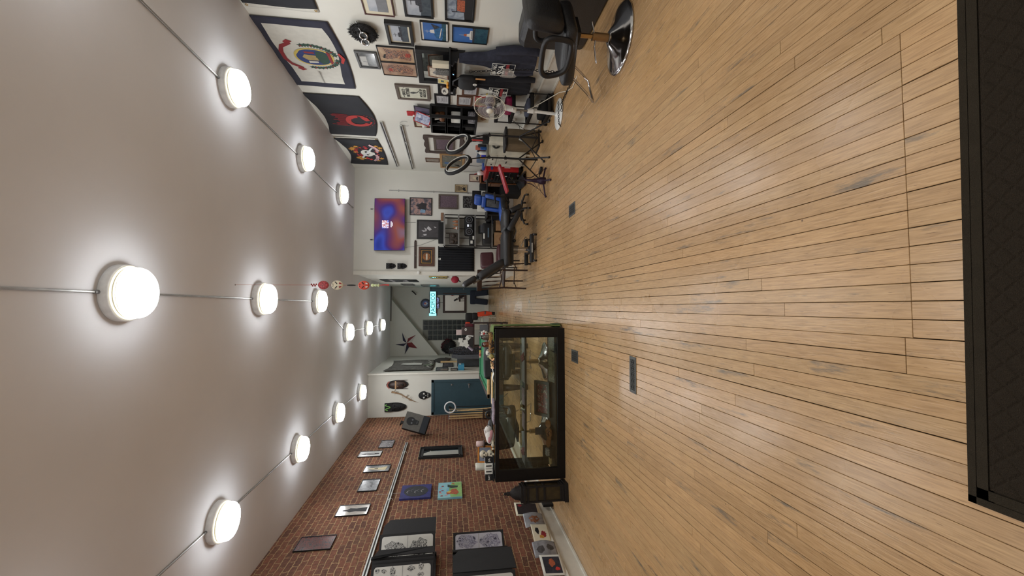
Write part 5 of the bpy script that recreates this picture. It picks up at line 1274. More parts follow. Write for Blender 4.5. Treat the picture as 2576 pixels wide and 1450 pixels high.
for i in range(6):
    m = MB()
    if skc is None:
        m.ball((0, 0, .026), (.020, .022, .022), mat('pewter_white', (176, 178, 178), .4), 10); m.rbox((0, -.006, .008), (.026, .026, .016), .005, MATS['pewter_white'], n=3)
        for s in (-1, 1): m.ball((s * .008, -.019, .026), (.005, .004, .005), M_ink, 6)
        o = skc = solo(m, 'skull_figurine', '', 'figurine')
    else: o = skc.copy(); COL.objects.link(o)
    o.location = (-1.92 - .03 * (i % 3), 5.72 + .05 * (i // 3), .175 + 0 * i); o['label'] = 'tiny white skull figurine on the dark stand at the brick end of the case'; o['group'] = 'tiny skulls in the case'
m = MB(); m.bb((-.07, -.06, 0), (.07, .06, .058), M_black); m.bb((-.075, .03, .058), (.075, .06, .13), M_black)
solo(m, 'stepped_stand', 'low black stand holding tiny skulls inside the case', 'stand', (-1.95, 5.745, .116), 0)
m = MB(); m.box((0, 0, .008), (.2, .12, .016), M_palewood, rot=(0, 0, .3)); solo(m, 'wood_offcut', 'pale wood offcut at the brick end of the case base', 'wood block', (-2.07, 5.90, .116), .2)
# ---------------------------------------------------------------- salon chairs
def salon_chair(name, label, loc, rz, seatz=.44, group=None, bh=.30, fo=0.0):
    """faces local +y"""
    t = thing(name, label, 'salon chair', loc, rz, group)
    m = MB(); m.lathe([(0, .0), (.292, .0), (.30, .006), (.298, .014), (.27, .024), (.20, .040), (.12, .068), (.075, .10), (.055, .112), (0, .112)], M_chrome, n=48); m.build('base', t)
    m = MB(); m.cyl((0, 0, .10), (0, 0, .26), .036, mat('bronze_sleeve', (150, 124, 90), .3, .8)); m.cyl((0, 0, .26), (0, 0, seatz - .05), .019, mat('piston', (170, 144, 104), .2, 1.0)); m.torus((0, 0, .108), .045, .008, M_steel, n=20); m.build('pump', t)
    m = MB(); m.tube([(0, -.03, .23), (-.05, .06, .23), (-.10, .15, .20), (-.12, .17, .19)], .007, M_chrome); m.tube([(0, -.03, .25), (.08, -.08, .27)], .006, M_chrome); m.build('pump_lever', t)
    m = MB(); m.box((0, .06, seatz - .045), (.24, .3, .03), M_black); m.build('seat_plate', t)
    m = MB(); m.rbox((0, .21 + fo, seatz + .02), (.50, .52, .13), .05, M_leather, rot=(rad(-9), 0, 0), puff=.015, n=8); m.build('seat', t)
    m = MB(); m.rbox((0, -.05 + fo, seatz + .12 + bh / 2), (.50, .11, bh), .05, M_leather, rot=(rad(6), 0, 0), puff=.012, n=8); m.build('backrest', t)
    for s in (-1, 1):
        m = MB(); x = s * .265
        pts = [(x, .03, seatz + .07), (x, .02, seatz + .22), (x, .08, seatz + .272), (x, .28, seatz + .262), (x, .34, seatz + .23), (x, .35, seatz + .17), (x, .31, seatz + .07), (x, .24, seatz + .035), (x, .09, seatz + .035)]
        sm = []
        K = len(pts)
        for i in range(K):
            p0, p1, p2, p3 = [Vector(pts[(i + j - 1) % K]) for j in range(4)]
            for k in range(4):
                u = k / 4; sm.append(.5 * ((2 * p1) + (-p0 + p2) * u + (2 * p0 - 5 * p1 + 4 * p2 - p3) * u * u + (-p0 + 3 * p1 - 3 * p2 + p3) * u ** 3))
        m.T = Matrix.Translation((0, fo, 0)); m.tube(sm, .024, M_black, n=10, closed=True); m.build('armrest', t)
    m = MB(); fr = [(-.13, .42, seatz - .03), (-.15, .60, .20), (-.16, .68, .115), (.16, .68, .115), (.15, .60, .20), (.13, .42, seatz - .03)]
    m.T = Matrix.Translation((0, fo - .02, 0)); m.tube(fr, .011, M_chrome, n=8); m.build('footrest', t)
    return t
salon_chair('salon_chair', 'black salon chair on a round chrome base, in front beside the white wall', (2.40, 3.57, 0), rad(27), .46, None, .32, -.12)
salon_chair('salon_chair', 'black salon chair behind the case, nearer the walkway, top showing over it', (-.86, 6.72, 0), rad(4), .56, 'salon chairs behind the display case')
salon_chair('salon_chair', 'black salon chair behind the case, nearer the brick wall', (-1.95, 6.72, 0), rad(-12), .50, 'salon chairs behind the display case')
# black padded box seat by the wall
m = MB()
def xs_(y, z): return 0
pr = [(2.95, 0.0), (2.92, .30), (2.92, .70), (2.97, .76), (3.155, .76), (3.155, .0)]
vs = []; fs = []; ys = [2.9, 2.95, 4.55, 4.66, 4.72]; ins = [0.03, 0, 0, .015, .06]
for y, k in zip(ys, ins):
    for (x, z) in pr: vs.append((x + (k if x < 3.1 else 0), y, max(.0, z - (k if z > .3 else 0))))
n_ = len(pr)
for i in range(len(ys) - 1):
    for k in range(n_): fs.append((i * n_ + k, i * n_ + (k + 1) % n_, (i + 1) * n_ + (k + 1) % n_, (i + 1) * n_ + k))
fs.append(tuple(range(n_))[::-1]); fs.append(tuple(range((len(ys) - 1) * n_, len(ys) * n_)))
m.add(vs, fs, M_leather)
solo(m, 'padded_box_seat', 'large black upholstered box seat along the white wall behind the salon chair', 'seat', bevel=.03)
# ---------------------------------------------------------------- pedestal fan
FN = (2.69, 5.73, 0)
t = thing('pedestal_fan', 'white pedestal fan with a caged blade head and round base', 'fan', FN, 0)
m = MB(); m.lathe([(0, 0), (.205, 0), (.212, .008), (.205, .018), (.10, .030), (.035, .045), (.03, .06), (0, .06)], M_white, n=36); m.build('base', t)
m = MB(); m.cyl((0, 0, .05), (.02, 0, .40), .021, M_white); m.cyl((.02, 0, .37), (.02, 0, .45), .034, M_white, .028); m.cyl((.02, 0, .45), (.03, 0, .72), .014, M_steel); m.build('pole', t)
m = MB(); m.rbox((.05, .01, .74), (.07, .07, .28), .025, M_white, rot=(0, .22, 0)); m.ball((.02, -.03, .66), .014, M_white, 8); m.build('control_column', t)
hd = Vector((.02, -.02, .975)); nrm = Vector((-.94, -.30, .08)).normalized()
Q = nrm.to_track_quat('Z', 'Y').to_matrix().to_4x4(); TH = Matrix.Translation(hd) @ Q
m = MB(); m.T = TH; m.lathe([(0, -.20), (.05, -.20), (.068, -.17), (.072, -.08), (.055, -.05), (0, -.05)], M_white, n=24); m.build('motor', t)
M_wire = mat('cage_wire', (222, 216, 200), .4)
m = MB(); m.T = TH; m.torus((0, 0, 0), .212, .0045, M_wire, n=48, k=6)
for i in range(30):
    a = 2 * PI * i / 30; b = a + .9
    m.tube([(.212 * cos(a), .212 * sin(a), 0), (.19 * cos(a + .1), .19 * sin(a + .1), .035), (.12 * cos(b - .1), .12 * sin(b - .1), .055), (.045 * cos(b), .045 * sin(b), .06)], .0007, M_wire, n=3, cap=False)
    m.tube([(.212 * cos(a), .212 * sin(a), 0), (.18 * cos(a), .18 * sin(a), -.04), (.06 * cos(a), .06 * sin(a), -.06)], .0006, M_wire, n=3, cap=False)
for r_, z in ((.15, .048), (.09, .058), (.05, .06)): m.torus((0, 0, z), r_, .0014, M_wire, n=36, k=5)
m.lathe([(0, .066), (.04, .066), (.045, .058), (0, .058)], M_wire, n=20); m.build('cage', t)
M_blade = mat('smoke_blade', (110, 100, 108), .2, alpha=.75); m = MB(); m.T = TH
for k in range(3):
    a0 = k * 2.094
    m.grid(lambda u, v: ((.03 + .155 * u) * cos(a0 + (v - .5) * (1.5 - .2 * u) + .5 * u), (.03 + .155 * u) * sin(a0 + (v - .5) * (1.5 - .2 * u) + .5 * u), .02 * (v - .5)), 8, 8, M_blade)
m.build('blades', t); m = MB(); m.T = TH; m.lathe([(0, .035), (.025, .033), (.034, .02), (.034, -.04)], mat('blue_hub', (96, 98, 140), .3), n=18); m.ball((0, 0, .036), (.018, .018, .01), M_white, 10); m.build('hub', t)
m = MB(); m.tube([(2.71, 5.77, .52), (2.78, 5.76, .36), (2.86, 5.70, .20), (2.88, 5.5, .06), (2.80, 5.3, .012), (2.72, 5.05, .008), (2.76, 4.85, .008)], .005, M_wire, n=6)
solo(m, 'fan_cord', 'pale fan power cord drooping to the boards', 'cord')
# chain hanging from the wall shelf down to the fan base
def chain(label, pts, r=.013):
    P3 = [Vector(p) for p in pts]; m = MB(); k = 0; step = r * 1.55
    for a, b in zip(P3[:-1], P3[1:]):
        L = (b - a).length; n = max(1, int(L / step)); d = (b - a).normalized()
        q = d.to_track_quat('X', 'Z').to_matrix()
        for i in range(n):
            c = a + (b - a) * ((i + .5) / n); R_ = q @ Matrix.Rotation(PI / 2 * (k % 2), 3, 'X')
            ps = [c + R_ @ Vector((r * cos(2 * PI * j / 10), r * .62 * sin(2 * PI * j / 10), 0)) for j in range(10)]
            m.tube(ps, r * .2, M_dark, n=4, closed=True); k += 1
    return solo(m, 'link_chain', label, 'chain')
chain('dark link chain hanging from the wall shelf to the fan base', [(2.97, 5.32, 1.27), (2.96, 5.22, .95), (2.93, 5.10, .55), (2.86, 4.98, .20), (2.80, 5.05, .016), (2.78, 5.35, .016), (2.74, 5.50, .028), (2.62, 5.50, .03)], .02)
chain('short dark chain draped across the white fan base', [(2.84, 5.66, .034), (2.75, 5.62, .042), (2.62, 5.62, .042), (2.52, 5.64, .034), (2.46, 5.60, .014)], .016)
# ---------------------------------------------------------------- small black etagere on casters
t = thing('rolling_rack', 'small black wheeled shelf rack by the hoodies and fan', 'rack', (2.99, 6.26, 0), 0)
for sx_ in (-1, 1):
    for sy_ in (-1, 1):
        m = MB(); m.cyl((sx_ * .13, sy_ * .22, .05), (sx_ * .13, sy_ * .22, .84), .009, M_black); m.build('post', t)
        m = MB(); m.cyl((sx_ * .13 - .012, sy_ * .22, .025), (sx_ * .13 + .012, sy_ * .22, .025), .025, M_black); m.build('caster', t)
for z in (.07, .33, .60, .82):
    m = MB(); m.bb((-.14, -.23, z - .03), (.14, -.215, z + .02), M_black); m.bb((-.14, .215, z - .03), (.14, .23, z + .02), M_black); m.bb((-.14, -.23, z - .03), (-.125, .23, z + .02), M_black); m.bb((.125, -.23, z - .03), (.14, .23, z + .02), M_black)
    m.bb((-.14, -.23, z - .03), (.14, .23, z - .02), M_black); m.build('shelf', t)
def rb(nm, label, cat, loc, d, mt, rz=0, group=None, r=.01, rot=None):
    m = MB(); m.rbox((0, 0, d[2] / 2), d, r, mt, n=5); return solo(m, nm, label, cat, loc, rz, group, rot=rot)
rb('pink_bag', 'magenta fabric bag on the top tier of the wheeled rack', 'bag', (2.99, 6.20, .582), (.18, .26, .13), mat('magenta', (160, 40, 84), .6, noise_amt=.3), .1, r=.04)
rb('folded_jeans', 'folded grey-blue denim on the middle tier of the wheeled rack', 'clothes', (2.99, 6.22, .312), (.18, .30, .08), mat('grey_denim', (84, 88, 104), .8), 0, r=.03)
rb('dark_bag', 'black bag on the lowest tier of the wheeled rack', 'bag', (2.99, 6.28, .052), (.19, .34, .13), M_blackm, 0, r=.04)
# hair brush hanging on wall
m = MB(); m.cyl((0, -.02, .05), (0, -.02, .0), .004, M_steel); m.ball((0, -.02, .07), (.014, .005, .022), M_steel, 8); m.cyl((0, -.02, .0), (0, -.02, -.07), .012, M_fyel, .01); m.cyl((0, -.02, -.07), (0, -.02, -.17), .010, M_black)
solo(m, 'hanging_tool', 'yellow and black handled tool hanging beside the dark hoodie', 'tool', at_wall('R', 6.28, .98), wrz('R'), rot=(0, rad(-12), wrz('R')))
# ---------------------------------------------------------------- wall shelf with things on it
SH = thing('wall_shelf', 'black wall shelf with scalloped brackets holding a dark framed mirror', 'shelf', (RW, 5.58, 1.525), -PI / 2)
m = MB(); m.bb((-.40, -.22, -.022), (.38, 0, 0), M_black); m.build('board', SH, bevel=.003)
for x in (-.34, .32):
    m = MB(); pr = [(0, -.022), (-.20, -.022), (-.205, -.05), (-.15, -.07), (-.155, -.1), (-.09, -.12), (-.1, -.15), (-.03, -.17), (0, -.2)]
    m.add([(x - .015, p[0], p[1]) for p in pr] + [(x + .015, p[0], p[1]) for p in pr], [tuple(range(9)), tuple(range(9, 18))[::-1]] + [(i, i + 9, (i + 1) % 9 + 9, (i + 1) % 9) for i in range(9)], M_black); m.build('bracket', SH)
m = MB(); m.bb((-.38, -.02, -.10), (.36, 0, -.022), M_black)
for i in range(5):
    x = -.3 + .14 * i; m.tube([(x, -.02, -.06), (x, -.06, -.075), (x, -.065, -.05)], .004, M_steel, n=6)
m.build('hook_rail', SH)
frame('shelf_mirror', 'R', 5.22, 6.02, 1.527, 1.94, 'wide black framed mirror standing on the wall shelf', mat('mirror_glass', (200, 204, 206), .02, 1.0, noise_amt=0), M_bframe, .075, .05, cat='mirror', off=.003)
rb('white_box', 'upright cream white box on the wall shelf', 'box', (3.05, 5.34, 1.526), (.05, .09, .21), M_cream, .1, r=.004)
rb('stone_block', 'grey speckled block in front of the shelf mirror', 'block', (3.04, 5.47, 1.526), (.06, .12, .17), mat('speckled', (110, 110, 106), .6, noise_amt=.4, nscale=80), .0, r=.006)
frame('framed_drawing', 'R', 0, .24, 0, .27, 'small wood framed drawing leaning on the shelf mirror', mat('drawing_cream', (196, 184, 164), .5, noise_amt=.2, nscale=40), wood('frame_tan', (96, 60, 40), (126, 84, 58)), .018, .015, 0, None,
      [(inkm, bl(.5, .55, .28, 71)), (mat('tan_fig', (186, 142, 112), .6), bl(.4, .4, .15, 72))], loc=(3.085, 5.60, 1.665), rz=-PI / 2, rot=(rad(-9), 0, -PI / 2), group='small pictures on the wall shelf')
frame('framed_card', 'R', 0, .12, 0, .15, 'small pale yellow card on the shelf beside the drawing', mat('pale_yellow_card', (206, 190, 120), .5), M_paper, .006, .008, 0, None,
      [(mat('card_print', (60, 84, 96), .5), [(.3, .45), (.7, .45), (.7, .75), (.3, .75)])], loc=(3.06, 5.76, 1.601), rz=-PI / 2, rot=(rad(-6), 0, -PI / 2), group='small pictures on the wall shelf')
m = MB(); rs = random.Random(5)
for i in range(6): m.ball((rs.uniform(-.02, .02), rs.uniform(-.04, .04), .018), (.018, .026, .018), mat('marigold', (222, 150, 44), .6), 8)
solo(m, 'orange_cloth', 'small bright orange bundle on the wall shelf edge', 'cloth', (3.02, 5.80, 1.526), 0)
t = thing('barrel_clock', 'brown drum-shaped clock with a white face at the shelf end', 'clock', (3.03, 5.93, 1.583), 0)
Tb = Matrix.Rotation(rad(118), 4, 'Z')
m = MB(); m.T = Matrix.Rotation(rad(-42), 4, 'Z') ; m.lathe([(0, .07), (.052, .07), (.056, .06), (.056, -.062), (.050, -.07), (0, -.068)], mat('drum_brown', (58, 42, 38), .5), axis='y', n=28); m.build('body', t)
m = MB(); m.T = Matrix.Rotation(rad(-42), 4, 'Z'); m.poly(circ(0, 0, .046, 24), M_paper, -.0725); m.poly([(-.02, -.02), (.025, .0), (.0, .025)], MATS['grey_plastic'], -.0735); m.poly([(-.025, .012), (.02, .018), (.0, .03)], M_ink, -.0735); m.build('dial', t)
m = MB(); m.poly(circ(0, 0, .007, 10), mat('blue_led', (120, 180, 255), .3, emit=(90, 150, 255), es=10), -.012); m.rbox((0, 0, 0), (.03, .02, .03), .006, M_black, n=4)
solo(m, 'blue_light', 'tiny bright blue light under the wall shelf', 'light', (2.975, 5.40, 1.47), -PI / 2)
# ---------------------------------------------------------------- hanging clothes
def garment(m, prof, depth, mt, yb=-.01, n=14, folds=8, seed=0):
    """prof: (z, x_left, x_right) from top to bottom, surface bulging to -y"""
    K = len(prof)
    def f(u, v):
        s = v * (K - 1); i = min(int(s), K - 2); q = s - i
        z = prof[i][0] * (1 - q) + prof[i + 1][0] * q; a = prof[i][1] * (1 - q) + prof[i + 1][1] * q; b = prof[i][2] * (1 - q) + prof[i + 1][2] * q
        y = yb - depth * max(0.0, sin(PI * u)) ** .45 - .012 * sin(folds * u * PI + seed + 3 * v) * sin(PI * u)
        return (a + (b - a) * u, y, z)
    m.grid(f, 30, 24, mt); m.grid(lambda u, v: (f(1 - u, v)[0], yb + .002, f(u, v)[2]), 2, 24, mt)
hn = mat('hoodie_navy', (40, 42, 56), .9, bump=.3, bscale=70, noise_amt=.15); hk = mat('hoodie_black', (24, 25, 32), .9, bump=.3, bscale=70)
def hoodie(label, yw, prof, mt, num, tx, tz, scale=1.0, sleeve=()):
    t = thing('hoodie', label, 'hoodie', (RW - .03, yw, 0), -PI / 2, 'hoodies hanging under the wall shelf')
    m = MB(); garment(m, prof, .10, mt, -.03); m.build('body', t)
    for (pts, r) in sleeve: m = MB(); m.tube(pts, r, mt, n=10); m.build('sleeve', t)
    m = MB(); y = -.165
    fr_ = [(tx - .13 * scale, tz - .155 * scale), (tx + .13 * scale, tz - .155 * scale), (tx + .13 * scale, tz + .13 * scale), (tx - .13 * scale, tz + .13 * scale)]
    for a, b in zip(fr_, fr_[1:] + fr_[:1]): m.tube([(a[0], y, a[1]), (b[0], y, b[1])], .0035, M_paper, n=4)
    text_into(m, 'BRING', .066 * scale, M_paper, tx, tz + .092 * scale, y, sx=1.15, bold=.0012); text_into(m, 'SEA', .115 * scale, M_paper, tx, tz + .008 * scale, y, sx=1.1, bold=.003)
    m.bb((tx - .125 * scale, y + .002, tz - .085 * scale), (tx + .125 * scale, y + .004, tz - .045 * scale), M_fdred); text_into(m, num, .075 * scale, M_paper, tx, tz - .12 * scale, y, sx=1.1, bold=.003)
    m.build('print', t); return t
hoodie('navy hoodie with boxed white lettering, nearest under the wall shelf', 5.28, [(1.40, .02, .06), (1.30, -.03, .10), (1.10, -.06, .13), (.98, -.16, .20), (.86, -.21, .26), (.70, -.22, .27), (.52, -.20, .26), (.44, -.17, .22)], hn, '21', .0, .86,
       sleeve=[([(.20, -.05, .95), (.27, -.06, .75), (.27, -.06, .5), (.25, -.06, .40)], [.05, .055, .05, .04]), ([(-.16, -.05, .95), (-.23, -.05, .75), (-.22, -.05, .52), (-.20, -.05, .42)], [.05, .055, .05, .04])])
hoodie('black hoodie with boxed white lettering, farther under the wall shelf', 5.86, [(1.36, .05, .12), (1.24, .0, .14), (1.06, -.04, .15), (.94, -.12, .18), (.80, -.17, .20), (.62, -.18, .20), (.46, -.17, .19), (.40, -.13, .15)], hk, '12', .0, .86, .9,
       sleeve=[([(.17, -.05, .9), (.21, -.06, .7), (.21, -.06, .5), (.20, -.06, .36)], [.045, .05, .045, .035]), ([(-.12, -.05, .9), (-.18, -.05, .7), (-.17, -.05, .5), (-.16, -.05, .40)], [.045, .05, .045, .035])])
t = thing('leather_bag', 'black leather bag with a white emblem hanging under the shelf', 'bag', (2.99, 5.62, 1.28), -PI / 2)
m = MB(); m.rbox((0, 0, 0), (.28, .10, .24), .05, M_blackm, puff=.01); m.build('body', t)
m = MB(); m.tube([(-.12, 0, .1), (-.05, -.02, .19), (.05, -.02, .19), (.12, 0, .1)], .012, M_leather); m.build('strap', t)
m = MB(); m.poly(circ(.10, -.09, .028, 16), M_paper, -.078); m.poly(circ(.10, -.09, .010, 10), M_ink, -.079); m.poly([(.04, -.1), (.065, -.11), (.06, -.08)], M_grey, -.078); m.build('emblem', t)
m = MB(); m.rbox((0, 0, 0), (.03, .012, .13), .005, mat('tan_handle', (186, 136, 84), .5), n=4); solo(m, 'wooden_tag', 'tan wooden tag hanging from the chain by the bag', 'tag', (2.96, 5.46, 1.12), -PI / 2)
m = MB(); m.grid(lambda u, v: (-.09 + .18 * u, -.012 * sin(8 * u + 3 * v) - .02 * sin(PI * u), -.20 * v * (.4 + .6 * sin(PI * min(1, .3 + u * .7)))), 12, 10, mat('clear_film', (186, 184, 180), .15, alpha=.5)); m.tube([(-.09, 0, 0), (0, -.01, .06), (.09, 0, 0)], .003, M_white)
solo(m, 'clear_bag', 'crumpled clear plastic bag hooked on the chain over the navy hoodie', 'bag', (2.90, 5.16, .88), -PI / 2)
# ---------------------------------------------------------------- cube shelf on the wall and its contents
t = thing('cube_shelf', 'black open cube shelf on the white wall crammed with curios', 'shelf', (RW, 7.03, 0), -PI / 2)
m = MB(); x0, x1, y0, z0, z1 = -.30, .30, -.22, 1.09, 1.815
for z in (z0, 1.33, 1.57, z1): m.bb((x0, y0, z - .015), (x1, 0, z + .015), M_black)
for x in (x0, x1, 0.0):
    m.bb((x - .012, y0, z0), (x + .012, y0 + .05, z1), M_black); m.bb((x - .012, -.035, z0), (x + .012, 0, z1), M_black)
m.bb((x0, -.008, z0), (x1, 0, z1), M_black); m.bb((x0 - .012, y0, z0), (x0 + .012, 0, z1), M_black); m.bb((x0, y0, 1.55), (x1, y0 + .012, 1.59), M_black); m.bb((x0, y0, 1.31), (x1, y0 + .012, 1.35), M_black)
m.build('cabinet', t, bevel=.002)
curio = [(7.18, 1.586, 'postcard', 'grey postcard in the upper near cube', (.02, .12, .14), mat('postcard', (150, 152, 150), .6, noise_amt=.3, nscale=30), 'card'),
 (7.17, 1.346, 'tin_mug', 'dull metal mug in the middle far cube', (.08, .08, .10), M_steel, 'mug'), (6.90, 1.346, 'paper_stack', 'stack of white boxes in the middle near cube', (.12, .16, .15), M_paper, 'box'),
 (7.17, 1.106, 'dark_tin', 'dark speckled tin in the lower far cube', (.12, .14, .15), mat('dark_tin', (60, 60, 56), .5, noise_amt=.4, nscale=60), 'tin'), (6.88, 1.106, 'gadget_box', 'grey and blue gadget box in the lower near cube', (.12, .18, .12), A('gadgets', [(40, 44, 60), (160, 160, 164), (60, 50, 44), (120, 124, 130)], 20, 81, hard=True, distort=2), 'box')]
for (y, z, nm, lb, d, mt, ct) in curio: rb(nm, lb, ct, (3.08, y, z), d, mt, .1, 'curios in the cube shelf', r=.012)
m = MB(); bz = mat('bronze_brown', (120, 78, 48), .4, .3, noise_amt=.3, nscale=40); m.rbox((0, 0, .05), (.12, .15, .10), .04, bz); m.ball((.0, -.03, .12), (.05, .05, .05), bz, 12); m.cyl((0, .05, .1), (0, .07, .17), .014, M_paper)
solo(m, 'bronze_bust', 'brown bronze bust in the upper near cube of the shelf', 'figurine', (3.07, 6.88, 1.586), .3, 'curios in the cube shelf')
frame('leaning_photo', 'R', 0, .2, 0, .26, 'small red framed photo tilted on top of the cube shelf', A('small_photo_blue', [(60, 70, 110), (150, 156, 180), (200, 200, 206)], 14, 82), M_red, .012, .014, .0, loc=(3.08, 7.02, 1.955), rz=-PI / 2, rot=(rad(-10), rad(16), -PI / 2 + .5), group='things on top of the cube shelf')
frame('leaning_photo', 'R', 0, .22, 0, .25, 'dark navy framed print behind the red one on the cube shelf', A('small_photo_navy', [(34, 36, 60), (70, 66, 96)], 8, 83), M_bframe, .012, .014, .0, loc=(3.15, 6.86, 1.955), rz=-PI / 2, rot=(rad(-8), 0, -PI / 2), group='things on top of the cube shelf')
m = MB(); m.lathe([(0, 0), (.035, 0), (.035, .006), (.008, .012), (.007, .06), (.03, .075), (.045, .12), (.040, .145), (.0, .145)], M_white, n=18); solo(m, 'white_goblet', 'small white goblet on the far end of the cube shelf top', 'goblet', (3.08, 7.28, 1.831), 0, 'things on top of the cube shelf')
frame('portrait_print', 'R', 7.36, 7.62, 1.30, 1.82, 'dark portrait print of a white-faced figure beside the cube shelf', mat('print_black', (28, 28, 30), .3, coat=.4), M_bframe, .006, .012, 0, None,
      [(c_wht, circ(.5, .78, .13, 14, .12)), (c_wht, [(.2, .2), (.8, .2), (.75, .5), (.5, .62), (.25, .5)]), (M_ink, circ(.5, .8, .05, 8, .03))])
frame('flash_card', 'R', 6.95, 7.3, .86, 1.05, 'small tan animal drawing pinned below the cube shelf', mat('tan_paper', (196, 184, 160), .7), M_cream, .0, .004, 0, None, [(mat('tan_dog', (150, 112, 82), .7), bl(.5, .5, .28, 91))])
# wall outlets
for i, (y, z) in enumerate(((6.98, .56), (7.1, .48), (6.84, .44))):
    m = MB(); m.rbox((0, -.02, 0), (.10, .04, .13), .008, M_white, n=4); m.bb((-.03, -.043, -.03), (.03, -.04, .03), M_paper)
    solo(m, 'power_adapter', ['white plug-in box below the cube shelf, upper one', 'white plug-in box below the cube shelf, beside the bin', 'white plug-in box below the cube shelf, lowest one'][i], 'power outlet', at_wall('R', y, z), wrz('R'), 'plug-in boxes on the wall')
m = MB(); m.tube([(3.15, 6.98, .52), (3.08, 7.05, .36), (3.02, 7.2, .3), (3.05, 7.4, .5), (3.12, 7.5, .3)], .004, M_black, n=5); m.tube([(3.15, 7.1, .45), (3.0, 7.1, .2), (2.9, 6.95, .02), (2.75, 6.8, .01)], .004, M_black, n=5)
solo(m, 'extension_lead', 'tangled black power cords running down from the white wall', 'cord')
# ---------------------------------------------------------------- two ring lights on light stands
def ring_stand(label, base, head, nrm, rr, dark=True, ph=0.0, led=False):
    t = thing('ring_light', label, 'ring light', (base[0], base[1], 0), 0, 'ring lights on black stands')
    h = Vector(head) - Vector((base[0], base[1], 0)); N_ = Vector(nrm).normalized(); T = Matrix.Translation(h) @ N_.to_track_quat('Z', 'Y').to_matrix().to_4x4()
    m = MB(); m.T = T; m.torus((0, 0, -.004), rr, .027, M_blackm, n=48, k=10); m.build('ring_body', t)
    m = MB(); m.T = T; m.torus((0, 0, .022), rr - .016, .008, mat('ring_diffuser', (206, 206, 200), .4), n=48, k=8); m.build('diffuser', t)
    top = h + (T.to_3x3() @ Vector((0, -rr, 0))); 
    m = MB(); m.cyl((0, 0, .62), (0, 0, .95), .012, M_black); m.cyl((0, 0, .12), (0, 0, .64), .016, M_black); m.tube([(0, 0, .95), (top.x * .3, top.y * .3, 1.05), top], .010, M_black)
    for z in (.64, .9): m.cyl((0, 0, z - .02), (0, 0, z + .02), .022, M_black); m.cyl((0, 0, z), (.04, 0, z), .008, M_black)
    m.build('pole', t)
    low = h + (T.to_3x3() @ Vector((0, rr * -.92, -.02))); m = MB(); m.rbox(low, (.07, .06, .09), .015, M_black, n=4); m.build('clamp', t)
    for k in range(3):
        a = ph + k * 2 * PI / 3
        m = MB(); m.tube([(0.01 * cos(a), .01 * sin(a), .42), (.36 * cos(a), .36 * sin(a), .014)], .011, M_black); m.tube([(0, 0, .14), (.19 * cos(a), .19 * sin(a), .225)], .007, M_black); m.cyl((.34 * cos(a), .34 * sin(a), .020), (.38 * cos(a), .38 * sin(a), .014), .016, M_black); m.build('leg', t)
    return t
ring_stand('black ring light on a stand, nearer one, tilted over the dresser', (2.70, 6.62), (2.54, 6.62, 1.39), (.55, -.75, .55), .20, ph=.9)
ring_stand('black ring light with a pale rim on a stand, farther from the flags', (2.36, 6.66), (2.22, 6.66, 1.39), (.62, -.62, .5), .21, ph=.3)
m = MB(); m.rbox((0, 0, .03), (.05, .17, .045), .012, M_black, n=4); m.tube([(0, .08, .03), (-.03, .16, .012), (.05, .22, .01), (.08, .14, .01), (.02, .10, .012)], .004, M_black, n=5)
solo(m, 'power_brick', 'black power brick with a looped cord by the stand legs', 'power brick', (2.25, 6.86, 0), .3)
# red padded armrest stand
t = thing('armrest_stand', 'red padded tattoo armrest on a purple ribbed tripod stand', 'armrest stand', (1.96, 6.46, 0), 0)
m = MB(); m.rbox((0, 0, .70), (.44, .15, .045), .022, mat('dark_red_vinyl', (146, 26, 40), .35), rot=(0, rad(-17), 0), n=8); m.build('pad', t)
pu = mat('purple_iron', (48, 30, 52), .4, .4)
m = MB(); m.cyl((0, 0, .20), (-.02, 0, .66), .013, M_dark); m.lathe([(0, .04), (.055, .04), (.06, .08), (.055, .13), (.038, .15), (.034, .2), (.024, .25), (.018, .36), (0, .36)], pu, n=12); m.tube([(-.04, 0, .52), (.05, .02, .6)], .012, M_dark); m.ball((.07, .02, .46), .02, M_black, 8); m.build('post', t)
for a in (.35, 2.75, 4.5):
    m = MB(); L = .24; m.tube([(.04 * cos(a), .04 * sin(a), .07), (L * cos(a), L * sin(a), .022)], .013, pu); m.ball((L * cos(a), L * sin(a), .018), .018, pu, 8)
    m.tube([(L * .95 * cos(a), L * .95 * sin(a), .035), (.14 * cos(a), .14 * sin(a), .12), (.06 * cos(a), .06 * sin(a), .26), (.03 * cos(a), .03 * sin(a), .42)], .004, pu, n=6)
    for q in range(4): s_ = .09 + .03 * q; m.tube([(.03 * cos(a), .03 * sin(a), s_ * 2.2 - .04), ((.155 - .03 * q) * cos(a), (.155 - .03 * q) * sin(a), .10 + .045 * q)], .003, pu, n=5)
    m.build('leg', t)
# ---------------------------------------------------------------- white dresser, clothes bin, red tool chest
t = thing('dresser', 'worn white dresser with small drawers against the white wall', 'dresser', (3.155, 8.28, 0), -PI / 2)
wp = mat('worn_white_paint', (206, 202, 186), .5, noise_amt=.12, nscale=6)
m = MB(); m.bb((-.32, -.28, .07), (.32, 0, .80), wp); m.bb((-.34, -.30, .80), (.34, 0, .825), mat('grey_top', (124, 122, 114), .5)); 
for x in (-.29, .29):
    for y in (-.25, -.03): m.cyl((x, y, 0), (x, y, .07), .02, wp)
m.bb((.318, -.25, .12), (.326, -.03, .74), wp); m.build('body', t, bevel=.004)
for k, (x0, x1, z0, z1) in enumerate(((-.30, -.01, .62, .78), (.01, .30, .62, .78))):
    o = MB().bb((x0, -.296, z0), (x1, -.28, z1), wp).build('drawer', t, bevel=.003); m = MB(); m.ball(((x0 + x1) / 2, -.31, (z0 + z1) / 2), .014, M_dark, 10); m.build('knob', o)
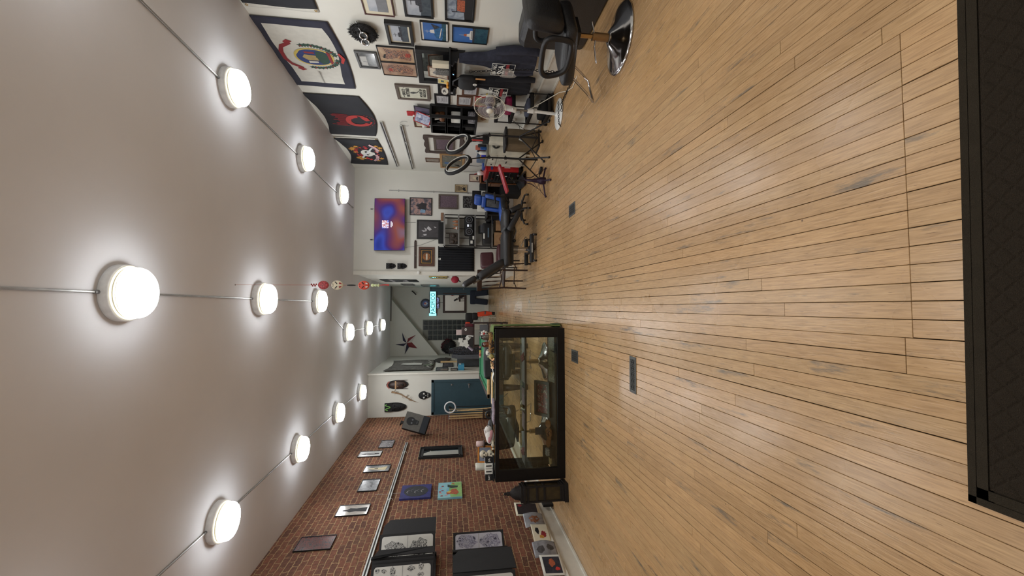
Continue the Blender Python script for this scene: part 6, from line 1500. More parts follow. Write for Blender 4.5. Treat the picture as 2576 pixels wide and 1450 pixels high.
for k, (x0, x1) in enumerate(((-.30, -.01), (.01, .30))):
    m = MB(); m.bb((x0, -.296, .10), (x1, -.28, .60), wp); m.bb((x0 + .04, -.302, .14), (x1 - .04, -.296, .56), wp); o = m.build('door', t, bevel=.003); m = MB(); m.ball((x1 - .02 if k == 0 else x0 + .02, -.31, .42), .012, M_dark, 8); m.build('knob', o)
m = MB()
for i in range(5): m.torus((0, -.012 - .004 * i, -.02 * (i % 2)), .04 + .006 * i, .004, M_black, axis='y', n=18, k=5, rot=(0, .3 * i, 0))
m.tube([(.03, -.02, -.03), (.07, -.02, -.10), (.03, -.02, -.14)], .004, M_black, n=5)
solo(m, 'cable_coil', 'coiled black cables hung on the side of the white dresser', 'cable', (3.05, 7.955, .66), 0)
t = thing('laundry_bin', 'brown translucent ribbed bin with a black lid beside the dresser', 'bin', (2.86, 7.18, 0), .1)
m = MB(); m.rbox((0, 0, .29), (.30, .28, .56), .03, mat('smoky_brown_plastic', (104, 90, 70), .3, noise_amt=.12, nscale=9), n=6); m.build('body', t)
m = MB(); m.rbox((0, 0, .575), (.34, .32, .05), .02, M_black, n=5); m.build('lid', t); m = MB(); m.rbox((0, 0, .012), (.31, .29, .03), .01, M_black, n=4); m.build('foot', t)
m = MB(); m.box((-.06, -.142, .33), (.025, .002, .07), M_paper, rot=(0, .4, 0)); m.build('paper_tag', t)
t = thing('tool_chest', 'red wheeled tool chest with black drawers and stickers', 'tool chest', (3.155, 9.02, 0), -PI / 2)
m = MB(); m.bb((-.34, -.36, .10), (.34, 0, .77), M_red); m.bb((-.35, -.37, .75), (.35, 0, .785), M_red); m.bb((-.34, -.36, .06), (.34, 0, .10), M_black); m.build('body', t, bevel=.006)
zz = .12
for k, h in enumerate((.17, .15, .07, .07, .07, .07)):
    m = MB(); m.bb((-.30, -.374, zz), (.30, -.36, zz + h - .008), mat('drawer_black', (26, 24, 26), .5, noise_amt=.4, nscale=30)); o = m.build('drawer', t, bevel=.002)
    MB().bb((-.29, -.386, zz + h - .024), (.29, -.374, zz + h - .010), M_steel).build('handle', o); zz += h
m = MB(); rs = random.Random(9)
for (x, z, c) in ((-.16, .3, M_paper), (.1, .34, M_paper), (.0, .2, M_fyel), (.16, .52, M_paper), (-.1, .62, M_fred)): m.poly(blob(x, z, .03, 10, int(abs(x) * 100) + 3), c, -.3875)
m.build('stickers', t)
m = MB()
for (y, z, w, h, c) in ((-.12, .62, .10, .09, M_paper), (-.12, .47, .1, .1, M_steel), (-.28, .34, .02, .12, M_paper), (-.22, .25, .06, .05, M_ink), (-.3, .66, .06, .04, M_fblue)): m.box((.345, y, z), (.012, w, h), c)
m.build('side_tools', t)
for x in (-.28, .28):
    for y in (-.30, -.06):
        m = MB(); m.cyl((x - .015, y, .03), (x + .015, y, .03), .03, M_black); m.build('caster', t)
m = MB(); m.grid(lambda u, v: (-.45 + .9 * u + .04 * sin(7 * v), -.14 + .28 * v, .03 + .05 * abs(sin(6 * u + 5 * v)) * sin(PI * v)), 20, 12, M_blackm); solo(m, 'dark_bundle', 'black crumpled bag on the floor in front of the tool chest', 'bag', (2.62, 8.75, 0), 1.45, solid=.01)
# ---------------------------------------------------------------- corner: wooden cabinet, black desk
t = thing('wood_cabinet', 'open wooden corner cabinet with a printer and papers', 'cabinet', (3.0, 9.92, 0), 0)
m = MB(); wc = wood('cabinet_orange_wood', (112, 66, 38), (150, 98, 58))
m.bb((-.16, -.18, 0), (-.14, .16, .82), wc); m.bb((.14, -.18, 0), (.16, .16, .82), wc); m.bb((-.16, .14, 0), (.16, .16, .82), wc)
for z in (.04, .30, .58, .81): m.bb((-.16, -.18, z - .01), (.16, .16, z + .01), wc)
m.build('body', t, bevel=.003)
rb('printer', 'small black and grey printer in the upper bay of the corner cabinet', 'printer', (3.0, 9.88, .592), (.24, .24, .14), M_grey, 0, r=.015)
rb('paper_pile', 'pale paper pile in the middle bay of the corner cabinet', 'paper', (3.0, 9.86, .312), (.22, .26, .18), mat('paper_grey', (170, 166, 154), .8, noise_amt=.25, nscale=30), 0, r=.006)
rb('dark_crate', 'dark box in the lowest bay of the corner cabinet', 'box', (3.0, 9.86, .052), (.22, .26, .16), M_black, 0, r=.01)
t = thing('computer_desk', 'black metal desk behind the blue chair', 'desk', (2.32, 9.25, 0), 0)
m = MB(); m.rbox((0, 0, .725), (.80, .50, .03), .008, M_black, n=4); m.build('top', t)
for x in (-.36, .36):
    for y in (-.22, .22): m = MB(); m.cyl((x, y, 0), (x, y, .71), .018, M_black); m.build('leg', t)
MB().bb((-.36, .2, .2), (.36, .22, .7), M_blackm).build('rear_panel', t)
t = thing('monitor', 'black monitor with a white corner on the desk behind the blue chair', 'monitor', (2.34, 9.30, .741), .15)
m = MB(); m.rbox((0, 0, .19), (.42, .03, .20), .008, M_black, n=4); m.build('screen', t); m = MB(); m.cyl((0, .02, .01), (0, .02, .12), .015, M_black); m.rbox((0, .02, .008), (.2, .15, .016), .006, M_black, n=4); m.build('stand', t)
rb('white_carton', 'white carton on the black desk behind the blue headrest', 'box', (2.12, 9.10, .741), (.14, .10, .19), M_paper, .2, r=.006)
rb('desk_speaker', 'squat black speaker on the desk behind the blue chair', 'speaker', (2.60, 9.2, .741), (.12, .12, .14), M_blackm, .2, r=.01)
rb('computer_tower', 'black computer tower under the desk', 'computer', (2.52, 9.22, 0), (.2, .42, .44), M_blackm, .0, r=.01)
# ---------------------------------------------------------------- blue gaming chair
t = thing('gaming_chair', 'blue and black racing-style chair on a five-star wheeled base', 'office chair', (1.90, 8.22, 0), rad(-52))
m = MB()
for k in range(5):
    a = k * 2 * PI / 5 + .5; m.tube([(0, 0, .13), (.17 * cos(a), .17 * sin(a), .12), (.30 * cos(a), .30 * sin(a), .075)], [.026, .022, .016], M_black, n=8)
m.cyl((0, 0, .08), (0, 0, .17), .035, M_black); m.build('star_base', t)
for k in range(5):
    a = k * 2 * PI / 5 + .5; m = MB(); c = (.30 * cos(a), .30 * sin(a)); m.cyl((c[0] - .012, c[1] - .012, .03), (c[0] + .012, c[1] + .012, .03), .03, M_black); m.build('caster', t)
m = MB(); m.cyl((0, 0, .16), (0, 0, .42), .022, M_black); m.box((0, 0, .42), (.24, .28, .03), M_black); m.tube([(.1, 0, .4), (.22, -.02, .38)], .008, M_steel); m.build('gas_lift', t)
m = MB(); m.rbox((0, -.02, .49), (.46, .48, .11), .05, M_leather, n=8); m.rbox((0, -.03, .53), (.30, .36, .06), .03, M_blue, n=6); m.build('seat', t)
Tb = Matrix.Translation((0, .17, .50)) @ Matrix.Rotation(rad(-14), 4, 'X') @ Matrix.Diagonal((.86, .9, .76, 1))
m = MB(); m.T = Tb; m.rbox((0, 0, .26), (.46, .09, .56), .045, M_leather, n=8)
for s in (-1, 1): m.rbox((s * .175, -.05, .22), (.10, .08, .44), .04, M_blue, rot=(0, s * .05, 0), n=6)
m.rbox((0, -.045, .46), (.30, .06, .12), .03, M_blue, n=6); m.rbox((0, -.05, .22), (.20, .05, .34), .025, mat('striped_grey', (62, 62, 62), .8, noise_amt=.3), n=6); m.build('backrest', t)
m = MB(); m.T = Tb; m.rbox((0, -.02, .62), (.27, .10, .20), .045, M_blue, n=8); m.build('headrest', t)
for s in (-1, 1):
    m = MB(); m.tube([(s * .2, .0, .42), (s * .28, .02, .46), (s * .29, .02, .64), (s * .285, .0, .66)], .016, M_black); m.rbox((s * .285, -.02, .675), (.08, .28, .03), .014, M_black, n=5); m.build('armrest', t)
# ---------------------------------------------------------------- tattoo client chair
t = thing('tattoo_chair', 'long black padded tattoo client chair, raised back and split headrest', 'client chair', (1.05, 7.62, 0), 0)
def up2(x0, x1, z, th, y=.0, w=.56, rt=0, nm='pad', m0=M_leather):
    m = MB(); m.rbox(((x0 + x1) / 2, y, z), (abs(x1 - x0), w, th), min(.05, th / 2.2), m0, rot=(0, rt, 0), n=8, puff=.008); return m.build(nm, t)
up2(-.34, .30, .52, .13, nm='seat'); up2(.31, .66, .52, .12, nm='front_seat')
Tb = Matrix.Translation((-.25, 0, .56)) @ Matrix.Rotation(rad(-32), 4, 'Y')
m = MB(); m.T = Tb; m.rbox((0, 0, .27), (.14, .50, .54), .05, M_leather, n=8, puff=.008); m.build('backrest', t)
for s in (-1, 1):
    m = MB(); m.T = Tb; m.rbox((.02, s * .125, .70), (.10, .22, .26), .04, M_leather, n=8); m.build('headrest_pad', t)
m = MB(); m.T = Tb; m.cyl((-.04, 0, .5), (-.04, 0, .66), .02, M_steel); m.box((-.09, 0, .25), (.02, .2, .3), M_black); m.tube([(-.11, -.1, .1), (-.18, -.1, .2), (-.1, -.1, .35)], .008, M_chrome); m.build('back_frame', t)
m = MB(); m.rbox((.68, -.15, .36), (.24, .22, .10), .04, M_leather, rot=(0, rad(62), 0), n=8); m.build('leg_pad', t); m = MB(); m.rbox((.45, -.24, .40), (.40, .20, .10), .04, M_leather, rot=(0, rad(28), 0), n=8); m.build('leg_pad', t)
m = MB(); m.cyl((-.02, 0, .10), (-.02, 0, .44), .05, M_chrome); m.cyl((-.02, 0, .30), (-.02, 0, .44), .065, M_steel); m.box((.0, 0, .42), (.6, .3, .05), M_black); m.tube([(.1, -.1, .40), (.3, -.12, .34), (.42, -.1, .38)], .012, M_steel); m.ball((.12, -.16, .38), .03, M_black, 8); m.build('lift_column', t)
m = MB()
for y in (-.24, .30): m.rbox((-.02, y, .085), (.50, .09, .07), .02, M_black, n=5)
m.box((-.02, .03, .085), (.12, .5, .05), M_black); m.tube([(.12, -.1, .1), (.2, -.16, .18), (.02, -.14, .26)], .009, M_chrome); m.bb((-.10, -.287, .078), (.07, -.285, .092), M_paper); m.build('base_frame', t)
for x in (-.24, .22):
    for y in (-.27, .32):
        m = MB(); m.cyl((x - .014, y, .04), (x + .014, y, .04), .04, M_black); m.cyl((x - .016, y, .04), (x + .016, y, .04), .022, M_steel); m.box((x, y, .07), (.03, .05, .02), M_black); m.build('caster', t)
# ---------------------------------------------------------------- spindle chairs
def spindle_chair(label, loc, rz, mt, name='spindle_chair'):
    t = thing(name, label, 'chair', loc, rz)
    m = MB(); m.rbox((0, .02, .44), (.42, .42, .035), .015, mt, n=5); m.build('seat', t)
    for s in (-1, 1):
        m = MB(); m.tube([(s * .19, -.22, 0), (s * .185, -.19, .44), (s * .19, -.22, .70), (s * .20, -.28, .98)], [.017, .019, .017, .014], mt); m.build('leg', t)
        m = MB(); m.tube([(s * .19, .21, 0), (s * .18, .18, .43)], [.014, .018], mt); m.build('leg', t)
    m = MB(); m.rbox((0, -.285, .94), (.44, .022, .10), .010, mt, rot=(rad(10), 0, 0), n=5); m.build('top_rail', t)
    m = MB(); m.tube([(-.185, -.205, .54), (0, -.20, .50), (.185, -.205, .54)], .013, mt); m.build('lower_rail', t)
    for k in range(4):
        x = -.12 + .08 * k; m = MB(); m.tube([(x, -.20, .52), (x, -.212, .62), (x, -.225, .70), (x, -.245, .80), (x * 1.05, -.275, .90)], [.007, .013, .008, .013, .007], mt); m.build('spindle', t)
    m = MB(); m.tube([(-.18, 0, .22), (.18, 0, .22)], .009, mt); m.tube([(-.18, .2, .2), (-.18, -.2, .2)], .009, mt); m.tube([(.18, .2, .2), (.18, -.2, .2)], .009, mt); m.build('stretcher', t); return t
spindle_chair('dark brown spindle-back wooden chair beside the corridor mouth', (.63, 8.55, 0), rad(-24), M_darkwood)
spindle_chair('cream painted spindle-back chair deep in the corridor, jacket draped on it', (-.50, 14.35, 0), rad(-10), mat('cream_paint', (206, 200, 182), .5), 'cream_chair')
t = thing('draped_jacket', 'orange and black jacket draped over the cream chair', 'jacket', (-.36, 14.02, 0), rad(-10))
og = mat('jacket_orange', (214, 72, 38), .8); 
m = MB(); m.rbox((0, 0, .88), (.34, .13, .26), .05, M_blackm); m.rbox((.06, -.02, .70), (.24, .12, .20), .05, M_blackm); m.build('shoulders', t)
m = MB(); m.rbox((.14, -.03, .42), (.14, .13, .42), .05, og, rot=(0, -.12, 0)); m.rbox((-.16, -.02, .93), (.10, .12, .16), .04, og); m.build('orange_body', t)
m = MB(); m.tube([(.15, -.04, .62), (.19, -.05, .35), (.16, -.05, .14)], [.06, .055, .05], og, n=10); m.cyl((.185, -.05, .40), (.18, -.05, .36), .062, M_grey); m.cyl((.17, -.05, .16), (.16, -.05, .06), .052, M_blackm); m.build('sleeve', t)
# maroon padded chair behind the client chair
t = thing('maroon_chair', 'maroon padded chair between the client chair and the curtain wall', 'chair', (1.12, 9.45, 0), rad(20))
mv = mat('maroon_vinyl', (74, 40, 44), .35); m = MB(); m.rbox((0, 0, .43), (.44, .42, .10), .045, mv, n=8, puff=.01); m.build('seat', t)
m = MB(); m.rbox((0, .2, .68), (.40, .09, .30), .045, mv, rot=(rad(-8), 0, 0), n=8); m.build('backrest', t)
for x in (-.18, .18):
    for y in (-.17, .19): m = MB(); m.cyl((x, y, 0), (x, y, .39), .013, M_black); m.build('leg', t)
# ---------------------------------------------------------------- metal rack on the television wall
t = thing('metal_rack', 'black metal shelving rack packed with gear below the white-figure picture', 'shelving rack', (1.74, 9.92, 0), 0)
for x in (-.35, .35):
    for y in (-.18, .17): m = MB(); m.box((x, y, .83), (.022, .022, 1.66), M_dark); m.build('post', t)
for z in (.18, .56, .945, 1.32, 1.64):
    m = MB(); m.bb((-.36, -.19, z - .012), (.36, .18, z + .006), M_dark); m.bb((-.36, -.195, z - .02), (.36, -.185, z + .014), M_steel); m.build('shelf', t)
m = MB(); 
for x in (-.12, .1): m.bb((x - .006, .165, .95), (x + .006, .175, 1.64), M_dark)
m.build('back_bars', t)
t = thing('boombox', 'black boombox with two large round speakers on the metal rack', 'boombox', (1.86, 9.86, .952), 0)
m = MB(); m.rbox((0, 0, .12), (.46, .16, .22), .04, M_blackm, n=6); m.build('body', t)
for x in (-.135, .135): m = MB(); m.torus((x, -.085, .12), .072, .010, M_grey, axis='y', n=26); m.lathe([(0, -.010), (.03, -.010), (.07, 0)], M_dark, (x, -.08, .12), axis='y', n=20); m.torus((x, -.088, .12), .03, .006, M_grey, axis='y', n=18); m.build('speaker', t)
m = MB(); m.box((0, -.085, .15), (.05, .01, .03), mat('silver_led', (220, 224, 230), .3, emit=(230, 235, 255), es=1.0)); m.box((0, -.083, .09), (.06, .01, .06), M_grey); m.build('panel', t)
m = MB(); m.rbox((0, 0, .06), (.22, .2, .12), .006, M_blackm, n=4); m.box((-.04, -.102, .07), (.07, .003, .05), M_paper); m.box((.06, -.102, .03), (.08, .003, .035), M_paper); solo(m, 'black_carton', 'black carton with white printed labels beside the boombox', 'box', (1.52, 9.86, .952), 0)
t = thing('large_printer', 'black printer with a white label on the third shelf of the rack', 'printer', (1.68, 9.87, .567), 0)
m = MB(); m.rbox((0, 0, .10), (.48, .30, .20), .015, M_black, n=5); m.build('body', t); m = MB(); m.box((-.06, -.152, .175), (.12, .004, .035), M_paper); m.box((.02, -.152, .075), (.22, .004, .03), mat('printer_display', (90, 110, 124), .3)); m.build('front_panel', t)
m = MB(); m.box((.12, .02, .235), (.18, .2, .06), M_grey, rot=(.2, 0, 0)); m.build('paper_tray', t)
rb('coiled_bag', 'rolled black bag beside the printer on the rack', 'bag', (2.0, 9.86, .567), (.11, .26, .12), M_blackm, 0, r=.05)
m = MB(); tf = mat('brown_busts', (70, 58, 50), .6, noise_amt=.4, nscale=30); m.rbox((0, 0, .1), (.26, .12, .20), .03, tf); m.cyl((.12, 0, .15), (.12, 0, .27), .012, tf); m.ball((-.08, -.05, .12), .05, tf, 10); m.ball((.05, -.05, .1), .05, tf, 10)
solo(m, 'carved_sculpture', 'dark brown carved group sculpture on the upper rack shelf', 'sculpture', (1.57, 9.86, 1.327), 0)
for i in range(3):
    m = MB(); am = mat('amber_bottle', (150, 84, 40), .2, coat=.6); m.lathe([(0, 0), (.026, 0), (.028, .01), (.028, .07), (.012, .09), (.011, .12), (0, .12)], am if i != 1 else M_wood, n=14)
    if i == 0: m.lathe([(.0285, .02), (.0285, .055)], M_paper, n=14)
    solo(m, 'amber_bottle', ['amber bottle with a white label, left of three on the upper rack shelf', 'short brown bottle, middle of three on the upper rack shelf', 'plain amber bottle, right of three on the upper rack shelf'][i], 'bottle', (1.80 + .075 * i, 9.80, 1.327), 0, 'bottles on the upper rack shelf')
rb('brown_parcel', 'tilted brown parcel with a white label on top of the rack', 'parcel', (2.06, 9.85, 1.648), (.16, .12, .07), mat('kraft', (140, 106, 84), .8), .5, r=.01, rot=None)
rb('black_case', 'flat black case standing on top of the rack', 'case', (1.72, 10.02, 1.648), (.50, .06, .13), M_blackm, 0, r=.008)
for i, (x, z, w, h) in enumerate(((1.56, .188, .30, .32), (1.90, .188, .30, .28))):
    m = MB(); m.rbox((0, 0, h / 2), (w, .30, h), .006, mat('cardboard', (150, 116, 82), .8, noise_amt=.08), n=4); m.torus((0, -.152, h * .5), .045, .006, mat('box_print_brown', (110, 66, 44), .7), axis='y', n=18, k=5)
    solo(m, 'cardboard_box', ['brown cardboard box with a round stamp at the corridor side of the rack bottom', 'brown cardboard box with a round stamp at the flag side of the rack bottom'][i], 'box', (x, 9.87, z), 0, group='cardboard boxes at the rack bottom')
m = MB(); m.ball((0, 0, .05), (.05, .05, .05), tf, 12); solo(m, 'brown_orb', 'small dark brown round ornament above the boombox shelf', 'ornament', (1.68, 9.99, .952 + .02), 0) if False else None
# ---------------------------------------------------------------- pool table
t = thing('pool_table', 'pool table with bright green cloth behind the display case', 'pool table', (-1.16, 9.25, 0), 0)
felt = mat('green_felt', (52, 122, 84), .95, bump=.2, bscale=300); m = MB(); m.bb((-.46, -1.07, .74), (.46, 1.07, .77), felt); m.build('cloth', t)
m = MB()
for s in (-1, 1): m.bb((s * .42, -1.05, .765), (s * .47, 1.05, .80), felt); m.bb((-.42, s * 1.02, .765), (.42, s * 1.07, .80), felt)
m.build('cushions', t, bevel=.008)
m = MB(); 
for s in (-1, 1): m.bb((s * .47, -1.15, .76), (s * .55, 1.15, .805), M_darkwood); m.bb((-.55, s * 1.07, .76), (.55, s * 1.15, .805), M_palewood if s < 0 else M_blackg)
m.build('rails', t, bevel=.006)
MB().bb((-.50, -1.10, .50), (.50, 1.10, .74), M_darkwood).build('body', t, bevel=.006)
for sx_ in (-1, 1):
    for sy_ in (-1, 1): m = MB(); m.lathe([(0, 0), (.05, 0), (.055, .05), (.04, .1), (.06, .3), (.07, .5), (0, .5)], M_darkwood, (sx_ * .4, sy_ * .95, 0), n=16); m.build('leg', t)
for sx_ in (-1, 1):
    for sy_ in (-1, 0, 1): m = MB(); m.poly([(0, 0)] if False else circ(0, 0, .045, 14), M_black, 0); m.v = [(sx_ * .455 + p[0], sy_ * 1.055 + p[2], .8065) for p in m.v]; m.build('pocket', t)
# ---------------------------------------------------------------- lantern
t = thing('floor_lantern', 'tall dark iron lantern with amber panes at the end of the display case', 'lantern', (-2.375, 5.52, 0), rad(6))
t.scale = (.76, .76, .97)
li = mat('lantern_iron', (26, 22, 20), .6, .3, bump=.3); lg = mat('lantern_amber', (48, 40, 20), .35, coat=.2, noise_amt=.3, nscale=12)
m = MB(); W_ = .118
m.bb((-.15, -.15, 0), (.15, .15, .05), li); m.bb((-.135, -.135, .05), (.135, .135, .08), li)
for sx_ in (-1, 1):
    for sy_ in (-1, 1): m.bb((sx_ * W_ - .014, sy_ * W_ - .014, .08), (sx_ * W_ + .014, sy_ * W_ + .014, .58), li)
for z in (.08, .30, .40, .52): 
    for s in (-1, 1): m.bb((-W_, s * W_ - .008, z), (W_, s * W_ + .008, z + .028), li); m.bb((s * W_ - .008, -W_, z), (s * W_ + .008, W_, z + .028), li)
m.bb((-.14, -.14, .565), (.14, .14, .60), li); m.bb((-.125, -.125, .60), (.125, .125, .63), li); m.build('cage', t, bevel=.003)
m = MB(); m.bb((-W_ + .006, -W_ + .006, .08), (W_ - .006, W_ - .006, .57), lg); m.build('amber_panes', t)
m = MB(); m.lathe([(.125, .63), (.11, .66), (.105, .69), (.07, .73), (.045, .75), (.03, .765), (.035, .785), (.028, .80), (.02, .815), (.03, .825), (.0, .845)], mat('punched_iron', (32, 27, 25), .55, .3, bump=1.0, bscale=120), n=8); m.torus((0, 0, .86), .028, .004, li, axis='y', n=18, k=6); m.build('dome_roof', t)
m = MB(); m.rbox((0, 0, .075), (.13, .04, .15), .006, M_blackm, n=4); solo(m, 'dark_slab', 'small dark slab leaning on the baseboard behind the lantern', 'box', (-2.89, 6.3, 0), PI / 2)
# ---------------------------------------------------------------- floor registers
def register(label, x, y, w, d, fancy, ang=0):
    t = thing('floor_register', label, 'floor vent', (x, y, 0), ang, 'iron vents in the floor'); gm = mat('vent_iron', (74, 74, 70), .5, .3)
    m = MB(); b = .022; h = .005
    m.bb((-w / 2, -d / 2, 0), (w / 2, -d / 2 + b, h), gm); m.bb((-w / 2, d / 2 - b, 0), (w / 2, d / 2, h), gm); m.bb((-w / 2, -d / 2 + b, 0), (-w / 2 + b, d / 2 - b, h), gm); m.bb((w / 2 - b, -d / 2 + b, 0), (w / 2, d / 2 - b, h), gm); m.build('rim', t, bevel=.0015)
    m = MB(); m.bb((-w / 2 + b, -d / 2 + b, .0002), (w / 2 - b, d / 2 - b, .001), M_ink); m.build('duct', t)
    m = MB(); iw, id_ = w - 2 * b, d - 2 * b
    if fancy:
        nx = 10; cx = iw / nx
        for i in range(nx):
            for j in range(4):
                x0 = -iw / 2 + (i + .5) * cx; y0 = -id_ / 2 + (j + .5) * id_ / 4
                s = 1 if (i + j) % 2 else -1
                m.box((x0, y0, .0035), (cx * 1.25, .0042, .003), gm, rot=(0, 0, s * .9)); 
        for j in range(5): m.box((0, -id_ / 2 + j * id_ / 4, .0032), (iw, .003, .003), gm)
        for i in range(0, nx + 1, 2): m.box((-iw / 2 + i * cx, 0, .0032), (.004, id_, .003), gm)
    else:
        for i in range(9): m.box((0, -id_ / 2 + (i + .5) * id_ / 9, .003), (iw, .006, .003), gm)
        for i in range(4): m.box((-iw / 2 + (i + .5) * iw / 4, 0, .003), (.005, id_, .003), gm)
    m.build('grille', t); return t
register('long ornamental iron floor vent set across the boards, nearest of the vents', -.563, 3.40, .30, .125, True, -.02)
register('small iron floor vent beside the display case corner', -.60, 5.08, .15, .27, False); register('small iron floor vent out on the boards on the flag side', 1.21, 5.14, .155, .27, False)
# ================================================================ SMALL THINGS ON THE DISPLAY CASE
CZ = .9215
t = thing('perpetual_calendar', 'black block calendar reading DAY 11 JUL on the case end', 'calendar', (-2.095, 5.68, CZ), 0)
m = MB(); m.rbox((0, 0, .012), (.33, .08, .022), .004, M_blackm, n=3); m.bb((-.16, .02, .02), (.16, .035, .10), M_blackm); m.build('tray', t)
for k, (x, tx, mb_, mi) in enumerate(((-.115, 'DAY', M_blackm, M_paper), (-.038, '1', M_paper, M_ink), (.034, '1', M_paper, M_ink), (.112, 'JUL', M_blackm, M_paper))):
    m = MB(); m.rbox((x, -.008, .072), (.068 if k in (1, 2) else .078, .05, .098), .004, mb_, n=3); text_into(m, tx, .095 if k in (1, 2) else .030, mi, x, .070, -.0335, bold=.0035 if k in (1, 2) else .0008); m.build('block', t)
m = MB(); m.rbox((0, 0, .03), (.30, .02, .06), .004, M_paper, n=3); m.bb((-.14, -.0115, .01), (-.02, -.0105, .05), mat('faint_print', (120, 128, 124), .7, noise_amt=.5, nscale=70)); m.bb((.02, -.0115, .01), (.14, -.0105, .05), mat('slate_print', (70, 72, 96), .7, noise_amt=.5, nscale=70))
solo(m, 'name_plate', 'white sign plate standing behind the block calendar', 'sign', (-2.09, 5.80, CZ + .055), 0)
m = MB(); m.rbox((0, 0, .0275), (.30, .05, .055), .004, M_blackm, n=3); solo(m, 'black_block', 'black block under the white sign plate behind the calendar', 'stand', (-2.09, 5.80, CZ), 0)
skull_m = None
def skull(label, loc, rz):
    global skull_m
    t = thing('skull', label, 'skull', loc, rz, 'white skulls on the display case')
    m = MB(); m.ball((0, .01, .055), (.048, .058, .045), M_bone, 16); m.rbox((0, -.035, .030), (.058, .04, .045), .018, M_bone, n=5); m.build('cranium', t)
    m = MB()
    for s in (-1, 1): m.ball((s * .020, -.046, .045), (.012, .010, .011), M_ink, 8)
    m.poly([(-.006, .022), (.006, .022), (0, .036)], M_ink, -.0562); m.build('sockets', t)
    m = MB(); m.rbox((0, -.036, .008), (.044, .034, .014), .006, M_bone, n=4); m.build('jaw', t)
skull('white skull on the case, upper one of the stacked pair', (-1.93, 5.72, CZ + .088), .15); skull('white skull on the case, lower one of the stacked pair', (-1.93, 5.71, CZ), -.1)
m = MB(); rs = random.Random(2)
for i in range(7): m.ball((rs.uniform(-.05, .05), rs.uniform(-.02, .02), .02), (.016, .02, .019), M_bone, 8)
solo(m, 'bone_pieces', 'small pile of bone pieces beside the skulls', 'bones', (-1.80, 5.66, CZ), 0)
frame('framed_tree_picture', 'R', 0, .23, 0, .20, 'orange wooden frame with a grey tree picture behind the skulls', mat('fog_grey', (124, 128, 142), .5), mat('orange_wood', (196, 124, 46), .5), .022, .016, 0, None,
      [(M_ink, [(.45, .1), (.5, .1), (.52, .8), (.48, .8)]), (M_ink, [(.48, .5), (.8, .75), (.78, .8), (.48, .56)]), (M_ink, [(.5, .4), (.2, .7), (.17, .66), (.5, .33)])], loc=(-2.0, 5.93, CZ + .10), rz=0, rot=(rad(-8), 0, 0), cat='picture')
m = MB(); m.lathe([(0, 0), (.05, 0), (.052, .01), (.050, .21), (.044, .225), (.01, .22), (0, .22)], mat('wax_white', (206, 204, 190), .5), n=20); m.cyl((0, 0, .22), (0, 0, .245), .002, M_ink); solo(m, 'pillar_candle', 'thick white pillar candle behind the orange frame', 'candle', (-2.19, 6.0, CZ), 0)
m = MB(); m.lathe([(0, 0), (.018, 0), (.018, .10), (.05, .11), (.05, .125), (0, .125)], M_darkwood, n=16); m.lathe([(0, .125), (.036, .125), (.038, .21), (.03, .22), (0, .22)], mat('wax_pink', (214, 186, 184), .4), n=16)
solo(m, 'candle_holder', 'dark holder with a short pink candle between skulls and rabbit', 'candle', (-1.85, 5.90, CZ), 0)
t = thing('plush_rabbit', 'white plush rabbit with long pink ears lying on the case', 'plush toy', (-1.70, 5.72, CZ), .2)
pl = mat('plush_white', (218, 212, 206), .95, bump=.5, bscale=200); pk2 = mat('plush_pink', (196, 142, 146), .95, bump=.5, bscale=200)
m = MB(); m.ball((0, 0, .055), (.10, .06, .055), pl, 16); m.ball((.09, -.01, .075), (.045, .045, .045), pl, 14); m.ball((-.11, -.02, .02), (.03, .03, .02), pl, 10); m.build('body', t)
m = MB(); m.ball((.0, -.045, .05), (.085, .016, .028), pk2, 12, rot=(0, .25, 0)); m.ball((.02, .01, .105), (.08, .02, .014), pl, 12, rot=(0, -.3, 0)); m.build('ear', t); m = MB(); m.ball((.125, -.03, .085), .007, M_ink, 6); m.build('eye', t)
m = MB(); m.torus((0, 0, .045), .045, .012, M_black, axis='y', n=18); m.rbox((.0, .0, .012), (.12, .03, .024), .01, M_black, n=4); solo(m, 'tape_dispenser', 'black tape dispenser standing on the case near the cues', 'tape dispenser', (-1.47, 5.92, CZ), .1)
m = MB(); m.grid(lambda u, v: (-.15 + .3 * u, -.1 + .2 * v, .012 + .010 * sin(9 * u) * sin(7 * v)), 14, 10, mat('lilac_plaid', (140, 128, 138), .9, noise_amt=.3, nscale=50)); solo(m, 'plaid_cloth', 'folded lilac grey cloth along the case top', 'cloth', (-1.36, 5.66, CZ), 0, solid=.02)
m = MB(); m.box((0, 0, .010), (.42, .10, .020), M_palewood); solo(m, 'wooden_plank', 'pale wooden plank lying along the case top', 'plank', (-1.10, 5.88, CZ), .05)
m = MB(); 
for s in (-1, 1): m.grid(lambda u, v: (s * .11 * u, -.07 + .14 * v, .010 + .012 * sin(PI * u)), 6, 2, M_paper)
m.rbox((0, 0, .004), (.24, .15, .008), .002, M_blackm, n=3); solo(m, 'open_book', 'open white paged book on the case', 'book', (-.87, 5.68, CZ), 0)
m = MB(); m.box((0, 0, .05), (.22, .008, .10), M_blackm, rot=(-.2, 0, 0)); m.box((0, .006, .055), (.2, .004, .07), M_grey, rot=(-.2, 0, 0)); solo(m, 'card_easel', 'small black card easel behind the open book', 'stand', (-.84, 5.90, CZ), 0)
lp = A('leopard_fabric', [(30, 24, 20), (128, 92, 44), (150, 112, 58), (40, 30, 24)], 24, 101, hard=True, lo=.38, hi=.62, coat=0, rough=.8)
m = MB(); m.rbox((0, 0, .035), (.27, .22, .07), .02, lp, n=6); solo(m, 'leopard_box', 'flat brown leopard patterned box on the case corner', 'box', (-.47, 5.72, CZ), 0)
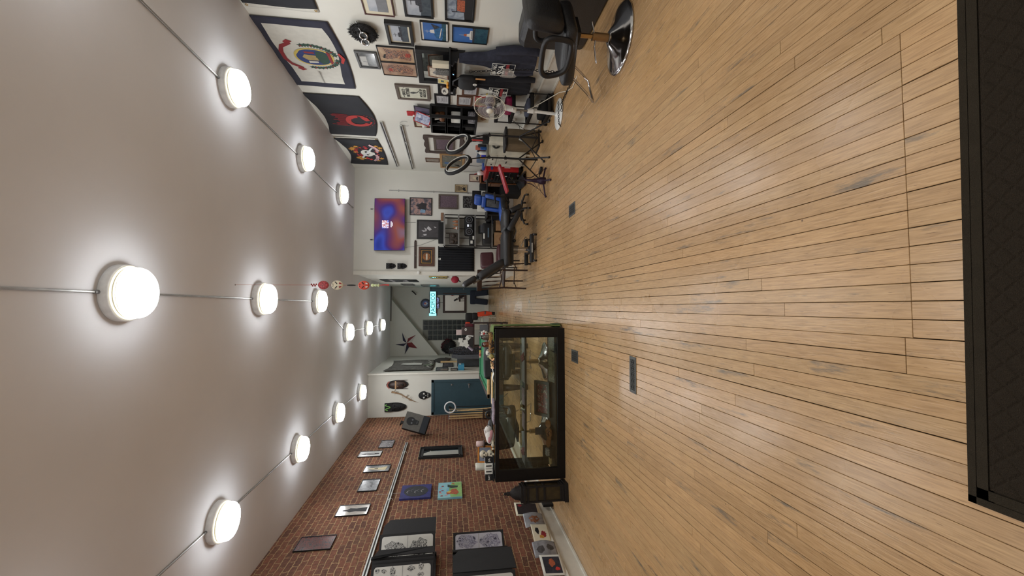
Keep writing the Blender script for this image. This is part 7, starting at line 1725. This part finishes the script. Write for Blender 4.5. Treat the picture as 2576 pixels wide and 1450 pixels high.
def jar(lb, x, y, r, h, mt, z=CZ + .071, grp='jars on the leopard box'):
    m = MB(); m.lathe([(0, 0), (r, 0), (r * 1.02, .006), (r, h * .75), (r * .7, h * .85), (r * .7, h), (0, h)], mt, n=18); m.lathe([(r * .74, h * .86), (r * .76, h * 1.02), (0, h * 1.03)], M_dark, n=18); solo(m, 'glass_jar', lb, 'jar', (x, y, z), 0, grp)
jm = mat('smoky_jar', (92, 84, 74), .15, coat=.6, noise_amt=.3, nscale=20); jar('smoky glass jar on the leopard box, walkway side', -.40, 5.70, .035, .10, jm); jar('brown glass jar on the leopard box, middle', -.50, 5.74, .036, .09, mat('jar_brown', (112, 60, 36), .2, coat=.5, noise_amt=.4)); 
m = MB(); m.ball((0, 0, .05), (.05, .05, .05), A('zebra_ball', [(30, 30, 32), (206, 200, 186), (40, 40, 42), (200, 196, 180)], 16, 103, hard=True, lo=.42, hi=.6), 18); solo(m, 'patterned_ball', 'black and white patterned ball ornament on the case', 'ornament', (-.62, 5.86, CZ), 0)
m = MB(); gy = mat('gourd_yellow', (164, 150, 84), .5, noise_amt=.2); m.ball((0, 0, .036), (.04, .04, .036), gy, 14); m.cyl((0, 0, .07), (.0, .01, .09), .006, mat('gourd_stem', (206, 206, 150), .5)); solo(m, 'small_gourd', 'small yellow-green gourd on the case edge', 'gourd', (-.655, 5.66, CZ), 0)
m = MB(); rs = random.Random(12)
for i in range(9): m.rbox((rs.uniform(-.07, .07), rs.uniform(-.03, .03), .02 + .012 * (i % 3)), (.05, .03, .012), .005, M_palewood if i % 3 else mat('peach_wood', (214, 160, 120), .6), rot=(rs.uniform(-.5, .5), rs.uniform(-.6, .6), rs.uniform(0, 3)), n=3)
solo(m, 'wood_scraps', 'loose tan wooden cut-outs between the gourd and the book', 'wood pieces', (-.74, 5.63, CZ), 0)
t = thing('flower_head', 'white petalled ornament with a red centre standing over the case corner', 'ornament', (-.36, 5.84, CZ + .071), 0)
m = MB()
for k in range(6): a = k * PI / 3; m.ball((.028 * cos(a), 0, .05 + .028 * sin(a)), (.018, .012, .018), M_white, 8)
m.cyl((0, 0, 0), (0, 0, .04), .008, M_dark); m.build('petals', t); m = MB(); m.ball((0, -.012, .05), (.014, .010, .014), M_fred, 10); m.build('centre', t)
# green towel over the case end
t = thing('green_towel', 'olive green towel draped over the walkway end of the case', 'towel', (-.285, 5.80, 0), 0)
tw_ = mat('olive_towel', (104, 122, 66), .95, bump=.6, bscale=160, noise_amt=.15)
def tf_(u, v):
    yy = -.22 + .40 * v + .01 * sin(9 * u); s = u * 1.10
    if s < .16: return (-.16 + s + .0, yy, .938 + .006 * sin(8 * v))
    z = .938 - (s - .16); k = 1 + .35 * (s - .16)
    return (.014 + .018 * abs(sin(6 * v + 3 * s)) + .012, yy * (1.0 - .5 * max(0, s - .5)), max(.02, z))
m = MB(); m.grid(tf_, 34, 18, tw_); m.build('cloth', t, solid=.006)
m = MB(); m.rbox((.035, -.02, .07), (.05, .16, .12), .02, mat('dark_green_cloth', (46, 74, 44), .9, bump=.4), n=6); m.build('bunched_hem', t)
# ================================================================ CLUTTER BY THE POOL TABLE AND CORRIDOR
rb('felt_runner', 'short stack of dark record sleeves on the pool table end rail', 'box', (-.95, 8.25, .806), (.3, .10, .05), M_grey, 0, r=.01)
m = MB(); rs = random.Random(31)
for i, c in enumerate(((206, 170, 150), (196, 100, 80), (210, 150, 110), (206, 176, 90), (30, 28, 30), (170, 120, 120))): m.ball((-.10 + .045 * i, 0, .03), (.026, .03, .028), mat('plush_col%d' % i, c, .9), 10)
solo(m, 'plush_caterpillar', 'pink, orange and yellow plush caterpillar on the green pool cloth', 'plush toy', (-1.06, 10.05, .771), 0)
# tall dark merchandise shelf
t = thing('merch_shelf', 'dark brown open shelf behind the pool table loaded with bags and boxes', 'shelf', (-.72, 11.35, 0), 0)
m = MB()
for x in (-.30, .30):
    for y in (-.18, .18): m.box((x, y, .45), (.03, .03, .9), M_darkwood)
m.build('posts', t)
for z in (.15, .5, .885): MB().bb((-.32, -.2, z - .012), (.32, .2, z + .012), M_darkwood).build('board', t)
Z9 = .8985
rb('brown_shopping_bag', 'dark brown bag with a white emblem on the merchandise shelf', 'bag', (-.62, 11.26, Z9), (.22, .16, .30), mat('bag_brown', (66, 52, 50), .7), .05, r=.02)
m = MB(); m.poly(circ(0, 0, .035, 14, .03), M_paper, 0, .002); m.poly(circ(0, 0, .012, 8), M_ink, -.001); solo(m, 'bag_emblem', 'round white emblem on the dark brown bag', 'emblem', (-.58, 11.176, Z9 + .2), 0)
rb('pink_carton', 'pale pink square carton standing high on the brown bag', 'box', (-.66, 11.3, Z9 + .302), (.14, .10, .14), mat('carton_pink', (206, 186, 182), .6), .1, r=.005)
rb('maroon_bundle', 'maroon folded cloth on the walkway side of the merchandise shelf', 'cloth', (-.48, 11.3, Z9), (.10, .18, .22), mat('maroon_cloth', (92, 34, 44), .9), 0, r=.03)
t = thing('dark_crate', 'dark crate beside the brown bag on the merchandise shelf', 'crate', (-.90, 11.36, Z9), 0)
m = MB(); m.rbox((0, 0, .16), (.22, .2, .32), .01, mat('crate_dark', (44, 38, 36), .7), n=4); m.build('body', t)
cards = [(-.96, 11.20, Z9 + .30, .2), (-.86, 11.19, Z9 + .33, .1), (-.90, 11.18, Z9 + .20, -.3), (-.99, 11.19, Z9 + .18, .75), (-.80, 11.20, Z9 + .14, .8)]
c0 = None
for i, (x, y, z, a) in enumerate(cards):
    if c0 is None: m = MB(); m.bb((-.055, -.0015, -.055), (.055, .0015, .055), M_paper); c0 = o = solo(m, 'white_card', '', 'card')
    else: o = c0.copy(); COL.objects.link(o)
    o.location = (x, y + .055, z); o.rotation_euler = (0, a, 0); o['group'] = 'white cards pinned on the dark crate'
    o['label'] = ['white card at the outer upper corner of the dark crate', 'white card highest on the dark crate', 'white card in the middle of the dark crate', 'white card set as a diamond at the outer lower side of the crate', 'white card set as a diamond nearest the brown bag'][i]
m = MB(); m.cyl((-.2, 0, 0), (.02, 0, .26), .035, mat('tube_lilac', (176, 164, 178), .6)); solo(m, 'poster_tube', 'pale lilac poster tube leaning behind the white cards', 'tube', (-.95, 11.52, Z9), 0)
rb('blue_bag', 'bright blue plastic bag on the middle board of the merchandise shelf', 'bag', (-.92, 11.22, .513), (.20, .16, .22), mat('bag_blue', (48, 88, 164), .4), 0, r=.03)
rb('white_pouch', 'rounded white pouch beside the blue bag on the middle board', 'pouch', (-.72, 11.2, .513), (.16, .14, .20), M_paper, 0, r=.05)
rb('grey_tub', 'grey storage tub on the middle board, walkway side', 'tub', (-.54, 11.22, .513), (.16, .18, .22), M_grey, 0, r=.01)
rb('folded_bags', 'black folded bags on the lowest board of the merchandise shelf', 'bag', (-.72, 11.3, .163), (.5, .28, .2), M_blackm, 0, r=.03)
m = MB(); m.tube([(0, 0, .0), (.03, 0, .10), (.0, 0, .16), (-.04, 0, .1)], [.02, .03, .026, .012], M_white, n=10); m.tube([(.02, 0, .05), (.07, 0, .12), (.05, 0, .18)], [.014, .018, .01], M_white, n=8); solo(m, 'white_figurine', 'twisted white figurine on the merchandise shelf top', 'figurine', (-.76, 11.24, Z9), 0)
# round hair-like wig on the corridor end wall, coat rack, cabinets
t = thing('wall_wig', 'shaggy black and dark red round wall piece under the sloped stair', 'wall ornament', at_wall('S', -1.52, 1.55), 0)
m = MB(); m.ball((0, -.06, 0), (.28, .07, .27), M_blackm, 18); m.build('body', t)
m = MB(); rs = random.Random(44); rd = mat('dark_red_fur', (92, 30, 38), .9)
for i in range(260):
    a = rs.uniform(0, 2 * PI); b = math.acos(rs.uniform(0, 1)); n_ = Vector((sin(b) * cos(a), -cos(b), sin(b) * sin(a))); p = Vector((.27 * n_.x, -.06 + .07 * n_.y, .26 * n_.z))
    m.cyl(p, p + Vector((n_.x, n_.y * .5, n_.z)) * .05, .010, rd if (n_.x + n_.z) > .6 else M_fur, .002, n=4, cap=False)
o = m.build('tufts', t); o['kind'] = 'stuff'
t = thing('coat_rack', 'standing rack of black sequinned garments in the corridor', 'coat rack', (-1.28, 12.75, 0), 0)
m = MB(); m.cyl((0, 0, 0), (0, 0, 1.62), .018, M_dark); m.lathe([(0, 0), (.2, 0), (.2, .02), (0, .03)], M_dark, n=20); m.tube([(-.14, 0, 1.5), (0, 0, 1.56), (.14, 0, 1.5)], .008, M_dark); m.build('stand', t)
m = MB(); garment(m, [(1.52, -.05, .06), (1.40, -.10, .10), (1.15, -.15, .14), (.9, -.17, .17), (.5, -.16, .17), (.25, -.15, .16)], .10, A('sequins', [(14, 14, 16), (20, 20, 24), (120, 124, 140), (16, 16, 18)], 60, 111, hard=True, lo=.45, hi=.68), -.03); m.build('garment', t)
m = MB(); garment(m, [(1.45, -.2, -.1), (1.2, -.24, -.08), (.6, -.24, -.06)], .05, M_grey, -.05); m.build('grey_garment', t)
t = thing('storage_locker', 'dark grey steel locker along the corridor side', 'locker', (-1.58, 13.3, 0), 0)
m = MB(); m.bb((-.20, -.25, 0), (.18, .25, 1.28), mat('locker_grey', (62, 66, 68), .5)); m.build('body', t, bevel=.005); m = MB(); m.bb((-.17, -.258, .04), (.15, -.25, .62), MATS['locker_grey']); m.bb((-.17, -.258, .66), (.15, -.25, 1.24), MATS['locker_grey']); m.build('door', t, bevel=.003)
m = MB(); m.box((0, 0, .25), (.05, .03, .5), M_palewood); solo(m, 'wooden_post', 'pale wooden post standing on the grey locker', 'post', (-1.66, 13.3, 1.281), 0)
m = MB(); rs = random.Random(50)
for i in range(8): m.rbox((rs.uniform(-.06, .06), rs.uniform(-.04, .04), .03 + .03 * i), (.07, .05, .035), .014, M_paper if i % 2 else M_grey, rot=(0, rs.uniform(-.6, .6), rs.uniform(0, 3)), n=4)
solo(m, 'rag_heap', 'heap of white and grey rags by the pool table far corner', 'rags', (-1.45, 10.62, 0), 0) if False else None
t = thing('rag_basket', 'low basket heaped with white and grey rags beyond the pool table', 'basket', (-1.42, 11.0, 0), 0)
m = MB(); m.lathe([(0, 0), (.2, 0), (.24, .5), (.22, .5), (.18, .04), (0, .04)], mat('basket_grey', (90, 84, 76), .8, bump=.6, bscale=60), n=20); m.build('basket', t)
m = MB()
for i in range(16): m.rbox((rs.uniform(-.14, .14), rs.uniform(-.14, .14), .46 + .028 * (i % 9)), (.12, .10, .05), .02, (M_paper, M_grey, M_paper, mat('rag_dark', (70, 68, 66), .9))[i % 4], rot=(rs.uniform(-.4, .4), rs.uniform(-.6, .6), rs.uniform(0, 3)), n=4)
m.build('rags', t)['kind'] = 'stuff'
t = thing('dark_palm_fan', 'dark woven palm fan hung edge-on under the stair corner', 'wall ornament', at_wall('CL', 14.6, 1.75), wrz('CL'))
m = MB(); m.ball((0, -.04, 0), (.55, .03, .26), mat('woven_dark', (52, 50, 46), .9, bump=.8, bscale=40), 20); m.build('leaf', t); m = MB(); m.tube([(-.5, -.05, -.1), (0, -.07, -.28), (.5, -.05, -.1)], .02, M_darkwood); m.build('rim', t)
# bottles and sundries on the white dresser
rs = random.Random(60); DZ = .8265
items = [('hand_soap', 'white pump bottle on the dresser top', 'bottle', (2.93, 8.05), 'pump'), ('blue_tub', 'small bright blue tub on the dresser top', 'tub', (2.93, 8.16), (.05, .06, .09), (40, 50, 190)), ('orange_carton', 'orange patterned carton on the dresser top', 'box', (2.94, 8.27), (.06, .09, .10), (206, 150, 70)),
 ('blue_towel_stack', 'folded grey-blue towel stack at the far end of the dresser', 'towel', (3.02, 8.47), (.2, .22, .16), (98, 116, 142)), ('dark_bottle', 'dark bottle at the back of the dresser top', 'bottle', (3.08, 8.08), (.05, .05, .16), (40, 40, 44)), ('red_white_carton', 'red and white carton at the back of the dresser top', 'box', (3.08, 8.18), (.07, .08, .20), (196, 110, 90)),
 ('black_organiser', 'black desk organiser full of small things on the dresser', 'organiser', (3.08, 8.32), (.12, .14, .15), (34, 34, 36)), ('blue_spray', 'blue capped bottle beside the white pump bottle', 'bottle', (3.0, 8.0), (.05, .05, .12), (40, 90, 160))]
for it in items:
    nm, lb, ct, (x, y) = it[:4]
    if it[4] == 'pump':
        m = MB(); m.lathe([(0, 0), (.032, 0), (.034, .01), (.034, .12), (.02, .14), (.010, .15), (.010, .175), (0, .175)], M_white, n=16); m.box((-.02, 0, .185), (.06, .018, .014), M_white); solo(m, nm, lb, ct, (x, y, DZ), 0, 'things on the dresser top')
    else: rb(nm, lb, ct, (x, y, DZ), it[4], mat(nm + '_col', it[5], .5, noise_amt=.25, nscale=40), .1, 'things on the dresser top', r=.01)
m = MB(); m.bb((-.11, -.005, 0), (.11, .005, .19), M_paper); solo(m, 'white_board', 'small white board leaning behind the towels on the dresser', 'board', (3.12, 8.5, DZ), 1.4)
t = thing('pen_holder', 'black wire holder bristling with small tools behind the near ring light', 'holder', (3.1, 7.8, .0), 0)
m = MB(); m.rbox((0, 0, .40), (.14, .2, .80), .01, wp, n=4); m.build('stand', t); m = MB()
for i in range(14): x, y = rs.uniform(-.05, .04), rs.uniform(-.08, .08); m.cyl((x, y, .80), (x + rs.uniform(-.03, .03), y + rs.uniform(-.03, .03), rs.uniform(.98, 1.22)), rs.uniform(.006, .014), rs.choice((M_black, M_white, M_grey, M_fred, M_blackm, M_steel)))
m.rbox((0, 0, .86), (.12, .17, .12), .01, M_blackm, n=4); m.build('tools', t)['kind'] = 'stuff'
m = MB(); m.rbox((0, 0, .03), (.20, .30, .06), .01, M_blue, n=4); solo(m, 'blue_cloth', 'blue towel folded on top of the red tool chest', 'towel', (3.0, 8.86, .786), 0)
m = MB(); m.lathe([(0, 0), (.04, 0), (.05, .1), (.03, .14), (0, .14)], M_white, n=14); m.tube([(0, 0, .12), (-.03, 0, .2)], .008, M_fred); solo(m, 'spray_bottle', 'white bottle with a red top on the tool chest', 'bottle', (2.92, 9.25, .786), 0)
m = MB(); m.tube([(3.17, 9.5, 1.15), (3.16, 9.52, .9), (3.14, 9.4, .80)], .006, M_black, n=5); m.tube([(3.17, 9.95, 1.2), (3.15, 9.9, .95), (3.13, 9.8, .84)], .004, M_black, n=5); solo(m, 'wall_cables', 'thin black cables running down the corner above the tool chest', 'cable')
